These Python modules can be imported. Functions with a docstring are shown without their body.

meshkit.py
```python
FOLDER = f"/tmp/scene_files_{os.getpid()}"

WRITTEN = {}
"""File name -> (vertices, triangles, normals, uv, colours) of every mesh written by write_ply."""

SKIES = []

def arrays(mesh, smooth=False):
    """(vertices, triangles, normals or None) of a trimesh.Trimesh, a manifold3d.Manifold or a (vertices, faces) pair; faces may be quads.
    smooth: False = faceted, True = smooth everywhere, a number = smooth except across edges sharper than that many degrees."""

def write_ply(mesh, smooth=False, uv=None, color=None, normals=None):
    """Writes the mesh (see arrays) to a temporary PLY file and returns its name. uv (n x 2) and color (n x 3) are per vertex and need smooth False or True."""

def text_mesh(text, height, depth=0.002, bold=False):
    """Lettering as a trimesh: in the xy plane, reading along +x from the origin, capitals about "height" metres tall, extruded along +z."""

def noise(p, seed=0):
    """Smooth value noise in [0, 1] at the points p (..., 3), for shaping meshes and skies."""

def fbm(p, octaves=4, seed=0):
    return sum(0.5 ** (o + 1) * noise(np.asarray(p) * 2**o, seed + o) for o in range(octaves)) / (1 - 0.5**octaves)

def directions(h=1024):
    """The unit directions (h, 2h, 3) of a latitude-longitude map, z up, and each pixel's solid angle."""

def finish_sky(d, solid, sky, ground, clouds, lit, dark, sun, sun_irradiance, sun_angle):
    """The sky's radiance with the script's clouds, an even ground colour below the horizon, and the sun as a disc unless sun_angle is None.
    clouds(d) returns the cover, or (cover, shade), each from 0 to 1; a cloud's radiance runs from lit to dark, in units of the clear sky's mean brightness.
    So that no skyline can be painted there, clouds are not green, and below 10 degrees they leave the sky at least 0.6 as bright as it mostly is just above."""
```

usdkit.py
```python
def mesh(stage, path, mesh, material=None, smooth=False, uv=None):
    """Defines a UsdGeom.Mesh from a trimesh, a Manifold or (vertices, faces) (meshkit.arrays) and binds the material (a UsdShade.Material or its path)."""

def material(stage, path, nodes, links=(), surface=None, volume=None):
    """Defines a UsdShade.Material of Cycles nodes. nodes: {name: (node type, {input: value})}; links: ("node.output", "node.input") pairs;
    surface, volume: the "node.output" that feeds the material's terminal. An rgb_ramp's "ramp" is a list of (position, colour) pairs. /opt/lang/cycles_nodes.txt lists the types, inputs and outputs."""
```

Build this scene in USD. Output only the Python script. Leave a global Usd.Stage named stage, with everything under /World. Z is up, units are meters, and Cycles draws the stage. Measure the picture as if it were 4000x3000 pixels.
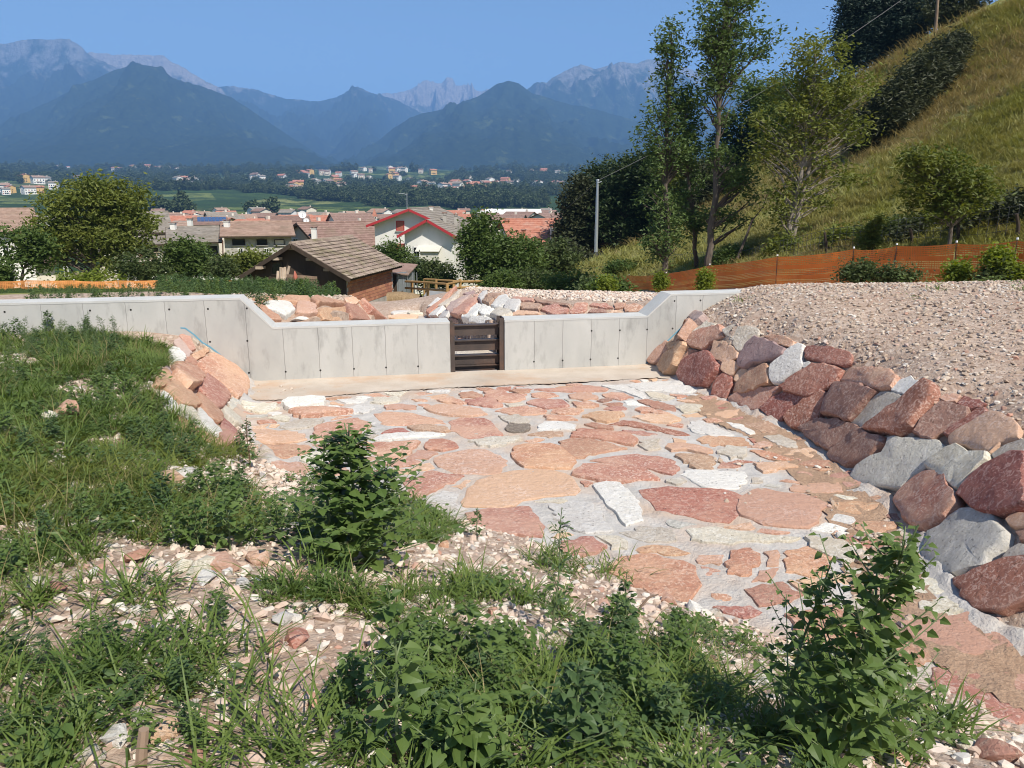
import math, random
import numpy as np, trimesh, shapely, shapely.geometry as sg
from scipy.interpolate import RBFInterpolator, RegularGridInterpolator
from pxr import Usd, UsdGeom, UsdLux, UsdShade, Gf, Sdf, Vt
import usdkit, meshkit

stage = Usd.Stage.CreateInMemory()
UsdGeom.SetStageUpAxis(stage, 'Z'); UsdGeom.SetStageMetersPerUnit(stage, 1.0)
UsdGeom.Xform.Define(stage, '/World'); UsdGeom.Scope.Define(stage, '/World/Looks')

# ------------------------------------------------------------------ camera, sun, sky, exposure
EYE, PITCH, FPX, CX, CY = 2.6, math.radians(13.5), 1660.0, 1106.0, 829.5
SUN_AZ, SUN_EL = math.radians(147), math.radians(51)      # azimuth clockwise from +y
SUN_I, SKY_S, EXPOSURE = 1.25, 0.078, 0.70
HAZE = 0.000104
cam = UsdGeom.Camera.Define(stage, '/World/camera')
cam.CreateHorizontalApertureAttr(36.0); cam.CreateVerticalApertureAttr(27.0)
cam.CreateFocalLengthAttr(36.0 * FPX / (2 * CX)); cam.CreateClippingRangeAttr(Gf.Vec2f(0.05, 100000))
cam.AddTranslateOp().Set(Gf.Vec3d(0, 0, EYE)); cam.AddRotateXOp().Set(90 - math.degrees(PITCH))
cam.CreateExposureAttr(EXPOSURE)
sun_dir = np.array([math.sin(SUN_AZ) * math.cos(SUN_EL), math.cos(SUN_AZ) * math.cos(SUN_EL), math.sin(SUN_EL)])
sun = UsdLux.DistantLight.Define(stage, '/World/sun')
sun.CreateNormalizeAttr(True); sun.CreateIntensityAttr(SUN_I); sun.CreateAngleAttr(0.53); sun.CreateColorAttr(Gf.Vec3f(1.0, 0.945, 0.86))
sun.AddRotateXYZOp().Set(Gf.Vec3f(90 - math.degrees(SUN_EL), 0, 180 - math.degrees(SUN_AZ)))
M = {}
def mk(name, nodes, links=(), surface=None, volume=None):
    M[name] = usdkit.material(stage, '/World/Looks/' + name, nodes, links, surface, volume); return M[name]
mk('sky_look', {'sky': ('sky_texture', {'sky_type': 'single_scattering', 'sun_disc': False, 'sun_elevation': SUN_EL, 'sun_rotation': SUN_AZ, 'altitude': 400.0,
     'air_density': 1.0, 'aerosol_density': 0.35, 'ozone_density': 3.0}),
   'geo': ('texture_coordinate', {}), 'map': ('mapping', {'scale': (1.2, 1.2, 7.0), 'rotation': (0.12, 0.25, 0.4)}),
   'n': ('noise_texture', {'scale': 2.2, 'detail': 7.0, 'roughness': 0.62, 'distortion': 0.4}),
   'r': ('rgb_ramp', {'ramp': [(0, (0, 0, 0)), (0.56, (0, 0, 0)), (0.8, (0.10, 0.10, 0.10)), (1, (0.18, 0.18, 0.18))]}),
   'mx': ('mix_color', {'b': (4.6, 5.2, 6.2)}), 'bg': ('background_shader', {'strength': SKY_S})},
   [('geo.generated', 'map.vector'), ('map.vector', 'n.vector'), ('n.fac', 'r.fac'), ('r.color', 'mx.fac'), ('sky.color', 'mx.a'), ('mx.result', 'bg.color')], surface='bg.background')
dome = UsdLux.DomeLight.Define(stage, '/World/sky'); dome.CreateIntensityAttr(1.0)
UsdShade.MaterialBindingAPI.Apply(dome.GetPrim()).Bind(M['sky_look'])
dome.GetPrim().SetCustomDataByKey('kind', 'structure')

# ------------------------------------------------------------------ pixel helpers (pixels of the 2212 wide view)
cp, sp = math.cos(PITCH), math.sin(PITCH)
EYEV = np.array([0, 0, EYE])
def ray(px, py):
    u, v = (np.asarray(px, float) - CX) / FPX, (np.asarray(py, float) - CY) / FPX
    return np.stack([u + 0 * v, cp - v * sp + 0 * u, -sp - v * cp + 0 * u], -1)
def gp(px, py, z=0.0):
    d = ray(px, py); t = (z - EYE) / d[..., 2]; return EYEV + d * t[..., None]
def at(px, py, y):
    d = ray(px, py); t = y / d[..., 1]; return EYEV + d * np.asarray(t)[..., None]
def view_px(p):
    p = np.asarray(p, float) - EYEV
    f = p[..., 1] * cp - p[..., 2] * sp; up = p[..., 1] * sp + p[..., 2] * cp
    return CX + FPX * p[..., 0] / f, CY - FPX * up / f
CROP = {'V': (0, 0, 1.0, 1), 'B': (900, 1400, 2.212, 0), 'C': (1800, 1400, 2.212, 0), 'D': (2500, 1200, 2.765, 0), 'E': (3000, 1300, 1.508, 0), 'G': (2400, 1900, 1.3825, 0),
        'L': (0, 1100, 2.212, 0), 'H': (800, 700, 2.212, 0), 'I': (1500, 700, 2.212, 0), 'J': (0, 600, 2.212, 0), 'K': (2200, 700, 2.212, 0), 'S': (1700, 1220, 3.175, 0), 'R': (3000, 600, 2.212, 0)}
def V(crop, pts):
    x0, y0, s, view = CROP[crop]; a = np.asarray(pts, float).reshape(-1, 2)
    return a if view else (np.array([x0, y0]) + a / s) / (4000 / 2212)

# ------------------------------------------------------------------ stage helpers
LOC, USED = {'/World': np.zeros(3)}, {}
def numbered(path):
    n = USED.get(path, -1) + 1; USED[path] = n
    return path if n == 0 else f'{path}_{n:03d}'
def tag(prim, label=None, cat=None, group=None, kind=None):
    for k, v in (('label', label), ('category', cat), ('group', group), ('kind', kind)):
        if v: prim.SetCustomDataByKey(k, v)
def thing(name, label, cat, loc=(0, 0, 0), group=None, kind=None):
    path = numbered('/World/' + name); x = UsdGeom.Xform.Define(stage, path)
    x.AddTranslateOp().Set(Gf.Vec3d(*map(float, loc))); LOC[path] = np.asarray(loc, float)
    tag(x.GetPrim(), label, cat, group, kind); return path
def part(parent, name, mesh, m, label=None, kind=None, smooth=False, sub=None, group=None):
    path = numbered(f'{parent}/{name}'); off = LOC[parent]; LOC[path] = off
    if not isinstance(mesh, tuple): mesh = (np.array(mesh.vertices), np.array(mesh.faces))
    v = np.asarray(mesh[0], float) - off
    p = usdkit.mesh(stage, path, (v, mesh[1]), M[m] if isinstance(m, str) else m, smooth)
    tag(p.GetPrim(), label, None, group, kind); return path
def whole(name, mesh, m, label=None, cat=None, group=None, kind=None, smooth=False):
    path = part('/World', name, mesh, m, None, kind, smooth); tag(stage.GetPrimAtPath(path), label, cat, group, kind); return path
def dup(src, loc, rz=0.0, scale=1.0, label=None, cat=None, group=None, sz=None):
    name = src.rsplit('/', 1)[1].replace('_kind', '')
    while name[-1].isdigit() or name[-1] == '_': name = name[:-1]
    path = numbered('/World/' + name)
    x = UsdGeom.Xform.Define(stage, path); x.AddTranslateOp().Set(Gf.Vec3d(*map(float, loc))); x.AddRotateZOp().Set(float(rz))
    x.AddScaleOp().Set(Gf.Vec3f(scale, scale, sz or scale))
    x.GetPrim().GetReferences().AddInternalReference(src); x.GetPrim().SetInstanceable(True)
    tag(x.GetPrim(), label, cat, group); return path
def klass(name):
    path = f'/World/{name}_kind'; n = 0
    while stage.GetPrimAtPath(path): n += 1; path = f'/World/{name}_kind_{n:03d}'
    stage.CreateClassPrim(path); LOC[path] = np.zeros(3); return path
def instancer(path, protos, pos, rot_z, scale, idx, kind='stuff', label=None, cat=None, tilt=None):
    pi = UsdGeom.PointInstancer.Define(stage, path)
    for k, (mesh, m, sm) in enumerate(protos):
        pp = f'{path}/kind_{k}' if False else f'{path}/piece' + (f'_{k:03d}' if k else '')
        usdkit.mesh(stage, pp, mesh, M[m], sm); pi.GetPrototypesRel().AddTarget(pp)
    n = len(pos); idx = np.asarray(idx, int) % len(protos)
    pi.CreateProtoIndicesAttr(Vt.IntArray.FromNumpy(idx.astype(np.int32)))
    pi.CreatePositionsAttr(Vt.Vec3fArray.FromNumpy(np.asarray(pos, np.float32)))
    h = np.asarray(rot_z, float) / 2; q = np.stack([np.cos(h), 0 * h, 0 * h, np.sin(h)], 1)          # w, x, y, z
    if tilt is not None:
        a, b = np.asarray(tilt[0]) / 2, np.asarray(tilt[1])
        w2, x2, y2 = np.cos(a), np.sin(a) * np.cos(b), np.sin(a) * np.sin(b)
        w1, z1 = q[:, 0], q[:, 3]
        q = np.stack([w2 * w1, x2 * w1 + y2 * z1, y2 * w1 - x2 * z1, w2 * z1], 1)
    pi.CreateOrientationsAttr(Vt.QuathArray([Gf.Quath(float(a), float(b), float(c), float(d)) for a, b, c, d in q]))
    sc = np.asarray(scale, np.float32); sc = np.stack([sc] * 3, 1) if sc.ndim == 1 else sc
    pi.CreateScalesAttr(Vt.Vec3fArray.FromNumpy(sc.astype(np.float32)))
    tag(pi.GetPrim(), label, cat, None, kind); return path
def stuff(name, label, cat, protos, pos, rot_z, scale, idx, tilt=None):
    return instancer(numbered('/World/' + name), protos, pos, rot_z, scale, idx, 'stuff', label, cat, tilt)

# ------------------------------------------------------------------ shape helpers: everything is (vertices, triangles)
def join(parts):
    vs, fs, n = [], [], 0
    for v, f in parts:
        vs.append(np.asarray(v, float)); fs.append(np.asarray(f, int) + n); n += len(v)
    return np.vstack(vs), np.vstack(fs)
BOXF = np.array([[0, 2, 1], [1, 2, 3], [4, 5, 6], [5, 7, 6], [0, 1, 4], [1, 5, 4], [2, 6, 3], [3, 6, 7], [0, 4, 2], [2, 4, 6], [1, 3, 5], [3, 7, 5]])
def obox(o, a, b, c):
    o, a, b, c = (np.asarray(x, float) for x in (o, a, b, c))
    return np.array([o + i * a + j * b + k * c for k in (0, 1) for j in (0, 1) for i in (0, 1)]), BOXF
def box(c, s, rz=0.0):
    cr, sr = math.cos(rz), math.sin(rz); a, b = np.array([cr, sr, 0]) * s[0], np.array([-sr, cr, 0]) * s[1]; k = np.array([0, 0, s[2]])
    return obox(np.asarray(c, float) - (a + b + k) / 2, a, b, k)
def tube(pts, radii, sides=6, cap=True):
    p = np.asarray(pts, float); r = np.broadcast_to(np.asarray(radii, float), (len(p),))
    t = np.gradient(p, axis=0); t /= np.linalg.norm(t, axis=1, keepdims=True) + 1e-12
    ref = np.where(np.abs(t[:, 2:]) < 0.9, [[0, 0, 1.0]], [[1.0, 0, 0]])
    a = np.cross(t, ref); a /= np.linalg.norm(a, axis=1, keepdims=True) + 1e-12; b = np.cross(t, a)
    g = np.arange(sides) * 2 * np.pi / sides
    v = (p[:, None] + r[:, None, None] * (np.cos(g)[None, :, None] * a[:, None] + np.sin(g)[None, :, None] * b[:, None])).reshape(-1, 3)
    i, j = np.meshgrid(np.arange(len(p) - 1), np.arange(sides), indexing='ij')
    q = np.stack([i * sides + j, i * sides + (j + 1) % sides, (i + 1) * sides + (j + 1) % sides, (i + 1) * sides + j], -1).reshape(-1, 4)
    f = np.vstack([q[:, [0, 2, 1]], q[:, [0, 3, 2]]])
    if cap:
        n = len(v); v = np.vstack([v, p[:1], p[-1:]]); k = np.arange(sides); e = (len(p) - 1) * sides
        f = np.vstack([f, np.stack([np.full(sides, n), k, (k + 1) % sides], 1), np.stack([np.full(sides, n + 1), e + (k + 1) % sides, e + k], 1)])
    return v, f
def extrude(poly, o, ax, ay, az):
    """A shapely polygon in the plane (o, ax, ay), extruded along the vector az."""
    out = []
    for g in getattr(poly, 'geoms', [poly]):
        if g.is_empty or g.area < 1e-7: continue
        m = trimesh.creation.extrude_polygon(g, 1.0, engine='earcut')
        v = np.asarray(o) + m.vertices[:, :1] * ax + m.vertices[:, 1:2] * ay + m.vertices[:, 2:] * az
        out.append((v, np.array(m.faces)))
    return join(out)
def grid_faces(nu, nv, wrap=False):
    i, j = np.meshgrid(np.arange(nu - 1), np.arange(nv if wrap else nv - 1), indexing='ij'); k = (j + 1) % nv
    a, b, c, d = i * nv + j, i * nv + k, (i + 1) * nv + k, (i + 1) * nv + j
    return np.vstack([np.stack([a, b, c], -1).reshape(-1, 3), np.stack([a, c, d], -1).reshape(-1, 3)])
def fbm(p, o=4, seed=0): return meshkit.fbm(np.asarray(p, float), o, seed) - 0.5
def norm(v): v = np.asarray(v, float); return v / (np.linalg.norm(v) + 1e-12)

# ------------------------------------------------------------------ materials
def surf(name, stops, scale=3.0, detail=5.0, rough=0.85, bump=0.3, bscale=None, bdist=0.02, rand=0.0, spec=0.25, stretch=(1, 1, 1), second=None, hue=0.0, metal=0.0, vor=None, ramp_noise_rough=0.6, seed=0.0):
    """Noise coloured principled surface in world space. second: (colour, scale, low, high, amount, stretch) overlays stains or dust."""
    n = {'g': ('geometry', {}), 'm': ('mapping', {'scale': stretch, 'location': (seed, seed * 0.7, 0)}), 'n': ('noise_texture', {'scale': scale, 'detail': detail, 'roughness': ramp_noise_rough}),
         'r': ('rgb_ramp', {'ramp': stops}), 'p': ('principled_bsdf', {'roughness': rough, 'specular_ior_level': spec, 'metallic': metal})}
    l = [('g.position', 'm.vector'), ('m.vector', 'n.vector')]
    if vor:                                              # grains: (scale, amount)
        n['v'] = ('voronoi_texture', {'scale': vor[0]}); n['vb'] = ('rgb_to_bw', {}); n['vm'] = ('mix_float', {'fac': vor[1]})
        l += [('g.position', 'v.vector'), ('v.color', 'vb.color'), ('n.fac', 'vm.a'), ('vb.val', 'vm.b'), ('vm.result', 'r.fac')]
    else: l += [('n.fac', 'r.fac')]
    out = 'r.color'
    if second:
        col, s2, lo, hi, amt = second[:5]
        n['m2'] = ('mapping', {'scale': second[5] if len(second) > 5 else (1, 1, 1), 'location': (3.7 + seed, 1.3, 0)}); n['n2'] = ('noise_texture', {'scale': s2, 'detail': 6.0, 'roughness': 0.65})
        n['r2'] = ('map_range', {'from_min': lo, 'from_max': hi, 'to_min': 0.0, 'to_max': amt, 'clamp': True}); n['x2'] = ('mix_color', {'b': col})
        l += [('g.position', 'm2.vector'), ('m2.vector', 'n2.vector'), ('n2.fac', 'r2.value'), ('r2.result', 'x2.fac'), (out, 'x2.a')]; out = 'x2.result'
    if rand or hue:
        n['oi'] = ('object_info', {}); n['mr'] = ('map_range', {'to_min': 1 - rand, 'to_max': 1 + rand}); n['mh'] = ('map_range', {'to_min': 0.5 - hue, 'to_max': 0.5 + hue}); n['h'] = ('hsv', {})
        l += [('oi.random', 'mr.value'), ('oi.random', 'mh.value'), ('mr.result', 'h.value'), ('mh.result', 'h.hue'), (out, 'h.color')]; out = 'h.color'
    l.append((out, 'p.base_color'))
    if bump:
        n['nb'] = ('noise_texture', {'scale': bscale or scale * 4, 'detail': 6.0, 'roughness': 0.65}); n['b'] = ('bump', {'strength': bump, 'distance': bdist})
        l += [('g.position', 'nb.vector'), ('nb.fac', 'b.height'), ('b.normal', 'p.normal')]
    return mk(name, n, l, 'p.BSDF')
def leaf(name, a, b, trans=0.35, rand=0.25, scale=1.2, rough=0.55, hue=0.015, dry=None, spec=0.3):
    n = {'g': ('geometry', {}), 'n': ('noise_texture', {'scale': scale, 'detail': 3.0}), 'r': ('rgb_ramp', {'ramp': [(0.3, a), (0.7, b)]}),
         'mr': ('map_range', {'to_min': 1 - rand, 'to_max': 1 + rand}), 'mh': ('map_range', {'to_min': 0.5 - hue, 'to_max': 0.5 + hue}), 'h': ('hsv', {}),
         'p': ('principled_bsdf', {'roughness': rough, 'specular_ior_level': spec}), 't': ('translucent_bsdf', {}), 'hb': ('hsv', {'hue': 0.485, 'saturation': 1.15, 'value': 1.5}), 'x': ('mix_closure', {'fac': trans})}
    l = [('g.position', 'n.vector'), ('n.fac', 'r.fac'), ('g.random_per_island', 'mr.value'), ('g.random_per_island', 'mh.value'), ('mr.result', 'h.value'), ('mh.result', 'h.hue')]
    if dry:
        n['dm'] = ('map_range', {'from_min': 1 - dry[1], 'from_max': 1 - dry[1] + 0.01, 'clamp': True}); n['dx'] = ('mix_color', {'b': dry[0]}); n['wn'] = ('white_noise_texture', {'dimensions': '1D'})
        l += [('g.random_per_island', 'wn.w'), ('wn.value', 'dm.value'), ('dm.result', 'dx.fac'), ('r.color', 'dx.a'), ('dx.result', 'h.color')]
    else: l.append(('r.color', 'h.color'))
    l += [('h.color', 'p.base_color'), ('h.color', 'hb.color'), ('hb.color', 't.color'), ('p.BSDF', 'x.closure1'), ('t.BSDF', 'x.closure2')]
    return mk(name, n, l, 'x.closure')
def plain(name, c, rough=0.6, metal=0.0, spec=0.4, trans=None):
    return mk(name, {'p': ('principled_bsdf', {'base_color': c, 'roughness': rough, 'metallic': metal, 'specular_ior_level': spec})}, [], 'p.BSDF')

surf('mortar', [(0.25, (0.40, 0.375, 0.345)), (0.5, (0.50, 0.47, 0.43)), (0.75, (0.58, 0.545, 0.495))], 5, 9, 0.95, 0.9, 34, 0.03, second=((0.52, 0.36, 0.245), 0.75, 0.45, 0.63, 0.7))
surf('apron', [(0.3, (0.40, 0.33, 0.26)), (0.7, (0.53, 0.46, 0.375))], 1.6, 8, 0.95, 0.5, 40, 0.012, second=((0.45, 0.30, 0.195), 0.9, 0.46, 0.62, 0.75))
def breccia(name, dark, mid, pale, dust=0.65, rand=0.16, grain=21.0, lo=0.46, dcol=(0.56, 0.35, 0.235)):
    n = {'g': ('geometry', {}), 'n': ('noise_texture', {'scale': 1.6, 'detail': 5.0}), 'r': ('rgb_ramp', {'ramp': [(0.3, dark), (0.7, mid)]}),
         'n1': ('noise_texture', {'scale': grain, 'detail': 4.0, 'roughness': 0.72, 'distortion': 1.4}), 'm1': ('map_range', {'from_min': 0.5, 'from_max': 0.6, 'to_max': 0.75, 'clamp': True}), 'x1': ('mix_color', {'b': pale}),
         'n3': ('noise_texture', {'scale': grain * 1.7, 'detail': 2.0}), 'm3': ('map_range', {'from_min': 0.62, 'from_max': 0.7, 'to_max': 0.7, 'clamp': True}), 'x3': ('mix_color', {'b': tuple(0.45 * c for c in dark)}),
         'n2': ('noise_texture', {'scale': 1.1, 'detail': 7.0, 'roughness': 0.66}), 'm2': ('map_range', {'from_min': lo, 'from_max': lo + 0.16, 'to_max': dust, 'clamp': True}), 'x2': ('mix_color', {'b': dcol}),
         'oi': ('object_info', {}), 'mr': ('map_range', {'to_min': 1 - rand, 'to_max': 1 + rand}), 'mh': ('map_range', {'to_min': 0.488, 'to_max': 0.514}), 'h': ('hsv', {}),
         'nb': ('noise_texture', {'scale': 15.0, 'detail': 9.0, 'roughness': 0.72}), 'b': ('bump', {'strength': 0.85, 'distance': 0.042}), 'p': ('principled_bsdf', {'roughness': 0.9, 'specular_ior_level': 0.2})}
    return mk(name, n, [('g.position', 'n.vector'), ('n.fac', 'r.fac'), ('g.position', 'n1.vector'), ('n1.fac', 'm1.value'), ('m1.result', 'x1.fac'), ('r.color', 'x1.a'), ('g.position', 'n3.vector'), ('n3.fac', 'm3.value'), ('m3.result', 'x3.fac'), ('x1.result', 'x3.a'),
        ('g.position', 'n2.vector'), ('n2.fac', 'm2.value'), ('m2.result', 'x2.fac'), ('x3.result', 'x2.a'), ('oi.random', 'mr.value'), ('oi.random', 'mh.value'), ('mr.result', 'h.value'), ('mh.result', 'h.hue'), ('x2.result', 'h.color'), ('h.color', 'p.base_color'),
        ('g.position', 'nb.vector'), ('nb.fac', 'b.height'), ('b.normal', 'p.normal')], 'p.BSDF')
breccia('stone_red', (0.37, 0.165, 0.118), (0.49, 0.245, 0.175), (0.70, 0.52, 0.42), lo=0.42, dcol=(0.62, 0.40, 0.28))
breccia('stone_terracotta', (0.38, 0.165, 0.115), (0.48, 0.225, 0.155), (0.62, 0.42, 0.33), dust=0.5, lo=0.44, dcol=(0.6, 0.37, 0.25))
breccia('stone_dark_red', (0.26, 0.105, 0.078), (0.35, 0.15, 0.11), (0.58, 0.38, 0.31), dust=0.3, lo=0.5, dcol=(0.48, 0.29, 0.21))
breccia('stone_peach', (0.52, 0.315, 0.215), (0.62, 0.40, 0.285), (0.72, 0.56, 0.46), dust=0.8, lo=0.4)
breccia('stone_orange', (0.39, 0.205, 0.135), (0.49, 0.275, 0.19), (0.58, 0.42, 0.3), dust=0.4)
breccia('stone_white', (0.58, 0.54, 0.48), (0.68, 0.65, 0.59), (0.74, 0.715, 0.67), dust=0.3, lo=0.52, dcol=(0.55, 0.45, 0.34))
breccia('stone_cream', (0.48, 0.42, 0.33), (0.60, 0.54, 0.44), (0.70, 0.66, 0.58), dust=0.3, dcol=(0.5, 0.38, 0.24))
breccia('stone_grey', (0.40, 0.375, 0.325), (0.54, 0.51, 0.445), (0.60, 0.57, 0.52), dust=0.25, dcol=(0.42, 0.36, 0.28))
breccia('stone_dark', (0.115, 0.10, 0.085), (0.17, 0.145, 0.12), (0.3, 0.26, 0.22), dust=0.1)
breccia('stone_brown', (0.30, 0.175, 0.125), (0.39, 0.24, 0.175), (0.56, 0.42, 0.33), dust=0.3)
breccia('stone_lilac', (0.36, 0.25, 0.225), (0.42, 0.30, 0.27), (0.46, 0.35, 0.31), dust=0.12, grain=8.0)
surf('concrete', [(0.2, (0.34, 0.335, 0.315)), (0.5, (0.42, 0.412, 0.38)), (0.8, (0.485, 0.472, 0.435))], 1.7, 9, 0.85, 0.15, 40, 0.004, rand=0.05, stretch=(1, 1, 0.55), second=((0.19, 0.185, 0.17), 3.2, 0.53, 0.72, 0.5, (1.8, 1.8, 0.6)))
surf('coping', [(0.3, (0.43, 0.425, 0.395)), (0.7, (0.52, 0.51, 0.475))], 3, 7, 0.8, 0.1, 40, 0.003)
plain('hole', (0.02, 0.018, 0.016), 0.9); plain('blue_paint', (0.12, 0.30, 0.40), 0.7)
surf('steel', [(0.3, (0.045, 0.036, 0.032)), (0.7, (0.085, 0.062, 0.05))], 5, 7, 0.55, 0.15, 60, 0.002, spec=0.4, second=((0.15, 0.075, 0.045), 1.4, 0.5, 0.66, 0.55))
# ------------------------------------------------------------------ wall line and terrain
W0, W1 = gp(540, 825.6), gp(1394, 789.3)
WD = norm(W1 - W0); WN = np.array([WD[1], -WD[0], 0.0]); UP = np.array([0, 0, 1.0])     # along the wall; towards the camera
def wallpt(px, py, back=0.0):
    """Pixel -> (s, z) on the wall's front plane moved back metres behind."""
    d = ray(px, py); o = W0 - WN * back; t = ((o - EYEV) @ WN) / (d @ WN); p = EYEV + d * np.asarray(t)[..., None]
    return np.stack([(p - o) @ WD, p[..., 2]], -1)
def wall3(s, z, back=0.0): return W0 + WD * s + UP * z - WN * back
ctrl = []
def cz(z, *pts):
    for p in pts: ctrl.append(gp(p[0], p[1], z))
def cd(*pts):
    for px, py, D in pts: ctrl.append(at(px, py, D))
def cw(*pts):
    ctrl.extend(np.array(pts, float))
# near bank
cw((0, 0, 1.0), (3, -3, 1.1), (-3, -3, 1.1), (0, -8, 1.4), (8, -6, 1.5), (-8, -4, 1.3), (-12, 2, 1.2))
cz(0.97, (1106, 1659), (0, 1659), (600, 1659)); cz(0.62, (2212, 1659)); cz(0.86, (1700, 1659))
cz(0.98, (0, 1300)); cz(0.9, (500, 1300)); cz(0.72, (900, 1300), (1106, 1450)); cz(0.42, (1300, 1350)); cz(0.4, (1700, 1500)); cz(0.33, (2050, 1570))
cz(0.74, (500, 1150)); cz(0.5, (750, 1150)); cz(0.42, (900, 1190)); cz(0.25, (1100, 1230))
BANK = [(600, 1010), (750, 1050), (900, 1095), (1000, 1130), (1100, 1150), (1230, 1190), (1330, 1250), (1480, 1300), (1600, 1345), (1800, 1420), (1950, 1470), (2070, 1510), (2212, 1590), (2500, 1750)]
cz(0.03, *BANK)
cz(0.95, (0, 1000), (-300, 1000)); cz(0.9, (0, 850), (-300, 850)); cz(0.85, (0, 760)); cz(0.82, (0, 705), (200, 702), (-300, 705)); cz(0.76, (370, 711)); cz(0.8, (300, 800), (250, 900)); cz(0.76, (320, 1000)); cz(0.5, (450, 1020))
cz(0.72, (400, 713), (345, 790), (335, 850)); cz(0.6, (355, 890)); cz(0.45, (420, 945)); cz(0.3, (475, 972))
LTOE = [(539, 828), (534, 856), (505, 905), (530, 930), (555, 962), (585, 1000)]
cz(0.0, *LTOE)
# right embankment
RTOE = [(1405, 787), (1440, 800), (1480, 825), (1520, 850), (1590, 872), (1640, 902), (1700, 925), (1745, 942), (1800, 990), (1850, 1022), (1905, 1072), (1960, 1122), (2000, 1190), (2035, 1255), (2090, 1335), (2250, 1420)]
cz(0.0, *RTOE)
cz(0.88, (1490, 690), (1580, 712), (1690, 738), (1780, 760), (1850, 775), (1930, 812), (1990, 848)); cz(0.85, (2080, 868), (2150, 905), (2212, 950), (2350, 1040), (2500, 1150))
cz(1.1, (1590, 633)); cz(1.22, (1660, 618)); cz(1.3, (1800, 613)); cz(1.35, (2000, 613)); cz(1.4, (2212, 611), (2500, 611)); cz(1.12, (1900, 700), (2100, 750)); cz(1.08, (2212, 800), (2500, 850))
cd((2600, 640, 17), (2212, 628, 18.5), (2066, 613, 20), (1937, 616, 22), (1800, 618, 24), (1679, 620, 26), (1533, 628, 31), (1439, 635, 38), (1359, 634, 44), (1282, 633, 50), (1150, 634, 60))
# where the banks meet the wall
for x, y in ((420, 731), (445, 754), (480, 785), (515, 811), (1480, 702), (1455, 730), (1430, 758), (1415, 775)): ctrl.append(wall3(*wallpt(x, y), back=-0.03))
# behind the wall
cd((0, 648, 12), (300, 646, 12), (-300, 650, 12), (520, 648, 13.0), (540, 652, 13.3), (660, 644, 15), (760, 637, 17), (300, 642, 16), (0, 644, 17), (-300, 644, 17), (500, 644, 17), (100, 640, 24), (400, 640, 24), (-300, 640, 24), (640, 642, 22), (760, 645, 24))
for s in (1.0, 2.5, 4.0, 5.4): ctrl.append(wall3(s, -0.22, 0.8))
for s in (0.6, 5.8): ctrl.append(wall3(s, -0.1, 0.8))
cd((832, 688, 18.4), (800, 702, 16.5), (880, 674, 19.6), (918, 681, 18.8), (960, 692, 17.0), (1030, 702, 15), (1090, 712, 13.7), (870, 672, 24), (890, 668, 30), (860, 660, 38))
cd((1395, 658, 13.6), (1250, 655, 14.3), (1110, 644, 16), (1080, 640, 17.2), (1005, 624, 20), (975, 636, 20), (1400, 643, 16.5), (1200, 633, 19), (1010, 623, 22), (1300, 640, 22), (1100, 640, 28), (1450, 648, 15))
# downhill towards the houses
for x in (-40, -25, -12, 0): cw((x, 45, -3.7), (x, 34, -2.4), (x, 75, -5.9), (x, 110, -8.6), (x, 150, -10))
cw((-70, 75, -5.9), (-70, 40, -3.2), (-70, 20, -1), (-110, 110, -9), (-110, 60, -5), (12, 110, -8.6), (10, 85, -6.5), (20, 120, -8), (40, 150, -9), (-30, 22, -0.6), (-45, 10, 0.6))
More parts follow.
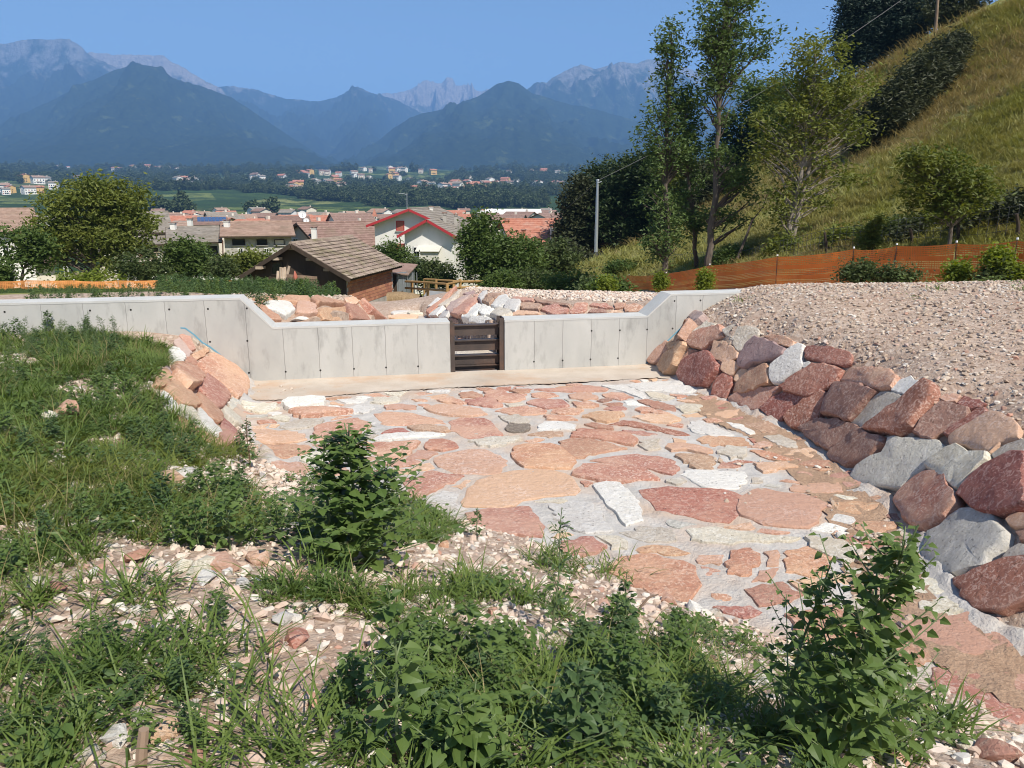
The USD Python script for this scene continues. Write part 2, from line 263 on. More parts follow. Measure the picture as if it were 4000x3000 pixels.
# grassy hillside on the right
cd((1170, 606, 66), (1287, 554, 70), (1230, 580, 72), (1340, 566, 52), (1450, 566, 45), (1530, 566, 40), (1640, 560, 35.5), (1780, 552, 31), (1950, 538, 28), (2212, 510, 24.5), (2500, 470, 22))
cd((1400, 480, 96), (1480, 420, 97), (1560, 370, 97), (1650, 310, 96), (1750, 240, 94), (1850, 170, 90), (1900, 136, 86), (2010, 72, 78), (2130, 20, 70), (2212, -20, 66), (2500, -160, 60))
cd((1620, 440, 60), (1800, 400, 50), (2000, 300, 44), (2212, 180, 42), (2212, 350, 31), (1950, 430, 36), (2500, 100, 36), (2500, 300, 26), (1900, 270, 62), (1480, 500, 66))
cw((34, 125, 4), (60, 130, 12), (90, 110, 20), (60, 150, 0), (100, 120, 16), (90, 40, 24), (60, 10, 14), (30, -10, 5), (90, -20, 18), (0, -40, 2), (-60, -30, 1), (-110, -60, -3), (60, -80, 8), (150, 40, 30), (150, -60, 25), (-150, 0, -8), (0, -140, 4), (150, 140, 6), (-150, 100, -10))
ctrl = np.array(ctrl)
rbf = RBFInterpolator(ctrl[:, :2], ctrl[:, 2], kernel='linear')

TH = np.radians(np.concatenate([np.arange(-180, -44, 4), np.arange(-44, 44.01, 0.25), np.arange(48, 181, 4)]))
R = np.concatenate([0.4 * 1.014 ** np.arange(0, 426)]); R = R[R < 150]; R = np.concatenate([R, 150 * 1.033 ** np.arange(1, 166)])
rr, tt = np.meshgrid(R, TH, indexing='ij'); GX, GY = rr * np.sin(tt), rr * np.cos(tt)
near = rr <= 150
GZ = np.zeros_like(rr)
pp = np.stack([GX[near], GY[near]], 1)
GZ[near] = np.concatenate([rbf(c) for c in np.array_split(pp, 24)])
GZ[near] += np.interp(rr[near], [1, 5, 20, 60, 150], [0.05, 0.10, 0.18, 0.5, 0.8]) * fbm(np.stack([GX[near] / 3.0, GY[near] / 3.0, 0 * GX[near]], 1), 4, 3) * 0.8
far_r = [0, 110, 200, 400, 700, 1000, 1500, 2000, 3000, 4500, 7000, 12000, 40000]; far_z = [-8, -8.5, -10.5, -12.5, -13, -8, 12, 34, 88, 165, 230, 250, 250]
fz = np.interp(rr, far_r, far_z); amp = np.interp(rr, [150, 500, 1000, 2000, 4000], [0.5, 1.5, 12, 34, 60])
fz += amp * fbm(np.stack([GX / 700.0, GY / 500.0, 0 * GX], -1), 4, 11) * 1.3
w = np.clip((rr - 100) / 50, 0, 1); w = w * w * (3 - 2 * w)
GZ = GZ * (1 - w) + fz * w
# the channel floor is a sheet of its own: the ground dips below it
toe = np.array([gp(x, y)[:2] for x, y in ([(539, 822), (1405, 783)] + RTOE[1:] + [(2500, 1700)] + BANK[::-1][1:] + LTOE[::-1])])
BASIN = sg.Polygon(toe).buffer(0)
down = [wall3(-0.1, 0, 0.3)[:2], wall3(6.2, 0, 0.3)[:2]] + [at(x, y, d)[:2] for x, y, d in ((1090, 712, 13.9), (1030, 702, 15.2), (960, 692, 17.2), (922, 676, 19.3), (905, 672, 19.9), (850, 671, 19.9), (832, 688, 18.3), (800, 702, 16.3))]
DOWN = sg.Polygon(down).buffer(0)
loc_pts = np.nonzero((rr < 30) & (GY > 1))
q = shapely.points(GX[loc_pts], GY[loc_pts])
inside = shapely.contains(BASIN, q); d_edge = shapely.distance(BASIN.exterior, q)
z = GZ[loc_pts]; z = np.where(inside, np.minimum(z, -0.02 - np.minimum(0.12, d_edge * 0.6)), z)
ins2 = shapely.contains(DOWN, q); z = np.where(ins2, np.minimum(z, -0.34), z)
GZ[loc_pts] = z
_gi = RegularGridInterpolator((np.log(R), TH), GZ, bounds_error=False, fill_value=None)
def G(x, y):
    x, y = np.asarray(x, float), np.asarray(y, float); r = np.maximum(np.hypot(x, y), 0.41)
    z = _gi(np.stack([np.log(r), np.arctan2(x, y)], -1)); return float(z[0]) if x.ndim == 0 else z
_rt = 1.2 * 1.006 ** np.arange(0, 1600)
def onto(px, py, lift=0.0, tmax=20000.0):
    """Where the ray through each pixel first meets the ground."""
    d = ray(np.atleast_1d(px), np.atleast_1d(py)); out = np.full(d.shape, np.nan); ts = _rt[_rt < tmax]
    for k in range(0, len(d), 400):
        dd = d[k:k + 400]; p = EYEV + dd[:, None] * ts[None, :, None]; h = p[..., 2] - G(p[..., 0], p[..., 1]) - lift
        hit = h < 0; i = np.argmax(hit, 1); ok = hit.any(1) & (i > 0); j = np.maximum(i, 1); n = np.arange(len(dd))
        a, b = h[n, j - 1], h[n, j]; t = ts[j - 1] + (ts[j] - ts[j - 1]) * a / np.maximum(a - b, 1e-9)
        out[k:k + 400] = np.where(ok[:, None], EYEV + dd * t[:, None], np.nan)
    return out

# ------------------------------------------------------------------ ground sheets: one polar grid split into the site, the meadows and the valley
verts = np.stack([GX, GY, GZ], -1).reshape(-1, 3); nth = len(TH)
F = grid_faces(len(R), nth)
cen = verts[F].mean(1); rad = np.hypot(cen[:, 0], cen[:, 1])
fence_line = np.array([at(x, y, d)[:2] for x, y, d in ((2900, 690, 15.5), (2212, 640, 18.6), (2066, 634, 20.3), (1937, 620, 22.3), (1800, 620, 24.3), (1679, 624, 26.3), (1533, 630, 31.3), (1439, 640, 38), (1282, 636, 50), (1150, 632, 60))])
def side(x, y):                                           # > 0 on the hill side of the orange fence
    yy = np.interp(x, fence_line[::-1, 0], fence_line[::-1, 1]); xx = np.interp(y, fence_line[:, 1], fence_line[:, 0]); return x - xx
site = (rad < 45) & (side(cen[:, 0], cen[:, 1]) < 0) & ~((cen[:, 1] > 13.5) & (cen[:, 0] < -4.2)) & ~((cen[:, 1] > 22) & (cen[:, 0] < 3) & (np.abs(cen[:, 0] + 4.5) > 2.5)) | (rad < 10) & (cen[:, 1] < 6)
valley = rad > 150
def sub(mask):
    f = F[mask]; u, inv = np.unique(f, return_inverse=True); return verts[u], inv.reshape(-1, 3)
surf('gravel', [(0.2, (0.29, 0.205, 0.15)), (0.45, (0.41, 0.30, 0.225)), (0.65, (0.49, 0.38, 0.295)), (0.85, (0.57, 0.47, 0.385))], 5, 6, 0.95, 1.0, 30, 0.03, vor=(26, 0.62), second=((0.36, 0.235, 0.165), 0.8, 0.52, 0.64, 0.6))
surf('meadow', [(0.25, (0.12, 0.15, 0.035)), (0.5, (0.20, 0.205, 0.055)), (0.75, (0.28, 0.25, 0.09))], 0.22, 8, 0.95, 0.8, 3.0, 0.15, second=((0.22, 0.175, 0.085), 0.09, 0.48, 0.62, 0.75), stretch=(1, 1, 2.2))
mk('valley', {'g': ('geometry', {}), 'nz': ('noise_texture', {'scale': 0.006, 'detail': 3.0}), 'ad': ('mix_vector', {'fac': 0.00003 * 0 + 0.03}), 'mm': ('mapping', {'scale': (0.008, 0.0045, 0.008)}),
   'v': ('voronoi_texture', {'scale': 1.0}), 'b': ('rgb_to_bw', {}), 'r': ('rgb_ramp', {'ramp': [(0, (0.03, 0.055, 0.02)), (0.45, (0.04, 0.07, 0.022)), (0.55, (0.12, 0.15, 0.045)), (0.75, (0.15, 0.17, 0.06)), (0.9, (0.2, 0.2, 0.085))]}),
   'n2': ('noise_texture', {'scale': 0.02, 'detail': 8.0, 'roughness': 0.7}), 'm2': ('map_range', {'from_min': 0.44, 'from_max': 0.53, 'clamp': True}), 'x': ('mix_color', {'b': (0.028, 0.05, 0.02)}), 'p': ('principled_bsdf', {'roughness': 1.0, 'specular_ior_level': 0.05})},
   [('g.position', 'mm.vector'), ('mm.vector', 'v.vector'), ('v.color', 'b.color'), ('b.val', 'r.fac'), ('g.position', 'n2.vector'), ('n2.fac', 'm2.value'), ('m2.result', 'x.fac'), ('r.color', 'x.a'), ('x.result', 'p.base_color')], 'p.BSDF')
whole('ground', sub(site), 'gravel', kind='structure', smooth=True)
whole('meadow', sub(~site & ~valley), 'meadow', kind='structure', smooth=True)
whole('valley_floor', sub(valley), 'valley', kind='structure', smooth=True)

# ------------------------------------------------------------------ channel floor with its stones set in mortar
surf('silt', [(0.3, (0.33, 0.215, 0.14)), (0.7, (0.45, 0.305, 0.205))], 6, 8, 0.95, 1.0, 40, 0.03, vor=(50, 0.4))
def sheet(poly, res, zf):
    x0, y0, x1, y1 = poly.bounds; xs, ys = np.arange(x0, x1 + res, res), np.arange(y0, y1 + res, res)
    X, Y = np.meshgrid(xs, ys, indexing='ij'); v = np.stack([X, Y, zf(X, Y)], -1).reshape(-1, 3); f = grid_faces(len(xs), len(ys))
    c = v[f].mean(1); k = shapely.contains(poly, shapely.points(c[:, 0], c[:, 1])); f = f[k]; u, inv = np.unique(f, return_inverse=True); return v[u], inv.reshape(-1, 3)
edge_line = [gp(x, y)[:2] for x, y in ((470, 868), (620, 866), (800, 850), (1000, 838), (1200, 830), (1420, 818), (1500, 822))]
APRON = BASIN.buffer(0.45).intersection(sg.Polygon([edge_line[0]] + edge_line[1:] + [wall3(7.0, 0, 0.05)[:2], wall3(-0.9, 0, 0.05)[:2]]))
_toe = sg.LineString([gp(x, y)[:2] for x, y in RTOE]); _toe2 = sg.LineString([gp(x, y)[:2] for x, y in LTOE])
def floor_z(X, Y, rough_=1.0):
    p_ = shapely.points(np.asarray(X), np.asarray(Y)); d1 = np.minimum(shapely.distance(_toe, p_), shapely.distance(_toe2, p_) * 1.6); f_ = np.clip(1 - d1 / 0.26, 0, 1)
    nz = fbm(np.stack([X * 5, Y * 5, 0 * X], -1), 3, 8); return 0.022 * fbm(np.stack([X * 1.6, Y * 1.6, 0 * X], -1), 4, 5) + (0.030 * nz + 0.016 * fbm(np.stack([X * 15, Y * 15, 0 * X], -1), 2, 3)) * rough_ + (0.085 + 0.12 * nz) * f_ ** 1.6
front = sg.Polygon([wall3(-3, 0, 0.02)[:2], wall3(9, 0, 0.02)[:2], (12, 0), (-9, 0)])
MORTAR = BASIN.buffer(0.5).intersection(front)
CF = whole('channel_floor', sheet(MORTAR, 0.035, floor_z), 'mortar', kind='structure', smooth=True); LOC[CF] = np.zeros(3)
part(CF, 'concrete_apron', sheet(APRON, 0.06, lambda X, Y: floor_z(X, Y, 0.15) * 0.4 + 0.016), 'apron', smooth=True)
rng = np.random.default_rng(7)
def outline(p, step, jit, seed):
    """Resampled, slightly ragged outline of a polygon given as 3-d points."""
    r = np.random.default_rng(seed); out = []
    n = len(p); c = p.mean(0)
    for i in range(n):
        a, b = p[i], p[(i + 1) % n]; k = max(1, int(np.linalg.norm(b - a) / step))
        for j in range(k):
            t = j / k; m = a + (b - a) * t
            w = jit * r.normal() * (0.35 if j == 0 else 1.0); m = m + norm(c - m) * w
            out.append(m)
    out = np.array(out)
    return out * 0.86 + 0.07 * (np.roll(out, 1, 0) + np.roll(out, -1, 0))
def pillow(ring, nrm, levels, seed, amp):
    """A stone: scaled copies of its outline at heights along the normal, closed on top."""
    c = ring.mean(0); n = len(ring); vs = []
    for s, h in levels: vs.append(c + (ring - c) * s + nrm * h)
    v = np.vstack(vs); k = np.arange(len(v)) >= n
    v[k] += nrm * (amp * 2 * fbm(v[k] * 4.5 + seed, 4, seed % 50))[:, None] + (amp * 0.8) * np.stack([fbm(v[k] * 5 + 9 + seed + i, 3, i) for i in range(3)], 1)
    f = grid_faces(len(levels), n, wrap=True); e = (len(levels) - 1) * n; v = np.vstack([v, v[e:].mean(0)[None]]); m = len(v) - 1; k = np.arange(n)
    return v, np.vstack([f, np.stack([e + k, e + (k + 1) % n, np.full(n, m)], 1)])
SLABS = [
 ('B', 'white', [(460,400),(500,370),(700,358),(800,365),(795,405),(640,440),(515,455)]), ('B', 'red', [(515,468),(560,450),(800,444),(1040,465),(960,480),(800,490),(700,510),(620,522)]),
 ('B', 'white', [(930,360),(1180,358),(1150,385),(1000,390)]), ('B', 'cream', [(1245,390),(1250,350),(1430,335),(1460,370),(1400,385),(1300,395)]), ('B', 'white', [(1010,430),(1080,408),(1200,415),(1245,435),(1180,465),(1070,470)]),
 ('B', 'red', [(745,600),(850,560),(1100,525),(1150,550),(1210,590),(1120,620),(1110,700),(960,690),(760,700)]), ('B', 'red', [(1250,480),(1400,465),(1570,475),(1700,510),(1810,535),(1850,565),(1640,572),(1500,570),(1340,568),(1290,520)]),
 ('B', 'brown', [(1545,585),(1700,578),(1840,592),(1895,625),(1800,635),(1580,612)]), ('B', 'white', [(1260,700),(1330,668),(1480,648),(1700,642),(1840,660),(1700,680),(1480,690),(1350,710)]), ('B', 'red', [(1190,750),(1330,730),(1600,720),(1605,750),(1560,810),(1450,860),(1320,860),(1240,810)]),
 ('B', 'terracotta', [(1690,760),(1720,710),(1830,700),(1900,720),(1960,765),(1870,788),(1720,785)]), ('B', 'red', [(1320,900),(1560,875),(1640,890),(1560,935),(1400,935)]), ('B', 'peach', [(1780,860),(1850,830),(2000,800),(2190,795),(2320,840),(2365,920),(2320,980),(2180,1000),(1950,985),(1820,930)]),
 ('B', 'red', [(1510,1060),(1640,1030),(1690,985),(1740,980),(1830,1005),(2010,1020),(1960,1050),(1800,1130),(1650,1215),(1560,1180)]), ('B', 'peach', [(195,640),(300,630),(500,635),(630,660),(650,700),(560,725),(330,740),(230,735)]), ('B', 'orange', [(240,790),(300,760),(480,742),(640,750),(715,790),(620,830),(400,860),(300,850)]),
 ('B', 'peach', [(360,920),(440,895),(600,900),(680,960),(600,1060),(440,1070),(380,1010)]), ('B', 'peach', [(1330,410),(1450,400),(1600,415),(1560,445),(1350,440)]), ('B', 'peach', [(1690,430),(1830,405),(2000,410),(2150,440),(2200,480),(2050,500),(1880,490),(1740,460)]), ('B', 'red', [(1790,365),(1900,350),(1980,365),(2040,390),(1950,395),(1850,385)]),
 ('B', 'red', [(1910,545),(1985,515),(2190,520),(2260,560),(2300,620),(2340,655),(2200,690),(2040,680),(1960,630)]), ('B', 'red', [(920,715),(1050,700),(1040,745),(930,770)]), ('B', 'cream', [(120,400),(380,390),(420,430),(250,470),(110,440)]), ('B', 'cream', [(440,590),(640,520),(800,530),(760,570),(650,600),(480,615)]),
 ('C', 'red', [(200,290),(380,280),(400,310),(560,318),(545,350),(460,375),(330,372),(250,340)]), ('C', 'orange', [(420,282),(590,275),(600,300),(500,308)]), ('C', 'red', [(55,375),(150,350),(280,350),(350,405),(220,415),(70,400)]), ('C', 'orange', [(0,300),(100,290),(180,320),(150,342),(0,342)]), ('C', 'red', [(665,270),(900,260),(1060,238),(1200,250),(1240,275),(1000,288),(780,282)]),
 ('C', 'red', [(610,310),(700,297),(800,304),(840,325),(700,345),(630,335)]), ('C', 'red', [(570,380),(680,355),(870,362),(935,408),(760,428),(640,405)]), ('C', 'red', [(310,450),(380,425),(540,410),(690,430),(720,470),(560,485),(380,465)]), ('C', 'red', [(780,470),(800,442),(920,434),(1055,450),(990,480),(850,482)]), ('C', 'peach', [(930,320),(1010,304),(1130,308),(1180,345),(1060,360),(960,345)]),
 ('C', 'red', [(965,382),(1090,370),(1190,400),(1150,425),(1010,420)]), ('C', 'red', [(1230,312),(1300,292),(1400,302),(1480,340),(1380,355),(1260,335)]), ('C', 'white', [(1430,230),(1500,222),(1700,205),(1920,210),(2040,290),(1900,300),(1720,280),(1560,275),(1500,255)]), ('C', 'white', [(1225,235),(1380,232),(1500,262),(1590,320),(1560,345),(1420,290),(1300,262)]),
 ('C', 'orange', [(1530,360),(1620,352),(1760,380),(1860,415),(1820,450),(1720,432),(1600,395)]), ('C', 'red', [(1515,440),(1560,424),(1650,437),(1800,478),(1700,478),(1560,468)]), ('C', 'peach', [(1500,505),(1640,485),(1820,488),(1890,520),(1800,560),(1640,550)]), ('C', 'cream', [(1860,420),(1960,390),(2080,410),(2060,455),(1930,465)]),
 ('C', 'cream', [(330,500),(500,490),(590,540),(560,560),(420,555)]), ('C', 'dark', [(385,605),(420,575),(580,570),(600,600),(540,640),(420,635)]), ('C', 'white', [(665,590),(720,552),(880,552),(985,580),(980,612),(840,615),(700,625)]), ('C', 'red', [(720,497),(780,492),(960,510),(1000,535),(780,530)]), ('C', 'orange', [(1065,498),(1150,475),(1380,470),(1400,490),(1360,530),(1260,550),(1150,530)]),
 ('C', 'red', [(1240,440),(1300,422),(1400,418),(1430,440),(1330,462)]), ('C', 'dark_red', [(1305,570),(1400,538),(1500,545),(1700,590),(1900,630),(1955,655),(1860,665),(1650,620),(1450,580)]), ('C', 'orange', [(1065,575),(1130,562),(1300,595),(1310,608),(1150,605)]), ('C', 'terracotta', [(965,680),(1010,625),(1060,614),(1250,635),(1450,660),(1505,700),(1460,740),(1280,710),(1100,690)]),
 ('C', 'brown', [(590,660),(680,635),(850,630),(880,660),(760,680)]), ('C', 'orange', [(862,728),(960,700),(1130,710),(1270,740),(1410,780),(1280,800),(1150,830),(990,860),(940,820),(880,775)]), ('C', 'terracotta', [(455,840),(480,770),(560,750),(770,740),(840,762),(915,822),(975,890),(930,940),(720,945),(560,940),(510,905)]), ('C', 'cream', [(80,720),(250,690),(480,680),(510,700),(350,755),(180,760)]),
 ('C', 'red', [(1400,622),(1550,627),(1700,660),(1600,670),(1460,645)]), ('C', 'red', [(1150,880),(1250,857),(1480,828),(1700,850),(1830,890),(1850,930),(1810,1000),(1700,970),(1560,940),(1340,915)]), ('C', 'red', [(990,980),(1060,925),(1200,925),(1420,938),(1590,965),(1640,1010),(1700,1040),(1480,1060),(1240,1055),(1040,1020)]), ('C', 'peach', [(100,1120),(250,1040),(450,980),(720,965),(880,1000),(960,1080),(1000,1130),(950,1170),(700,1190),(540,1210),(480,1260),(200,1270),(60,1260)]),
 ('C', 'white', [(1920,1010),(1940,970),(2200,968),(2440,980),(2450,1050),(2350,1120),(2210,1120),(2050,1080)]), ('C', 'white', [(1158,1102),(1230,1080),(1378,1082),(1460,1160),(1538,1242),(1558,1382),(1418,1422),(1310,1300),(1218,1200)]), ('C', 'white', [(780,1280),(920,1255),(1097,1242),(1217,1350),(1297,1480),(1140,1500),(1010,1490),(880,1400)]), ('C', 'brown', [(1870,840),(2000,835),(2130,850),(2180,890),(2160,960),(2030,950),(1930,900)]),
 ('C', 'cream', [(1530,740),(1600,705),(1720,695),(1700,775),(1620,790)]), ('C', 'peach', [(1780,770),(1850,730),(2050,760),(2160,800),(2120,835),(1960,790),(1830,795)]), ('C', 'red', [(560,715),(640,690),(720,700),(660,722)]),
 ('V', 'peach', [(1600,1080),(1640,1060),(1730,1070),(1780,1090),(1745,1138),(1650,1130),(1605,1112)]), ('V', 'terracotta', [(1390,1060),(1450,1052),(1560,1057),(1600,1072),(1592,1108),(1570,1125),(1500,1115),(1425,1100)]), ('V', 'terracotta', [(1310,1230),(1345,1205),(1400,1200),(1470,1215),(1500,1225),(1505,1270),(1480,1300),(1420,1285),(1360,1255)]),
 ('V', 'cream', [(1340,1150),(1400,1137),(1450,1142),(1460,1165),(1400,1170)]), ('V', 'cream', [(1490,1145),(1540,1140),(1640,1155),(1720,1160),(1700,1168),(1560,1172),(1500,1162)]), ('V', 'red', [(1010,1110),(1060,1100),(1140,1095),(1170,1135),(1165,1158),(1040,1145)]), ('V', 'red', [(1215,1172),(1280,1165),(1310,1180),(1260,1200),(1210,1195)]),
 ('V', 'terracotta', [(1580,1192),(1620,1187),(1640,1210),(1615,1240),(1572,1240)]), ('V', 'terracotta', [(1700,1190),(1760,1180),(1800,1200),(1780,1240),(1700,1235)]), ('V', 'peach', [(1630,1002),(1700,1000),(1720,1010),(1650,1020)]), ('V', 'terracotta', [(1700,1330),(1800,1310),(1880,1340),(1850,1385),(1740,1380)]), ('V', 'cream', [(1745,1160),(1820,1170),(1870,1200),(1830,1215),(1770,1190)]),
 ('V', 'orange', [(1612,1275),(1690,1258),(1735,1282),(1700,1305),(1640,1310)]), ('V', 'peach', [(1885,1240),(1930,1260),(1960,1300),(1930,1320),(1890,1290)]),
 ('D', 'orange', [(620,1430),(720,1395),(900,1390),(1080,1410),(1190,1490),(1000,1480),(760,1490)]), ('D', 'white', [(520,1300),(560,1230),(650,1220),(820,1290),(1000,1370),(800,1380),(600,1350)]), ('D', 'brown', [(1120,1260),(1280,1190),(1400,1240),(1540,1340),(1400,1360),(1250,1310)]), ('D', 'white', [(940,1250),(1100,1270),(1240,1360),(1180,1375),(1040,1310)]),
 ('D', 'peach', [(820,1150),(950,1110),(1100,1120),(1050,1170),(900,1195)]), ('D', 'terracotta', [(1210,1540),(1330,1550),(1500,1590),(1650,1640),(1400,1640)]), ('D', 'cream', [(850,1560),(960,1500),(1120,1530),(1150,1600),(980,1640)]), ('D', 'cream', [(1350,1400),(1500,1380),(1640,1440),(1700,1520),(1520,1500)]),
 ('G', 'red', [(1740,990),(2000,1010),(2212,1020),(2300,1100),(2300,1250),(2050,1290),(1850,1180),(1760,1080)]), ('G', 'peach', [(1560,740),(1800,720),(2212,700),(2260,900),(1950,910),(1700,840)]), ('G', 'cream', [(1640,630),(1800,610),(1920,690),(1930,715),(1700,712)]),
]
def slab(ring, kind, i, h):
    if sg.Polygon(ring[:, :2]).exterior.is_ccw is False: ring = ring[::-1]
    ring = ring.copy(); ring[:, 2] = floor_z(ring[:, 0], ring[:, 1], 0.2) * 0.6
    part(CF, 'paving_stone', pillow(ring, UP, [(1.0, -0.05), (1.0, 0.4 * h), (0.975, 0.9 * h), (0.90, h), (0.5, 1.1 * h)], i, 0.007), 'stone_' + kind, smooth=35)
taken = []
silt = sg.LineString([gp(x, y)[:2] for x, y in RTOE[4:]]).buffer(0.62).difference(sg.LineString([gp(x, y)[:2] for x, y in RTOE]).buffer(0.17)).intersection(BASIN)
silt = shapely.union_all([g_ for k in range(90) for g_ in [silt.intersection(sg.Point(*(np.array(silt.representative_point().coords[0]) * 0 + np.array([rng.uniform(silt.bounds[0], silt.bounds[2]), rng.uniform(silt.bounds[1], silt.bounds[3])]))).buffer(rng.uniform(0.18, 0.42), 6))] if not g_.is_empty])
part(CF, 'silt_strip', sheet(silt.buffer(0.03), 0.04, lambda X, Y: floor_z(X, Y, 0.6) + 0.012 + 0.03 * fbm(np.stack([X * 9, Y * 9, 0 * X], -1), 3, 4)), 'silt', smooth=True)
for i, (crop, kind, pts) in enumerate(SLABS):
    a = V(crop, pts); p = gp(a[:, 0], a[:, 1], 0.01); p[:, 2] = 0; c = p.mean(0); p = c + (p - c) * 1.10
    size = math.sqrt(sg.Polygon(p[:, :2]).buffer(0).area); ring = outline(p, max(0.05, size / 9), 0.022, i); taken.append(sg.Polygon(ring[:, :2]).buffer(0.045))
    slab(ring, kind, i, 0.011 + 0.02 * rng.random() + (0.05 if i in (0, 1) else 0.0))
# smaller half buried stones in the mortar between them
free = BASIN.buffer(-0.05).difference(shapely.union_all(taken)).difference(APRON.buffer(0.05)).intersection(sg.box(-4, 3.2, 6, 12)); n_extra = 0
for k in range(4000):
    if n_extra > 125: break
    x0_, y0_, x1_, y1_ = free.bounds; c = np.array([rng.uniform(x0_, x1_), rng.uniform(y0_, y1_)])
    if not free.contains(sg.Point(c)): continue
    ra = rng.uniform(0.07, 0.30); rb = ra * rng.uniform(0.4, 0.85); ang = rng.normal() * 0.4; t_ = np.sort(rng.random(8)) * 2 * math.pi
    e = np.stack([ra * np.cos(t_), rb * np.sin(t_)], 1) * rng.uniform(0.85, 1.15, (8, 1)); e = c + e @ np.array([[math.cos(ang), math.sin(ang)], [-math.sin(ang), math.cos(ang)]])
    g = sg.Polygon(e).buffer(0).intersection(free); g = max(getattr(g, 'geoms', [g]), key=lambda q_: q_.area)
    if g.geom_type != 'Polygon' or g.area < 0.012 or g.area / (g.length ** 2) < 0.035: continue
    co = np.array(g.simplify(0.02).exterior.coords)[:-1]
    if len(co) < 4: continue
    slab(outline(np.column_stack([co, 0 * co[:, 0]]), 0.05, 0.012, 500 + k), str(rng.choice(['red', 'peach', 'cream', 'white', 'orange', 'terracotta', 'grey', 'brown'], p=[0.25, 0.25, 0.16, 0.1, 0.1, 0.07, 0.04, 0.03])), 500 + k, 0.004 + 0.014 * rng.random()); free = free.difference(g.buffer(0.04)); n_extra += 1
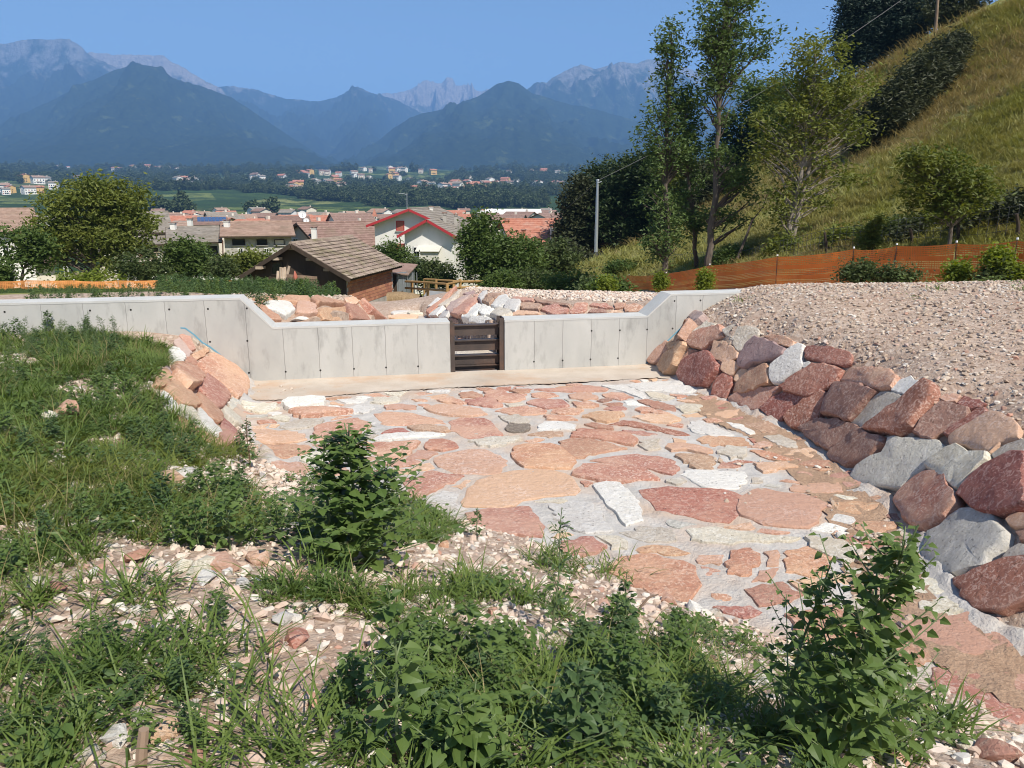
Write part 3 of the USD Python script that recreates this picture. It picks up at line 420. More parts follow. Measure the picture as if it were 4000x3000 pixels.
# ------------------------------------------------------------------ stone revetments
STONES_R = [('D',k,p) for k,p in [
 ('lilac',[(540,130),(580,85),(650,80),(750,130),(690,180),(590,170)]),('cream',[(570,285),(640,230),(740,165),(835,205),(820,228),(700,262)]),('red',[(530,390),(550,305),(610,280),(700,268),(850,238),(935,240),(910,330),(860,370),(790,420),(720,490),(640,455),(560,425)]),
 ('peach',[(350,340),(430,260),(540,180),(640,185),(580,250),(540,300),(520,375),(380,385)]),('peach',[(100,595),(200,490),(320,390),(415,430),(305,540),(248,640),(180,640)]),('orange',[(325,388),(510,385),(530,440),(455,520),(440,650),(360,755),(252,660),(305,545),(420,430)]),
 ('dark_red',[(470,760),(480,620),(590,545),(700,522),(780,498),(830,600),(885,645),(870,710),(740,860),(610,885),(520,840)]),('orange',[(455,600),(530,450),(590,465),(665,480),(660,520),(580,545)]),('cream',[(920,290),(1000,215),(1150,225),(1280,235),(1300,300),(1225,390),(1130,478),(1085,488),(1010,400)]),
 ('peach',[(790,500),(850,380),(930,365),(990,410),(1080,495),(1080,560),(1000,582),(900,600),(820,560)]),('peach',[(885,690),(900,615),(1000,588),(1060,610),(1100,660),(1030,750),(950,730)]),('peach',[(1030,800),(1080,705),(1130,668),(1190,692),(1140,790),(1080,835)]),
 ('dark_red',[(800,960),(810,850),(880,740),(960,718),(1020,770),(1015,850),(950,990),(860,980)]),('lilac',[(1080,600),(1100,520),(1200,412),(1310,337),(1400,385),(1510,430),(1600,468),(1570,540),(1400,600),(1250,640),(1180,685),(1100,650)]),('red',[(1360,320),(1450,303),(1600,325),(1700,390),(1680,450),(1600,435),(1440,382)]),
 ('white',[(1435,700),(1500,600),(1620,490),(1740,430),(1800,450),(1770,560),(1760,700),(1680,755),(1540,855),(1470,850)]),('dark_red',[(1800,500),(1830,445),(2100,460),(2212,490),(2290,525),(2280,640),(2212,658),(2000,620),(1810,560)]),('white',[(1770,612),(1840,600),(1885,625),(1825,680),(1770,668)]),
 ('orange',[(1060,940),(1080,850),(1250,680),(1400,632),(1420,720),(1440,855),(1300,876),(1180,940)]),('dark_red',[(1560,870),(1700,772),(1900,618),(2130,652),(2205,692),(2110,860),(1960,930),(1830,982),(1680,930)]),('red',[(1010,1000),(1100,940),(1300,885),(1550,870),(1490,945),(1330,1105),(1240,1130),(1040,1060)]),
 ('dark_red',[(1335,1112),(1480,965),(1600,908),(1800,975),(1650,1150),(1540,1250),(1440,1200)]),('dark_red',[(1610,1220),(1665,1155),(1855,995),(2000,935),(2060,952),(2010,1100),(1980,1230),(1880,1330),(1760,1350),(1640,1290)])]] + [('E',k,p) for k,p in [
 ('brown',[(355,500),(370,420),(420,305),(560,332),(660,362),(590,440),(510,538),(430,520)]),('red',[(435,285),(490,210),(700,235),(775,265),(745,345),(660,353),(580,328)]),('cream',[(515,540),(560,480),(680,362),(820,387),(760,440),(690,510),(600,578)]),('white',[(740,345),(790,287),(860,275),(910,310),(860,360),(820,382)]),
 ('dark_red',[(607,590),(720,502),(870,362),(960,305),(1000,322),(1000,400),(880,570),(790,618),(690,605)]),('brown',[(215,590),(330,535),(450,530),(558,580),(480,660),(400,715),(320,690)]),('brown',[(395,745),(470,665),(562,592),(700,630),(710,670),(640,740),(510,825),(430,790)]),('brown',[(868,600),(912,520),(990,442),(1030,422),(1110,450),(1190,462),(1190,500),(1060,590),(980,648)]),
 ('peach',[(1010,390),(1050,365),(1150,390),(1120,428),(1060,425)]),('dark_red',[(1115,430),(1160,387),(1290,430),(1210,462)]),('dark_red',[(1060,608),(1110,560),(1250,470),(1340,482),(1200,558),(1085,632)]),('peach',[(1088,640),(1205,560),(1340,492),(1430,530),(1490,590),(1480,640),(1390,670),(1330,738),(1210,710),(1100,672)]),
 ('grey',[(530,880),(570,812),(720,685),(722,632),(850,625),(1000,652),(1060,692),(1050,730),(950,808),(880,850),(800,930),(640,930),(560,920)]),('cream',[(962,815),(1080,712),(1150,692),(1200,732),(1330,742),(1335,800),(1260,870),(1170,968),(1080,920)]),('cream',[(1345,740),(1400,692),(1508,640),(1560,640),(1530,720),(1380,778)]),
 ('dark_red',[(1182,990),(1250,892),(1400,775),(1490,725),(1580,740),(1580,1030),(1400,1090),(1330,1088)]),('red',[(787,1040),(840,955),(960,855),(1050,872),(1158,1000),(1158,1060),(1080,1130),(950,1180),(880,1190)]),('grey',[(957,1320),(1000,1202),(1130,1105),(1210,1072),(1370,1110),(1450,1200),(1430,1280),(1330,1330),(1320,1388),(1150,1440),(1010,1420)]),
 ('dark_red',[(1120,1470),(1300,1402),(1420,1352),(1620,1322),(1640,1600),(1340,1650),(1220,1640),(1150,1560)]),('red',[(1425,1130),(1508,1085),(1580,1080),(1580,1165),(1470,1178)]),('cream',[(1412,1338),(1440,1290),(1508,1252),(1580,1260),(1580,1318)]),('orange',[(1470,1190),(1520,1180),(1600,1185),(1600,1235),(1500,1240)])]]
STONES_L = [('L',k,p) for k,p in [
 ('red',[(1545,490),(1610,455),(1650,500),(1685,590),(1640,620),(1600,560)]),('lilac',[(1500,560),(1543,497),(1598,562),(1638,640),(1620,690),(1560,620)]),('cream',[(1612,430),(1660,450),(1740,520),(1700,548),(1660,500)]),('white',[(1450,620),(1480,585),(1540,600),(1590,680),(1570,740),(1540,750),(1490,710)]),
 ('orange',[(1690,690),(1650,640),(1730,600),(1780,572),(1800,610),(1760,650)]),('cream',[(1740,545),(1780,530),(1890,625),(1830,628),(1800,590)]),('red',[(1700,740),(1760,682),(1830,630),(1900,642),(2000,740),(2110,860),(2130,920),(2110,1000),(2040,1020),(1960,958),(1855,878)]),
 ('red',[(1470,810),(1490,740),(1600,730),(1700,752),(1755,830),(1690,932),(1600,958),(1530,880)]),('red',[(1692,942),(1762,842),(1850,884),(1955,970),(1978,1012),(1928,1088),(1850,1118),(1762,1000)]),('orange',[(1410,950),(1470,872),(1530,892),(1620,955),(1700,1060),(1680,1113),(1560,1080),(1500,1030)]),
 ('orange',[(1695,1030),(1702,965),(1750,1005),(1840,1110),(1900,1165),(1880,1230),(1800,1198),(1722,1105)]),('white',[(1370,1010),(1400,960),(1460,990),(1520,1080),(1480,1150),(1420,1090)]),('cream',[(1475,1152),(1540,1087),(1640,1118),(1690,1172),(1740,1290),(1700,1292),(1600,1222),(1540,1192)]),
 ('white',[(1692,1165),(1722,1113),(1800,1200),(1895,1290),(1910,1340),(1880,1350),(1780,1300)]),('cream',[(1905,1140),(1930,1085),(1990,1112),(2080,1232),(2060,1270),(1980,1240)]),('grey',[(1952,1040),(2000,1008),(2060,1030),(2090,1090),(2080,1170),(2000,1105)]),
 ('red',[(1882,1340),(1912,1205),(1960,1252),(2030,1312),(2050,1380),(1960,1440),(1900,1400)]),('orange',[(1330,860),(1400,765),(1452,790),(1468,870),(1400,930),(1320,920)]),('lilac',[(1375,775),(1420,740),(1440,750),(1470,800),(1455,860)]),('orange',[(1480,1185),(1600,1240),(1750,1332),(1930,1445),(1850,1440),(1650,1340)]),('orange',[(1580,600),(1640,650),(1690,700),(1690,740),(1600,725),(1580,690)])]]
STONES_BL = [('H',k,p) for k,p in [
 ('orange',[(410,1060),(500,1040),(640,1042),(660,1078),(580,1088),(470,1088)]),('white',[(505,1107),(560,1087),(720,1085),(750,1110),(780,1160),(690,1215),(600,1160)]),('orange',[(662,1070),(720,1035),(890,1040),(910,1082),(800,1088),(720,1083)]),('peach',[(792,1092),(880,1088),(950,1112),(965,1180),(900,1190),(790,1180),(787,1130)]),
 ('orange',[(722,1092),(782,1097),(780,1150),(757,1120)]),('orange',[(915,1060),(960,1040),(1100,990),(1180,1040),(1218,1088),(1140,1108),(970,1113)]),('orange',[(972,1132),(1100,1118),(1175,1122),(1228,1180),(1220,1230),(1000,1232),(972,1180)]),('peach',[(1085,988),(1270,980),(1280,1000),(1220,1028),(1150,1025)]),('peach',[(1285,1000),(1320,970),(1380,1018),(1330,1048),(1292,1030)]),
 ('orange',[(1185,1112),(1305,1092),(1395,1150),(1425,1232),(1250,1232),(1235,1170)]),('terracotta',[(1335,1062),(1390,1030),(1480,1100),(1575,1212),(1480,1232),(1420,1165)]),('white',[(740,1228),(800,1197),(960,1195),(998,1228)]),('orange',[(418,1097),(480,1095),(560,1150),(640,1202),(655,1232),(560,1232)]),('white',[(360,1050),(420,1048),(450,1070),(420,1085)]),('peach',[(1205,1042),(1280,1018),(1328,1062),(1308,1088),(1232,1098)])]]
STONES_BR = [('I',k,p) for k,p in [
 ('white',[(385,1108),(470,1032),(500,1052),(440,1108)]),('terracotta',[(377,1170),(480,1072),(600,972),(630,962),(560,1042),(402,1182)]),('cream',[(480,1110),(580,1042),(655,948),(668,965),(620,1052),(542,1102)]),('lilac',[(547,1150),(590,1092),(700,1022),(755,1017),(700,1082),(602,1178)]),('red',[(597,1188),(650,1132),(740,1052),(810,1032),(805,1080),(720,1160),(660,1203)]),
 ('white',[(682,1200),(740,1132),(800,1075),(850,1102),(828,1150),(780,1200),(740,1248),(692,1243)]),('white',[(825,1160),(870,1108),(958,1137),(920,1190),(862,1188)]),('brown',[(865,1080),(900,1032),(958,1060),(920,1108)]),('white',[(822,1040),(860,992),(898,992),(888,1040),(852,1088)]),('white',[(925,1108),(1000,1032),(1060,1022),(1098,1070),(1042,1118),(960,1128)]),
 ('white',[(1045,1120),(1092,1073),(1180,1072),(1188,1110),(1140,1168),(1062,1158)]),('cream',[(925,1190),(980,1142),(1070,1152),(1118,1190),(1000,1225)]),('white',[(765,1222),(800,1198),(900,1193),(948,1225),(900,1250),(772,1250)]),('red',[(1115,1050),(1130,1032),(1300,1052),(1290,1073),(1180,1070)]),('brown',[(1182,1100),(1200,1087),(1340,1092),(1368,1110),(1338,1148),(1200,1138)]),
 ('red',[(1363,1140),(1400,1112),(1500,1103),(1598,1140),(1578,1173),(1450,1178)]),('brown',[(1312,1062),(1500,1082),(1618,1097),(1600,1118),(1450,1098),(1340,1083)]),('red',[(1604,1160),(1640,1092),(1700,1077),(1758,1087),(1748,1148),(1660,1173)]),('red',[(1772,1100),(1800,1082),(1920,1092),(1978,1128),(1900,1128)]),('brown',[(1762,1160),(1800,1128),(1920,1147),(1928,1168)]),
 ('orange',[(1992,1100),(2010,1082),(2088,1082),(2078,1118),(2000,1128)]),('red',[(2082,1160),(2092,1102),(2160,1092),(2230,1102),(2220,1163)]),('peach',[(1942,1170),(1980,1142),(2040,1142),(2068,1165)]),('peach',[(1122,1190),(1150,1152),(1340,1162),(1348,1180)]),('lilac',[(685,1000),(780,972),(790,990),(742,1008)]),
 ('peach',[(772,1010),(850,982),(840,1000),(800,1028)]),('white',[(472,1190),(540,1133),(588,1160),(558,1208),(500,1218)]),('brown',[(582,1220),(620,1208),(688,1245),(600,1253)]),('white',[(405,1195),(470,1135),(535,1120),(470,1190)]),('brown',[(890,1030),(910,990),(1010,1010),(985,1035),(960,1050)])]]
def revetment(name, label, stones, h, seed, n_fixed=None, loc=(0, 0, 0)):
    t = thing(name, label, 'stone revetment', loc); r = np.random.default_rng(seed)
    for i, (crop, kind, pts) in enumerate(stones):
        a = V(crop, pts); p = onto(a[:, 0], a[:, 1]); p = p[np.isfinite(p[:, 0])]
        if len(p) < 4: continue
        c = np.median(p, 0); far = np.linalg.norm(p - c, axis=1); p = p[far < 5.0 * np.median(far)]
        c = p.mean(0); e = 0.25
        gx, gy = (G(c[0] + e, c[1]) - G(c[0] - e, c[1])) / (2 * e), (G(c[0], c[1] + e) - G(c[0], c[1] - e)) / (2 * e)
        nrm = norm([-float(gx), -float(gy), 1.0])
        if n_fixed is not None: nrm = norm(nrm + n_fixed)
        p = p - np.outer((p - c) @ nrm, nrm) * 0.75
        size = math.sqrt(max(1e-4, 0.5 * np.linalg.norm(sum(np.cross(p[k] - c, p[(k + 1) % len(p)] - c) for k in range(len(p))))))
        p = c + (p - c) * 1.035; ring = outline(p, max(0.05, size / 7), 0.016, seed + i)
        if np.dot(sum(np.cross(ring[k] - c, ring[(k + 1) % len(ring)] - c) for k in range(len(ring))), nrm) < 0: ring = ring[::-1]
        hh = 0.52 * h * (0.75 + 0.6 * r.random()) * min(1.2, max(0.5, size / 0.45))
        tilt = norm(nrm + 0.13 * r.normal(size=3))
        part(t, 'stone', pillow(ring, tilt, [(0.95, -0.3 * size - 0.1), (1.02, -0.02), (1.03, 0.5 * hh), (1.01, 0.85 * hh), (0.955, 1.0 * hh), (0.7, 1.03 * hh), (0.36, 1.05 * hh)], seed + i, 0.022 * min(1.3, size / 0.4)), 'stone_' + kind, smooth=33)
    return t
revetment('stone_revetment', 'sloping bank of big red and grey boulders along the right side of the paved channel', STONES_R, 0.15, 100, loc=gp(1745, 940))
revetment('stone_revetment', 'short slope of red and white boulders against the left end of the near concrete wall', STONES_L, 0.13, 300, loc=gp(530, 860))
revetment('stone_revetment', 'orange and white boulders behind the left half of the concrete wall, below the hut', STONES_BL, 0.14, 500, loc=at(700, 690, 14.5))
revetment('stone_revetment', 'white and red boulders behind the steel stoplogs and right half of the concrete wall', STONES_BR, 0.14, 700, loc=at(1100, 690, 14.5))
DF = whole('downstream_floor', sheet(DOWN.buffer(0.3), 0.12, lambda X, Y: -0.27 + 0.03 * fbm(np.stack([X, Y, 0 * X], -1), 3, 2)), 'mortar', kind='structure', smooth=True)
for k, (kind, pts) in enumerate([('white', [(840,676),(880,670),(895,674),(850,680)]), ('peach', [(830,685),(870,681),(905,683),(900,690),(850,690)]), ('cream', [(880,676),(912,672),(915,680),(885,681)]), ('peach', [(915,690),(960,694),(990,698),(930,700)]), ('cream', [(1000,705),(1060,705),(1080,715),(1010,716)]), ('peach', [(870,695),(960,703),(990,712),(880,708)]), ('red', [(985,735),(1030,732),(1085,734),(1080,742),(990,744)]), ('cream', [(985,762),(1085,758),(1086,768),(990,772)])]):
    a = np.array(pts, float); p = gp(a[:, 0], a[:, 1], -0.25); ring = outline(p, 0.12, 0.02, k)
    if not sg.Polygon(ring[:, :2]).exterior.is_ccw: ring = ring[::-1]
    part(DF, 'paving_stone', pillow(ring, UP, [(1, -0.05), (1, 0.02), (0.95, 0.04), (0.5, 0.045)], k, 0.008), 'stone_' + kind, smooth=35)

# ------------------------------------------------------------------ the concrete wall, in formwork panels, and the steel stoplogs
TH_W = 0.42
def S(pts): a = np.asarray(pts, float); return wallpt(a[:, 0], a[:, 1])
topL = S([(-420, 655), (0, 651.4), (517.6, 646.4), (588.7, 705.9), (971.6, 695.8)])
topR = S([(1090, 692.7), (1398, 687.2), (1449.3, 634.7), (1600, 631.6), (1760, 628)])
zl = topL[1:3, 1].mean(); topL[:3, 1] = zl; topL[3:, 1] = topL[3:, 1].mean(); topR[:2, 1] = topL[3, 1]; topR[2:, 1] = topR[2:, 1].mean()
HOLES = [('L', [(40,262),(405,256),(778,250),(1130,244),(1462,240),(1797,236),(2133,231),(1815,520),(2137,512),(2152,788)]), ('B', [(160,125),(478,115),(778,103),(1068,90),(1345,78),(1622,68)]), ('K', [(245,1310),(490,1305),(725,1298),(945,1290),(962,1052),(1186,1047)]), ('C', [(632,28),(880,18),(1120,8),(1358,-2)])]
def build_wall(label, top, joints, s_end, loc):
    t = thing('concrete_wall', label, 'wall', loc)
    poly = sg.Polygon(list(map(tuple, top)) + [(top[-1, 0], -0.4), (top[0, 0], -0.4)]); s0, s1 = top[0, 0], top[-1, 0]
    js = sorted(j for j in joints if s0 + 0.05 < j < s1 - 0.05); ed = [s0] + js + [s1]
    fullp = poly
    lower = fullp.intersection(sg.Polygon(list(map(tuple, top - [0, 0.03])) + [(s1, -0.5), (s0, -0.5)]))
    part(t, 'wall_core', extrude(lower.buffer(-0.012, join_style=2), W0 - WN * 0.012, WD, UP, -WN * (TH_W - 0.02)), 'concrete')
    for a, b in zip(ed[:-1], ed[1:]):
        strip = lower.intersection(sg.box(a + 0.0022, -1, b - 0.0022, 5)).buffer(-0.003, join_style=2).buffer(0.003)
        # front face with a small chamfer
        part(t, 'wall_panel', extrude(strip, W0, WD, UP, -WN * (TH_W - 0.004)), 'concrete')
    cop = fullp.difference(sg.Polygon(list(map(tuple, top - [0, 0.029])) + [(s1 + 1, -0.5), (s0 - 1, -0.5)]))
    part(t, 'coping', extrude(cop, W0 + WN * 0.004, WD, UP, -WN * (TH_W + 0.008)), 'coping')
    for crop, pts in HOLES:
        for x, y in V(crop, pts):
            s, z = wallpt(x, y)
            if s0 < s < s1: part(t, 'tie_hole', tube([wall3(s, z, -0.0025), wall3(s, z, 0.004)], 0.014, 9), 'hole')
    return t
jL = [float(wallpt(x, 760)[0]) for x in (-170, -80, 10, 101, 191, 282, 365.6, 450)] + [float(wallpt(x, y)[0]) for x, y in ((539.8, 800), (616.5, 800), (691.5, 800), (764, 800), (834.8, 800), (904, 800))]
jR = [float(wallpt(x, 740)[0]) for x in (1154, 1215.6, 1277, 1337, 1397, 1457, 1513, 1570)]
wl = build_wall('long grey concrete wall left of the steel stoplogs, stepping up towards the weeds', topL, jL, 0, wall3(2, 0))
wr = build_wall('grey concrete wall right of the steel stoplogs, stepping up into the gravel bank', topR, jR, 0, wall3(6, 0))
def ribbon(par, name, pix, wdt, m):
    a = np.array(pix, float); sz = wallpt(a[:, 0], a[:, 1]); o = []
    for (p, q) in zip(sz[:-1], sz[1:]):
        d = norm(q - p); n = np.array([-d[1], d[0]]) * wdt
        o.append(obox(wall3(*(p - n), back=-0.0035), wall3(*q) - wall3(*p), wall3(*(2 * n)) - wall3(0, 0), WN * -0.003))
    part(par, name, join(o), m)
ribbon(wl, 'blue_mark', V('L', [(1560, 400), (1600, 402), (1680, 460), (1750, 528), (1810, 560), (1890, 622), (2060, 780), (2165, 870)]), 0.009, 'blue_paint')
ribbon(wr, 'blue_mark', V('D', [(545, 95), (500, 160), (420, 245), (290, 372), (180, 485), (105, 570), (55, 620)]), 0.009, 'blue_paint')
GB = 0.16
gate = thing('stoplog_barrier', 'dark brown steel stoplog beams closing the slot in the concrete wall', 'barrier', wall3(3.0, 0, GB))
s_l, s_r = topL[-1, 0] - 0.02, float(wallpt(1088, 745)[0]) - 0.05
def beam(y_top, y_bot, x=972):
    zt, zb = float(wallpt(x, y_top, GB)[1]), float(wallpt(x, y_bot, GB)[1]); L = s_r - s_l
    fl = 0.016; dep = 0.09
    prof = [((-0.045, zt - fl), (dep, zt)), ((0.012, zb), (dep, zb + fl)), ((0.0, zb), (0.012, zt - fl))]
    out = [obox(wall3(s_l, b[0], GB + a[0]), WD * L, -WN * (b2 - a[0]), UP * (z2 - b[0])) for (a, b, b2, z2) in [((p[0][0],), (p[0][1],), p[1][0], p[1][1]) for p in prof]]
    return join(out)
for yt, yb in ((702.2, 726.0), (735.2, 759.2), (768.0, 788.6), (789.4, 803.0)):
    part(gate, 'beam', beam(yt, yb), 'steel')
def channel(s, sgn, z1):
    w, d, t = 0.06, 0.26, 0.012; o = wall3(s, -0.1, GB - 0.13)
    return join([obox(o, WD * t, -WN * d, UP * (z1 + 0.1)), obox(o + WD * (t if sgn > 0 else -w), WD * w, -WN * t, UP * (z1 + 0.1)), obox(o - WN * (d - t) + WD * (t if sgn > 0 else -w), WD * w, -WN * t, UP * (z1 + 0.1))])
zt = topL[-1, 1]
part(gate, 'side_channel', channel(topL[-1, 0] + 0.001, 1, zt - 0.02), 'steel'); part(gate, 'side_channel', channel(topR[0, 0] - 0.014, -1, zt + 0.03), 'steel')
# ------------------------------------------------------------------ buildings
surf('plaster_white', [(0.3, (0.66, 0.64, 0.58)), (0.7, (0.74, 0.72, 0.66))], 0.8, 6, 0.9, 0.1, 30, 0.003, second=((0.5, 0.48, 0.42), 0.6, 0.55, 0.75, 0.4, (1, 1, 0.3)))
surf('plaster_cream', [(0.3, (0.55, 0.49, 0.40)), (0.7, (0.64, 0.58, 0.48))], 0.8, 6, 0.9, 0.1, 30, 0.003)
surf('stone_cladding', [(0.3, (0.30, 0.28, 0.24)), (0.7, (0.46, 0.44, 0.39))], 1.5, 6, 0.9, 0.6, 8, 0.03, vor=(3.5, 0.6), stretch=(1, 1, 2.5))
def tilemat(name, a, b, moss=(0.16, 0.13, 0.08), amt=0.5): surf(name, [(0.3, a), (0.7, b)], 0.9, 6, 0.9, 0.5, 9, 0.03, vor=(3.2, 0.5), second=(moss, 0.7, 0.5, 0.7, amt))
tilemat('tiles_tan', (0.27, 0.18, 0.135), (0.36, 0.25, 0.19)); tilemat('tiles_grey', (0.20, 0.175, 0.145), (0.29, 0.255, 0.215)); tilemat('tiles_brown', (0.20, 0.125, 0.10), (0.28, 0.185, 0.15)); tilemat('tiles_red', (0.34, 0.13, 0.085), (0.45, 0.20, 0.13), (0.42, 0.32, 0.26), 0.5)
surf('tiles_hut', [(0.3, (0.20, 0.15, 0.115)), (0.7, (0.31, 0.245, 0.195))], 2.5, 6, 0.95, 0.6, 14, 0.02, rand=0.22, hue=0.01, second=((0.13, 0.115, 0.05), 0.8, 0.5, 0.66, 0.7))
surf('brick', [(0.3, (0.34, 0.145, 0.085)), (0.7, (0.44, 0.205, 0.125))], 2, 5, 0.9, 0.3, 20, 0.01, rand=0.16, hue=0.008)
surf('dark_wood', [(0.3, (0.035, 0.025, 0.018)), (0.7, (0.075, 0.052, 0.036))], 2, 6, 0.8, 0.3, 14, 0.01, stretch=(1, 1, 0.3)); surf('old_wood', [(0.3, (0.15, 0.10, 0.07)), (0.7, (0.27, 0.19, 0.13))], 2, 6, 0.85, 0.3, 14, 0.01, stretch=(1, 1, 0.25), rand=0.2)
surf('pale_wood', [(0.3, (0.32, 0.24, 0.17)), (0.7, (0.46, 0.36, 0.27))], 3, 6, 0.85, 0.2, 20, 0.01, rand=0.2); surf('yellow_wood', [(0.3, (0.30, 0.17, 0.06)), (0.7, (0.40, 0.25, 0.10))], 3, 6, 0.7, 0.2, 20, 0.01, rand=0.1)
surf('block', [(0.3, (0.34, 0.31, 0.27)), (0.7, (0.44, 0.41, 0.36))], 2, 6, 0.95, 0.4, 20, 0.01); plain('red_trim', (0.38, 0.035, 0.04), 0.5); plain('window_dark', (0.018, 0.02, 0.022), 0.15, spec=0.6); plain('shutter_red', (0.36, 0.11, 0.07), 0.6)
plain('frame_white', (0.7, 0.69, 0.66), 0.5); plain('shed_metal', (0.24, 0.265, 0.27), 0.45, metal=0.3); plain('barrel_blue', (0.02, 0.10, 0.42), 0.35); plain('zinc', (0.42, 0.44, 0.46), 0.4, metal=0.6); plain('dish', (0.62, 0.62, 0.6), 0.5); plain('solar', (0.03, 0.05, 0.12), 0.12, spec=0.8)
surf('hay', [(0.3, (0.20, 0.13, 0.07)), (0.7, (0.36, 0.26, 0.15))], 6, 6, 0.95, 1.0, 20, 0.05, stretch=(3, 3, 0.6)); surf('road_grey', [(0.3, (0.22, 0.22, 0.21)), (0.7, (0.3, 0.3, 0.29))], 2, 5, 0.9, 0.1); plain('wire', (0.10, 0.10, 0.10), 0.5, metal=0.5); plain('rust', (0.12, 0.055, 0.035), 0.7)
plain('awning', (0.58, 0.55, 0.47), 0.6)

def slab_courses(o, along, down, n, nrm, lift=0.035, thick=0.05):
    """A tiled roof slope as n overlapping courses."""
    st = down / n
    return join([obox(o + st * k + nrm * 0.0, along, st * 1.12 + nrm * lift, nrm * thick) for k in range(n)])
class House: pass
def gable(name, label, cat, apex, head, L, left, right, zg, wall_m, roof_m, over=(0.5, 0.6), courses=14, fascia='dark_wood', group=None, loc=None, hip=0.0):
    """apex: near end of the ridge; head: heading of the ridge in degrees clockwise from +y; left/right = (half width, drop)."""
    h = House(); a = np.array([math.sin(math.radians(head)), math.cos(math.radians(head)), 0.0]); b = np.array([a[1], -a[0], 0.0])
    h.a, h.b, h.apex = a, b, np.asarray(apex, float); t = h.t = thing(name, label, cat, (apex[0], apex[1], zg) if loc is None else loc, group)
    zr = apex[2]; so, eo = over; prof = []
    def zroof(s): hw, dr = (left if s < 0 else right); return zr - dr * abs(s) / hw - 0.06
    pl = [(-left[0] + so, zg - 0.5), (right[0] - so, zg - 0.5), (right[0] - so, zroof(right[0] - so)), (0, zr - 0.06), (-left[0] + so, zroof(-left[0] + so))]
    o = np.array([apex[0], apex[1], 0.0])
    part(t, 'wall', extrude(sg.Polygon(pl), o + a * eo, b, UP, a * (L - 2 * eo)), wall_m)
    rf = None
    for sgn, (hw, dr) in ((-1, left), (1, right)):
        d = b * sgn * hw - UP * dr; n = norm(np.cross(a, d) * (1 if sgn < 0 else -1)); n = n if n[2] > 0 else -n
        part(t, 'roof', slab_courses(h.apex, a * L, d, courses, n), roof_m)
        if fascia: part(t, 'fascia', join([obox(h.apex - a * 0.03 + n * 0.06, a * 0.05, d, -UP * 0.24), obox(h.apex + d + n * 0.05, a * L, b * sgn * 0.04, -UP * 0.14)]), fascia)
    part(t, 'ridge_tiles', tube([h.apex + UP * 0.06, h.apex + a * L + UP * 0.06], 0.11, 6), roof_m)
    h.front = (o + a * eo, -a); h.right = (o + b * (right[0] - so), b); h.left = (o - b * (left[0] - so), -b)
    return h
def quad_on(plane, rect):
    """Pixel rectangle on a vertical plane -> origin, width vector, height vector."""
    o, n = plane; x0, y0, x1, y1 = rect; d = ray([x0, x1, x0], [y1, y1, y0]); t = ((o - EYEV) @ n) / (d @ n); p = EYEV + d * t[:, None]
    w = p[1] - p[0]; w[2] = 0; return p[0], w, UP * (p[2][2] - p[0][2])
def window(t, plane, rect, frame='frame_white', pane='window_dark', name='window', bars=True, sill=True, fw=0.07):
    o, w, hgt = quad_on(plane, rect); n = plane[1]; u = norm(w); W, Hh = np.linalg.norm(w), hgt[2]
    f = part(t, name, join([obox(o + n * 0.004, u * fw, hgt, n * 0.05), obox(o + w - u * fw + n * 0.004, u * fw, hgt, n * 0.05), obox(o + u * fw + n * 0.004, w - 2 * u * fw, UP * fw, n * 0.05), obox(o + u * fw + hgt - UP * fw + n * 0.004, w - 2 * u * fw, UP * fw, n * 0.05)] +
             ([obox(o + w / 2 - u * fw * 0.4 + UP * fw + n * 0.006, u * fw * 0.8, hgt - UP * 2 * fw, n * 0.04)] if bars else [])), frame)
    part(f, 'pane', obox(o + u * fw + UP * fw + n * 0.005, w - 2 * u * fw, hgt - UP * 2 * fw, n * 0.018), pane)
    if sill: part(f, 'sill', obox(o - u * 0.08 - UP * 0.06 + n * 0.004, w + u * 0.16, UP * 0.06, n * 0.14), 'block')
    return f
def chimney(t, px, y_top, y_bot, D, wpx, m='plaster_white', cap='tiles_brown', par=None):
    p = at(px, y_bot, D); q = at(px, y_top, D); w = wpx * D / FPX; h = q[2] - p[2]
    c = part(par or t, 'chimney', join([box((p[0], p[1], p[2] + h * 0.4 - 0.3), (w, w, h * 0.8 + 0.6)), box((p[0], p[1], p[2] + h * 0.81), (w * 1.25, w * 1.25, h * 0.05))] + [box((p[0] + i * w * 0.42, p[1] + j * w * 0.42, p[2] + h * 0.87), (w * 0.2, w * 0.2, h * 0.1)) for i in (-1, 1) for j in (-1, 1)]), m)
    part(c, 'chimney_cap', box((p[0], p[1], p[2] + h * 0.95), (w * 1.45, w * 1.45, h * 0.07)), cap)

# --- the hut
AP = at(627.4, 528.4, 42.0); hd = 10.6
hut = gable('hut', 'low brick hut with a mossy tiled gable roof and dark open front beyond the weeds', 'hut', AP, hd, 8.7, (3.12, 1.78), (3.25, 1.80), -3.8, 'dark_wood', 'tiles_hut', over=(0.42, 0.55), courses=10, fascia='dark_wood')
t = hut.t; a, b = hut.a, hut.b
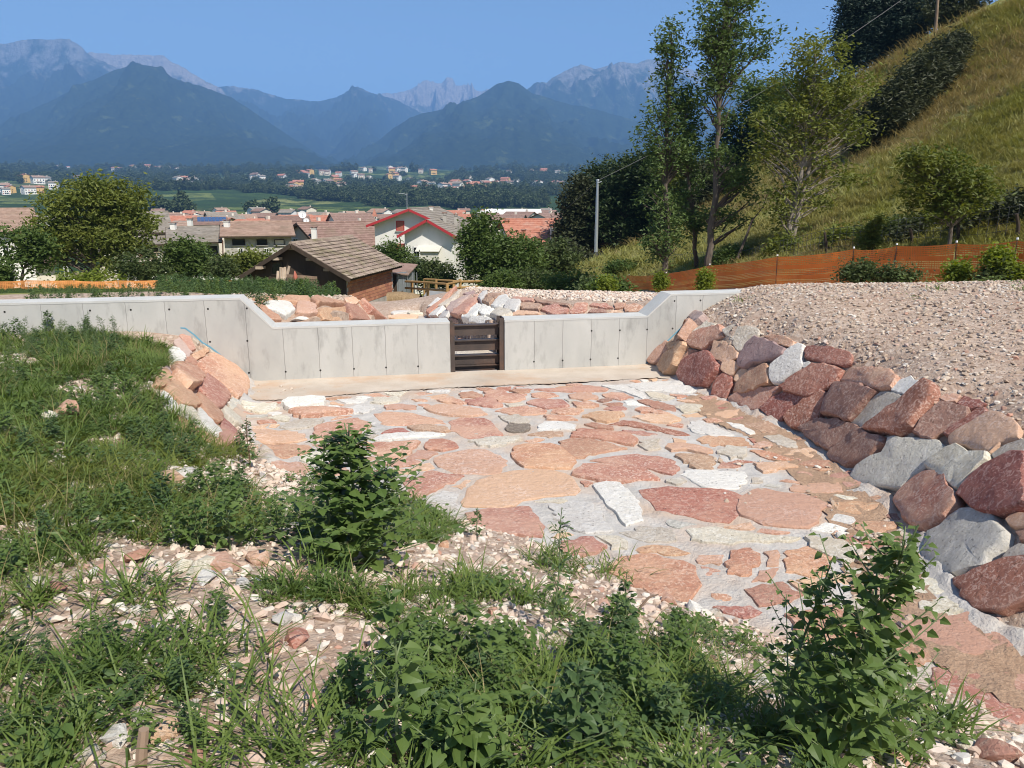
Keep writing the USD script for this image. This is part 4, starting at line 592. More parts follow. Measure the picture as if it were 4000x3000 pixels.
# real tiles on the visible slope
d = b * 3.33 - UP * 1.845; n = norm(np.cross(d, a)); n = n if n[2] > 0 else -n; r = np.random.default_rng(3); nc, nr = 24, 12
for i in range(nr):
    for j in range(nc):
        o = AP + a * (8.7 * j / nc) + d * (i / nr) + n * (0.06 + 0.012 * r.random()); w = a * (8.7 / nc * 0.96); dn = d / nr * 1.12 + n * (0.05 + 0.012 * r.random()); mid = o + w * 0.5 + n * 0.035
        v = np.array([o, mid, o + w, o + dn, mid + dn, o + w + dn]); v = np.vstack([v, v - n * 0.028])
        f = np.array([[0, 1, 4], [0, 4, 3], [1, 2, 5], [1, 5, 4], [6, 10, 7], [6, 9, 10], [7, 11, 8], [7, 10, 11], [3, 4, 10], [3, 10, 9], [4, 5, 11], [4, 11, 10], [0, 3, 9], [0, 9, 6], [2, 8, 11], [2, 11, 5], [0, 6, 7], [0, 7, 1], [1, 7, 8], [1, 8, 2]])
        part(t, 'roof_tile', (v, f), 'tiles_hut')
# brick side wall
bo = np.array([AP[0], AP[1], 0]) + b * (3.25 - 0.40) + a * 0.6; zb, ztop, LB = -3.25, AP[2] - 1.66, 7.5; bh, bl = 0.19, 0.36; rows = int((ztop - zb) / bh); ncol = int(LB / bl)
part(t, 'mortar_core', obox(bo - b * 0.10 + UP * -4.4, a * LB, b * 0.105, UP * (ztop + 4.4)), 'block')
part(t, 'block_course', join([obox(bo + a * (k * 0.62 + 0.01) + UP * (zb - 0.42 * (1 + c)), a * 0.6, b * 0.03, UP * 0.40) for k in range(12) for c in range(2)]), 'block')
for i in range(rows):
    for j in range(ncol):
        o = bo + a * ((j + 0.5 * (i % 2)) * bl + 0.012) + UP * (zb + i * bh + 0.012) + b * (0.004 * r.random())
        w = min(bl - 0.024, LB - ((j + 0.5 * (i % 2)) * bl + 0.012))
        if w > 0.05: part(t, 'brick', obox(o, a * w, b * 0.035, UP * (bh - 0.024)), 'brick')
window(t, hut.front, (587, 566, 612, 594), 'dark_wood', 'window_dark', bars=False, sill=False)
for px, py in V('H', [(598, 700), (735, 612), (888, 705), (1038, 795), (452, 778)]): part(t, 'rafter_end', obox(at(px, py, 42.2) - b * 0.1, b * 0.34, a * 0.5, UP * 0.14), 'pale_wood')
for k, (x0, y0, x1, y1) in enumerate([(655, 900, 655, 760), (680, 890, 676, 765), (690, 880, 692, 760), (665, 895, 660, 805), (695, 885, 730, 750), (625, 880, 632, 795)]):
    p0, p1 = V('H', [(x0, y0), (x1, y1)]); A, B = at(*p0, 41.4), at(*p1, 41.6)
    whole('wooden_pole', tube([A, (A + B) / 2 + [0.01, 0, 0], B], [0.075, 0.08, 0.07], 7), 'pale_wood', 'pale wooden pole leaning upright with others against the dark hut front', 'pole', 'poles leaning on the hut')
p0, p1, p2 = at(*V('H', [(705, 820)])[0], 41.2), at(*V('H', [(970, 870)])[0], 41.2), at(*V('H', [(965, 930)])[0], 41.2)
bb = thing('stacked_boards', 'weathered horizontal boards stacked on edge in front of the hut', 'boards', (p0[0], p0[1], p2[2]))
for k in range(4): part(bb, 'board', obox(p0 + [0, 0, -0.17 * (k + 1)], [p1[0] - p0[0], 0, -0.12 - 0.02 * k], [0, 0.06, 0], [0, 0, 0.16]), 'old_wood')
p = at(*V('H', [(783, 890)])[0], 40.8)
whole('orange_rag', pillow(outline(np.array([p + [x, 0, z] for x, z in ((-0.1, -0.35), (0.1, -0.42), (0.17, -0.05), (0.1, 0.35), (0.0, 0.6), (-0.1, 0.3), (-0.2, 0.0))]), 0.1, 0.02, 1), np.array([0, -1.0, 0]), [(1, -0.08), (1.05, 0), (0.7, 0.08), (0.3, 0.1)], 4, 0.03), 'orange_net' if 'orange_net' in M else 'shutter_red', 'crumpled orange rag hanging in front of the hut boards', 'rag', smooth=50)
# metal shed, barrel, wood pile, hay covered wall
D = 50.5
q0, q1, q2 = at(*V('H', [(1605, 1005)])[0], D), at(*V('H', [(1742, 1000)])[0], D), at(*V('H', [(1742, 800)])[0], D); hgt = q2[2] - q1[2] + 0.3
sh = thing('metal_shed', 'narrow grey metal shed with a reddish lean-to roof beside the brick hut', 'shed', q0 - [0, 0, 0.3])
part(sh, 'wall', obox(q0 - UP * 0.3, (q1 - q0) * [1, 1, 0], np.array([0.3, 2.2, 0]), UP * hgt), 'shed_metal'); part(sh, 'roof', obox(q0 - UP * 0.3 + UP * hgt + [-1.2, -0.2, 0.02], (q1 - q0) * [1, 1, 0] + [1.4, 0, -0.2], [0.3, 2.7, 0.45], UP * 0.06), 'tiles_brown')
part(sh, 'corner_strip', obox(q0 - UP * 0.3 + [0.22, -0.03, 0], [0.22, 0, 0], [0, 0.03, 0], UP * hgt), 'dark_wood')
for k in range(5): part(sh, 'seam', obox(q0 - UP * 0.3 + [0.55 + 0.3 * k, -0.02, 0], [0.035, 0, 0], [0, 0.02, 0], UP * hgt), 'zinc')
c = at(*V('H', [(1533, 1040)])[0], 48.5); zz = np.linspace(0, 1, 9); rr_ = np.array([0.27, 0.3, 0.3, 0.315, 0.3, 0.315, 0.3, 0.3, 0.26])
br = thing('barrel', 'bright blue plastic barrel standing at the corner of the brick hut', 'barrel', c); part(br, 'body', tube([c + UP * (1.02 * z_) for z_ in zz], rr_, 16), 'barrel_blue', smooth=40); part(br, 'lid', tube([c + UP * 1.02, c + UP * 1.07], [0.28, 0.27], 16), 'barrel_blue')
wp = thing('wood_pile', 'stacked split firewood under the lean-to between hut and metal shed', 'wood pile', at(*V('H', [(1570, 1000)])[0], 49.8))
for i in range(13):
    for j in range(4):
        c = at(*V('H', [(1548 + 15 * j + 6 * (i % 2), 975 - 13.5 * i)])[0], 49.8) + r.normal(size=3) * [0.02, 0.05, 0.02]; part(wp, 'log', tube([c, c + [0.05, 0.5, 0.0]], 0.085 + 0.02 * r.random(), 6), 'pale_wood' if (i + j) % 3 else 'brick')
c0, c1 = at(*V('H', [(1570, 1130)])[0], 46), at(*V('H', [(1850, 1130)])[0], 46); tp = at(*V('H', [(1700, 1010)])[0], 46)[2]
n_ = 26; xs = np.linspace(0, 1, n_); vv = []
for k in range(9):
    for x in xs:
        p = c0 + (c1 - c0) * x; hh = (tp - c0[2]) * (1 + 0.18 * math.sin(3 * x + 0.6) + 0.1 * float(fbm(np.array([[x * 8, 1, 2]]), 3, 4)[0]));
        prof = [(0, 0), (0.0, 0.5), (0.05, 0.85), (0.25, 0.98), (0.8, 1.02), (1.4, 0.98), (1.7, 0.9), (1.8, 0.5), (1.8, 0)][k]; vv.append([p[0] + 0.07 * float(fbm(np.array([[x * 20, k, 5]]), 2, 9)[0]), p[1] + prof[0] + 0.15 * float(fbm(np.array([[x * 16, k * 2, 1]]), 3, 7)[0]), c0[2] - 0.5 + (hh + 0.5) * prof[1]])
whole('low_wall', (np.array(vv), grid_faces(9, n_)), 'hay', 'low wall overgrown with dry brown grass between hut and road', 'wall', smooth=60)

# --- white house with two red edged gables
zg = -5.8; A1 = at(882.5, 452, 73); h1 = gable('white_house', 'white two gabled house with red roof edges right of the brick hut', 'house', A1, 7.0, 13.5, (4.1, 1.5), (5.2, 2.3), zg, 'plaster_white', 'tiles_grey', over=(0.55, 0.8), courses=16, fascia='red_trim')
A2 = at(921.3, 474.7, 69); a2, b2 = h1.a, h1.b; t = h1.t
o2 = np.array([A2[0], A2[1], 0])
part(t, 'wing_wall', extrude(sg.Polygon([(-2.2, zg - 0.5), (2.25, zg - 0.5), (2.25, A2[2] - 1.25), (0, A2[2] - 0.06), (-2.2, A2[2] - 1.22)]), o2 + a2 * 0.7, b2, UP, a2 * 5), 'plaster_white')
for sg_, hw, dr in ((-1, 2.7, 1.42), (1, 2.6, 1.45)):
    dd = b2 * sg_ * hw - UP * dr; nn = norm(np.cross(a2, dd)); nn = nn if nn[2] > 0 else -nn
    part(t, 'wing_roof', slab_courses(A2, a2 * 6.5, dd, 9, nn), 'tiles_grey'); part(t, 'wing_fascia', obox(A2 - a2 * 0.04 + nn * 0.06, a2 * 0.06, dd, -UP * 0.26), 'red_trim')
window(t, h1.front, (856.3, 477, 873.8, 498.5), 'red_trim', 'shutter_red', bars=False); window(t, h1.front, (857.5, 526, 875, 540), 'red_trim', 'shutter_red', bars=False)
wf = (o2 + a2 * 0.7, -a2); window(t, wf, (892.5, 533, 908.7, 555), 'frame_white', 'window_dark', name='porch_door', sill=False)
o, w, hh = quad_on(wf, (903.7, 529.6, 955, 538)); part(t, 'awning', obox(o - a2 * 1.3 - UP * 0.15, w, a2 * 1.3 + UP * 0.4, UP * 0.05), 'awning'); o, w, hh = quad_on(wf, (914, 540, 953, 562)); part(t, 'awning_curtain', obox(o - a2 * 1.1, w, a2 * 0.04, hh), 'awning')
part(t, 'awning_post', tube([o - a2 * 1.25 - UP * 0.3, o - a2 * 1.25 + hh + UP * 0.1], 0.05, 6), 'frame_white')
pd = at(858, 512, 70.5); part(t, 'drainpipe', tube([at(857.5, 507, 70), at(862, 512, 71), at(865, 520, 72.5), at(865, 600, 72.5)], 0.06, 6), 'tiles_brown')
chimney(t, 932, 444.6, 464, 80, 7); chimney(t, 961, 457.7, 492, 73.5, 7.5, 'block'); chimney(t, 985, 461, 490, 76, 7.5, 'block')
an = at(879, 451, 75); ant = thing('tv_antenna', 'thin rooftop aerial on the white house with red roof edges', 'antenna', an); part(ant, 'mast', tube([an - UP * 0.3, at(879, 416, 75)], 0.03, 5), 'zinc'); part(ant, 'boom', tube([at(861, 417.5, 75), at(880, 420, 75)], 0.022, 5), 'zinc')
for k in range(6): part(ant, 'element', tube([at(862 + 3 * k, 417.7 + 0.4 * k, 74.6), at(862 + 3 * k, 417.7 + 0.4 * k, 75.4)], 0.015, 4), 'zinc')
window(t, h1.right, (984, 528, 992, 548), 'frame_white', 'window_dark')
# --- tan roofed house with stone front
def facing(name, label, rl, rr_, el, D, Dr, zg, wall_m, roof_m, courses=12, fascia='dark_wood', group=None, back=None, deep=7.0):
    """House whose roof slope faces the camera: pixels of the ridge's left and right ends and the eave's y."""
    A = at(*rl, Dr); dz = A[2] - at(rl[0], el, D)[2]; ph = math.atan2((rl[0] + rr_[0]) / 2 - CX, FPX); av = np.array([math.cos(ph), -math.sin(ph), 0.0]); q_ = ray(*rr_); m_ = q_[0] / q_[1]; B = A + av * (m_ * A[1] - A[0]) / (av[0] - m_ * av[1]); L = np.linalg.norm((B - A)[:2]); head = math.degrees(math.atan2((B - A)[0], (B - A)[1]))
    return gable(name, label, 'house', A, head, L, (back or deep * 0.5, dz * 0.8), (Dr - D, dz), zg, wall_m, roof_m, over=(0.7, 0.35), courses=courses, fascia=fascia, group=group)
hA = facing('village_house', 'house with a long tan tiled roof and stone front left of the hut', (476, 481), (631, 483.5), 512, 70, 75, -5.6, 'stone_cladding', 'tiles_tan')
for x0, x1, pn in ((502, 530, 'window_dark'), (555, 578, 'window_dark'), (593, 615, 'plaster_cream')): window(hA.t, hA.right, (x0, 517, x1, 530), 'dark_wood', pn, bars=False)
for x0, x1 in ((515, 527), (572, 582)): window(hA.t, hA.right, (x0, 536, x1, 556), 'frame_white', 'window_dark')
part(hA.t, 'drainpipe', tube([at(474, 515, 69.6), at(481, 520, 70.2), at(482, 565, 70.2)], 0.06, 6), 'rust'); chimney(hA.t, 491, 474, 496, 73.5, 10.5)
hB = facing('village_house', 'house with a long grey tiled roof, dark window and red balcony cloth', (358, 492), (474, 495), 526, 71, 76.5, -5.5, 'plaster_white', 'tiles_grey', back=4.5)
window(hB.t, hB.right, (447.6, 530, 474, 560), 'frame_white', 'window_dark', bars=False)
chimney(hB.t, 375, 480, 497, 76, 10)
hB2 = facing('village_house', 'low grey roofed house wing with a yellow balcony line behind the big left tree', (255, 514), (372, 514), 531, 70.5, 74.5, -5.6, 'plaster_white', 'tiles_grey', back=4.5)
for x0, x1, y0, y1, pn in ((283, 296, 533, 556, 'window_dark'), (297, 318, 533, 568, 'plaster_white'), (325, 345, 534, 556, 'window_dark'), (140, 150, 575, 600, 'window_dark')): window(hB2.t, hB2.right, (x0, y0, x1, y1), 'frame_white', pn, bars=False)
o, w, hh = quad_on(hB2.right, (302, 540, 312, 556)); part(hB2.t, 'red_cloth', obox(o - [0, 0.2, 0], w, np.array([0, 0.03, 0]), hh), 'shutter_red')
o, w, hh = quad_on(hB2.right, (262, 568, 365, 573)); part(hB2.t, 'balcony', obox(o - [0, 1.0, 0], w, np.array([0, 1.0, 0]), UP * 0.2), 'yellow_wood')
for k in range(9): part(hB2.t, 'balcony_post', obox(o + w * (k / 8.2) - [0, 1.0, 0] + UP * 0.2, norm(w) * 0.08, np.array([0, 0.08, 0]), UP * 0.9), 'pale_wood')
part(hB2.t, 'balcony_rail', obox(o - [0, 1.0, 0] + UP * 1.1, w, np.array([0, 0.08, 0]), UP * 0.08), 'pale_wood')
hC = facing('village_house', 'taller grey tiled house rising behind the big leafy left tree', (196, 459.5), (364, 459.5), 506, 75, 80, -5.5, 'plaster_cream', 'tiles_grey', courses=16)
for x0, x1 in ((215, 228), (325, 345)): window(hC.t, hC.right, (x0, 508, x1, 516), 'dark_wood', 'window_dark', bars=False)
hD = facing('village_house', 'house with a wide tan roof at the far left edge', (-140, 453), (74, 453), 506, 73, 79, -5.6, 'plaster_white', 'tiles_tan', courses=18)
for x0, x1 in ((8, 22), (40, 54)): window(hD.t, hD.right, (x0, 530, x1, 555), 'frame_white', 'window_dark')
an_ = facing('garden_shed', 'small brown roofed annex in front of the far left house', (64, 562), (124, 562), 573, 66, 69, -5.4, 'plaster_cream', 'tiles_brown', courses=6)
hS = facing('village_house', 'house with blue solar panels on its roof behind the grey tiled roofs', (415, 471), (492, 473), 487, 92, 98, -6.5, 'plaster_cream', 'tiles_brown', courses=10)
nS = norm(np.cross(hS.a, hS.b * 6 - UP * 0.9)); nS = nS if nS[2] > 0 else -nS
for i in range(8):
    for j in range(2): part(hS.t, 'solar_panel', obox(hS.apex + hS.a * (0.6 + i * 0.42) + (hS.b * 6 - UP * 0.94) * (0.08 + 0.38 * j) + nS * 0.16, hS.a * 0.39, (hS.b * 6 - UP * 0.94) * 0.36, nS * 0.04), 'solar')
chimney(hS.t, 411, 471, 486, 90, 9)
hE = gable('village_house', 'long brown roofed house with two white satellite dishes left of the white house', 'house', at(622, 483, 88), 58, 13, (4.2, 1.4), (4.6, 1.7), -6.3, 'plaster_cream', 'tiles_brown', courses=14)
for x0 in (668, 684, 700, 716): window(hE.t, hE.right, (x0, 509, x0 + 8, 518), 'frame_white', 'window_dark', bars=False, sill=False)
hE2 = gable('village_house', 'lower brown roofed house with white chimney behind the brick hut', 'house', at(640, 483, 80), 48, 9, (3.6, 1.1), (5.0, 2.6), -6.2, 'plaster_cream', 'tiles_brown', courses=12); chimney(hE2.t, 679, 489, 510, 78, 10)
window(hE2.t, hE2.front, (634, 514, 645, 528), 'frame_white', 'window_dark')
hF = facing('village_house', 'house with a brown hipped roof between the hut and the white house', (712, 481), (790, 482), 508, 84, 90, -6.5, 'plaster_cream', 'tiles_brown'); chimney(hF.t, 726, 494, 506, 84, 9); chimney(hF.t, 752, 496, 506, 84.5, 8)
hF2 = facing('village_house', 'brown roofed house just behind the tan roofed stone house', (585, 468), (668, 467), 480, 105, 112, -7.5, 'plaster_cream', 'tiles_brown'); chimney(hF2.t, 612, 478, 491, 90, 11)
for (px, py, rp, D) in ((653, 464, 8, 82), (661.5, 477, 6, 82)):
    c = at(px, py, D); rad_ = rp * D / FPX; g = np.linspace(0, 1, 6); k = 20; ax = norm([0.35, -0.9, 0.3]); e1 = norm(np.cross(ax, UP)); e2 = np.cross(e1, ax); v = []
    for back in (0, 0.04):
        for q_ in g[1:]: v += [c + ax * (0.28 * rad_ * q_ * q_ - back) + rad_ * q_ * (math.cos(x) * e1 + math.sin(x) * e2) for x in np.arange(k) * 2 * math.pi / k]
    f = np.vstack([grid_faces(5, k, True), grid_faces(5, k, True) + 5 * k, [[0, i, i + 1] for i in range(1, k - 1)]])
    sd = thing('satellite_dish', 'larger upper white satellite dish on the brown roofed house' if rp > 7 else 'smaller lower white satellite dish on the brown roofed house', 'satellite dish', c - UP * 1.2)
    part(sd, 'reflector', (np.array(v), f), 'dish', smooth=40); part(sd, 'mast', tube([c - UP * 1.9 + [0.1, 0.15, 0], c - ax * 0.05], 0.04, 6), 'zinc'); part(sd, 'feed_arm', tube([c - e2 * rad_ * 0.9, c + ax * rad_ * 0.9], 0.025, 5), 'zinc')
hR = gable('village_house', 'house with a weathered bright red tiled roof behind the middle trees', 'house', at(1079.7, 474.7, 96), 80, 12, (4.0, 1.3), (9.5, 3.3), -7.5, 'plaster_cream', 'tiles_red', courses=14)
chimney(hR.t, 1095, 474, 489, 95, 9, 'brick'); chimney(hR.t, 1131, 495, 508, 89, 9, 'brick'); chimney(hR.t, 1194, 484, 530, 90, 11)
hG = facing('village_house', 'grey roofed house with three white chimneys behind the red tiled roof', (1135, 476), (1206, 478), 510, 100, 108, -8, 'plaster_cream', 'tiles_grey'); chimney(hG.t, 1167, 477, 500, 100, 11); chimney(hG.t, 1187, 478, 505, 100, 12); chimney(hG.t, 1212, 475, 495, 104, 12)

# ------------------------------------------------------------------ railing, road, poles, wires
rl = thing('timber_railing', 'brown timber rail fence along the small road behind the wall', 'railing', at(965, 640, 46))
def post(par, px, y0, y1, D, r_=0.09, m='yellow_wood', name='post'): part(par, name, tube([at(px, y1, D) - UP * 0.3, at(px, y0, D)], r_, 7), m)
RP = [(890, 606, 640, 49), (924, 609, 640, 46), (966, 612, 640, 43), (994, 603, 636, 48), (1040, 606, 634, 50), (1068, 606, 632, 50)]
for x, y0_, y1_, D in RP: post(rl, x, y0_, y1_, D)
R2 = [(917, 602, 640, 53), (942, 603, 640, 51), (980, 607, 630, 50)]
for x, y0_, y1_, D in R2: post(rl, x, y0_, y1_, D)
for chain in ([(876, 608, 50), (924, 610, 46), (966, 614, 43)], [(876, 622, 50), (924, 625, 46), (966, 628, 43)], [(966, 614, 43), (994, 608, 48), (1070, 607, 50)], [(966, 627, 43), (994, 621, 48), (1070, 618, 50)], [(917, 603, 53), (980, 607, 50), (1030, 610, 49)]):
    part(rl, 'rail', tube([at(*c) for c in chain], 0.07, 7), 'yellow_wood')
q = [at(905, 652, 44), at(965, 655, 42.5), at(985, 640, 50), at(925, 637, 50)]; zz_ = q[0][2]
whole('road', (np.array([[p[0], p[1], z_] for z_ in (zz_, zz_ - 0.6) for p in q]), np.array([[0, 1, 2], [0, 2, 3], [4, 6, 5], [4, 7, 6], [0, 4, 5], [0, 5, 1], [1, 5, 6], [1, 6, 2], [2, 6, 7], [2, 7, 3], [3, 7, 4], [3, 4, 0]])), 'road_grey', kind='structure')
pb, pt = at(1287, 555, 70), at(1291, 390, 70)
pl = thing('utility_pole', 'pale grey metal utility pole on the grassy slope beside the dark trees', 'pole', pb)
part(pl, 'shaft', tube([pb - UP * 0.4, pb + (pt - pb) * 0.12, pt], [0.19, 0.17, 0.11], 12), 'zinc', smooth=40); part(pl, 'base_collar', tube([pb - UP * 0.3, pb + UP * 0.45], 0.205, 12), 'wire'); part(pl, 'cap', tube([pt, pt + UP * 0.1], [0.16, 0.13], 10), 'zinc'); part(pl, 'insulator', tube([pt + [0, -0.1, -0.2], pt + [0.35, -0.1, -0.1]], 0.04, 6), 'zinc')
p2b = onto(2021, 72)[0]; p2b = p2b if np.isfinite(p2b[0]) else at(2021, 75, 76); p2t = at(2030, -60, p2b[1])
p2 = thing('utility_pole', 'grey wooden utility pole at the top of the grassy hill', 'pole', p2b); part(p2, 'shaft', tube([p2b - UP * 0.5, p2t], [0.15, 0.11], 10), 'old_wood'); part(p2, 'crossarm', obox(p2t + [-0.6, 0, -0.5], [1.2, 0, 0], [0, 0.1, 0], [0, 0, 0.1]), 'old_wood')
def cable(A, B, sag, lab):
    s_ = np.linspace(0, 1, 24)[:, None]; p = A + (B - A) * s_ - UP * (4 * sag * s_ * (1 - s_)); whole('cable', tube(p, 0.022, 5), 'wire', lab, 'cable')
cable(pt, p2t, 1.0, 'thin overhead cable running from the grey metal pole up the hill'); cable(pt, at(1120, 470, 150), 2.0, 'thin overhead cable running from the grey metal pole down to the village')

# ------------------------------------------------------------------ orange safety netting and the pasture fence
surf('orange_net', [(0.3, (0.74, 0.17, 0.025)), (0.7, (0.85, 0.25, 0.045))], 0.7, 5, 0.6, 0, rand=0.12)
surf('orange_net_old', [(0.3, (0.58, 0.22, 0.06)), (0.7, (0.7, 0.30, 0.10))], 0.7, 5, 0.6, 0, rand=0.1)
def netting(par, tops, m, height, seed, bands, cell=(0.07, 0.055), post_m='rust', lean=0.04):
    """tops: (px, py, D) along the top edge; a post at each; between them one net panel of ribbons."""
    r = np.random.default_rng(seed); P = [at(*t_) for t_ in tops]
    for i, p in enumerate(P):
        q = p - UP * (height + 0.3) + [0.05 * r.normal(), 0.05 * r.normal(), 0]; part(par, 'post', tube([q, p + (p - q) * 0.05], 0.013, 6), post_m); part(par, 'post_cap', tube([p + UP * 0.05, p + UP * 0.10], [0.03, 0.025], 7), 'frame_white')
    for a_, b_ in zip(P[:-1], P[1:]):
        L = np.linalg.norm(b_ - a_); nv, nh = max(3, int(L / cell[0])), int(height / cell[1]); out = []; u = norm((b_ - a_) * [1, 1, 0]); nr = np.array([-u[1], u[0], 0])
        s_ = np.linspace(0, 1, nv + 1); sag = 0.05 * r.random() + 0.02; ph = r.random() * 9
        def pos(s, z_):
            s = np.asarray(s, float); wv = 0.05 * np.sin(s * L * 1.7 + z_ * 3 + ph) * math.sin(math.pi * min(1, z_ / height + 0.02)); top = a_ + (b_ - a_) * s[:, None] - UP * (4 * sag * s * (1 - s))[:, None]
            return top - UP * (z_ * (1 + 0.03 * np.sin(s * 5 + ph)))[:, None] + nr * (wv + 0.02 * np.sin(s * 30 + ph))[:, None]
        vs, fs, n0 = [], [], 0
        for k in range(nh + 1):
            z_ = k * height / nh; wd = 0.0195
            for lo, hi, ww in bands:
                if lo <= z_ / height <= hi: wd = ww
            A_, B_ = pos(s_, z_ - wd), pos(s_, z_ + wd); v = np.vstack([A_, B_]); m_ = len(s_); j = np.arange(m_ - 1)
            vs.append(v); fs.append(np.vstack([np.stack([j, j + 1, m_ + j], 1), np.stack([j + 1, m_ + j + 1, m_ + j], 1)]) + n0); n0 += len(v)
        zs = np.linspace(0, height, 9); w_ = 0.012 / L
        for s in s_[1:-1]:
            A_ = np.vstack([pos([s - w_], z_) for z_ in zs]); B_ = np.vstack([pos([s + w_], z_) for z_ in zs]); m_ = len(zs); j = np.arange(m_ - 1)
            vs.append(np.vstack([A_, B_]) + nr * 0.003); fs.append(np.vstack([np.stack([j, j + 1, m_ + j], 1), np.stack([j + 1, m_ + j + 1, m_ + j], 1)]) + n0); n0 += 2 * m_
        part(par, 'net_panel', (np.vstack(vs), np.vstack(fs)), m)
tops = [(2330, 518, 17.2), (2197, 522, 18.5), (2066, 528, 20.2), (1937, 533, 22), (1844, 540, 23.6), (1679, 556, 26.3), (1533, 575, 31.2), (1439, 592, 38), (1359, 596, 44.5), (1311, 597, 48), (1282, 598.5, 50.5)]
nf = thing('safety_fence', 'long orange plastic safety net along the foot of the grassy hill', 'fence', at(1679, 620, 26.3)); netting(nf, tops, 'orange_net', 1.05, 5, [(0.0, 0.03, 0.02), (0.30, 0.36, 0.04), (0.62, 0.67, 0.035), (0.83, 0.88, 0.03)])
nf3 = thing('safety_fence', 'last shaded stretch of orange safety net sinking behind the bushes', 'fence', at(1200, 630, 56)); netting(nf3, [(1278, 602, 52), (1240, 605, 55), (1195, 607, 58), (1150, 609, 61)], 'orange_net', 1.2, 8, [(0.4, 0.5, 0.04)], cell=(0.1, 0.07))
nf2 = thing('safety_fence', 'sagging yellowish orange safety net at the far left behind the concrete wall', 'fence', at(150, 640, 40)); netting(nf2, [(-60, 607, 40), (60, 606.5, 40), (160, 607, 40.5), (255, 607, 41), (370, 604, 42), (500, 606, 43)], 'orange_net_old', 1.3, 6, [(0.42, 0.5, 0.05), (0.0, 0.03, 0.03)], cell=(0.09, 0.065), post_m='pale_wood')
pf = thing('pasture_fence', 'rickety wire fence on dark wooden posts across the foot of the hill', 'fence', at(1530, 570, 38))
PP = [(1178, 602, 619, 64), (1212, 593, 612, 62), (1266, 588, 606, 58), (1296, 585, 604, 56), (1317, 578, 602, 55), (1380, 574, 594, 50.5), (1462, 566, 585, 45), (1552, 547, 582, 40), (1601, 545, 585, 37.5), (1651, 543, 572, 35.5), (1781, 502, 548, 31), (1966, 494, 528, 28), (2070, 478, 525, 26.2), (2196, 462, 510, 24.6)]
for k, (x, y0_, y1_, D) in enumerate(PP):
    p, q = at(x, y0_, D), at(x + (4 if k % 3 else -3), y1_ + 4, D); part(pf, 'post', tube([q - UP * 0.2, (p + q) / 2 + [0.03, 0, 0], p], [0.06, 0.055, 0.05], 7), 'dark_wood')
for (x0_, a0, c0_, D0), (x1_, a1, c1_, D1) in zip(PP[:-1], PP[1:]):
    A0, A1_, B0, B1 = at(x0_, c0_, D0), at(x0_, min(a0 + 6, c0_ - 10), D0), at(x1_, c1_, D1), at(x1_, min(a1 + 6, c1_ - 10), D1); o = []
    hgt0 = 0.95
    for k in range(5): o.append(tube([A0 + UP * (hgt0 * k / 4), (A0 + B0) / 2 + UP * (hgt0 * k / 4 - 0.04), B0 + UP * (hgt0 * k / 4)], 0.008, 4, False))
    L = np.linalg.norm(B0 - A0)
    for s_ in np.arange(0.3, L, 0.3): p = A0 + (B0 - A0) * s_ / L; o.append(tube([p, p + UP * hgt0 + [0.02, 0, 0]], 0.008, 4, False))
    part(pf, 'wire_mesh', join(o), 'wire')
# ------------------------------------------------------------------ trees and shrubs
leaf('leaf_olive', (0.12, 0.17, 0.03), (0.22, 0.265, 0.055), dry=((0.25, 0.22, 0.08), 0.02)); leaf('leaf_mid', (0.07, 0.135, 0.03), (0.13, 0.20, 0.048)); leaf('leaf_dark', (0.032, 0.062, 0.02), (0.065, 0.105, 0.032), trans=0.2)
leaf('leaf_locust', (0.08, 0.15, 0.042), (0.155, 0.235, 0.066), dry=((0.18, 0.10, 0.05), 0.03), trans=0.3); leaf('leaf_locust_yellow', (0.13, 0.18, 0.034), (0.235, 0.275, 0.06), dry=((0.30, 0.22, 0.04), 0.07)); leaf('leaf_conifer', (0.035, 0.06, 0.042), (0.06, 0.09, 0.058), trans=0.1)
leaf('leaf_sapling', (0.09, 0.14, 0.025), (0.17, 0.21, 0.04), dry=((0.50, 0.34, 0.06), 0.22)); leaf('leaf_bright', (0.16, 0.24, 0.035), (0.25, 0.33, 0.05), trans=0.45); leaf('leaf_shrub', (0.065, 0.105, 0.032), (0.12, 0.165, 0.052)); leaf('leaf_hedge', (0.042, 0.055, 0.02), (0.075, 0.088, 0.033), trans=0.15)
surf('bark', [(0.3, (0.075, 0.058, 0.045)), (0.7, (0.15, 0.12, 0.095))], 3, 6, 0.95, 0.7, 14, 0.02, stretch=(1, 1, 0.3)); surf('bark_pale', [(0.3, (0.20, 0.165, 0.13)), (0.7, (0.33, 0.28, 0.23))], 3, 6, 0.95, 0.5, 14, 0.02, stretch=(1, 1, 0.3))
def leaves(cen, rad, n, size, r, up=0.55, aspect=0.5, droop=0.0, flat=1.0):
    """n leaves round each clump centre: folded rhombs of random direction."""
    k = np.repeat(np.arange(len(cen)), n); c = cen[k] + r.normal(size=(len(k), 3)) * np.asarray(rad)[k, None] * np.array([1, 1, flat]) * 0.55
    d = r.normal(size=(len(k), 3)); d[:, 2] = d[:, 2] * 0.5 - droop; d /= np.linalg.norm(d, axis=1, keepdims=True)
    nn = r.normal(size=(len(k), 3)) * (1 - up); nn[:, 2] += up; s = np.cross(d, nn); s /= np.linalg.norm(s, axis=1, keepdims=True) + 1e-9; nn = np.cross(s, d)
    L = size * (0.6 + 0.8 * r.random(len(k)))[:, None]; W = L * aspect
    v = np.stack([c - d * L * 0.5, c + s * W * 0.5 + nn * L * 0.10, c + d * L * 0.5, c - s * W * 0.5 + nn * L * 0.10], 1).reshape(-1, 3)
    b = np.arange(len(k)) * 4; return v, np.vstack([np.stack([b, b + 1, b + 2], 1), np.stack([b, b + 2, b + 3], 1)])
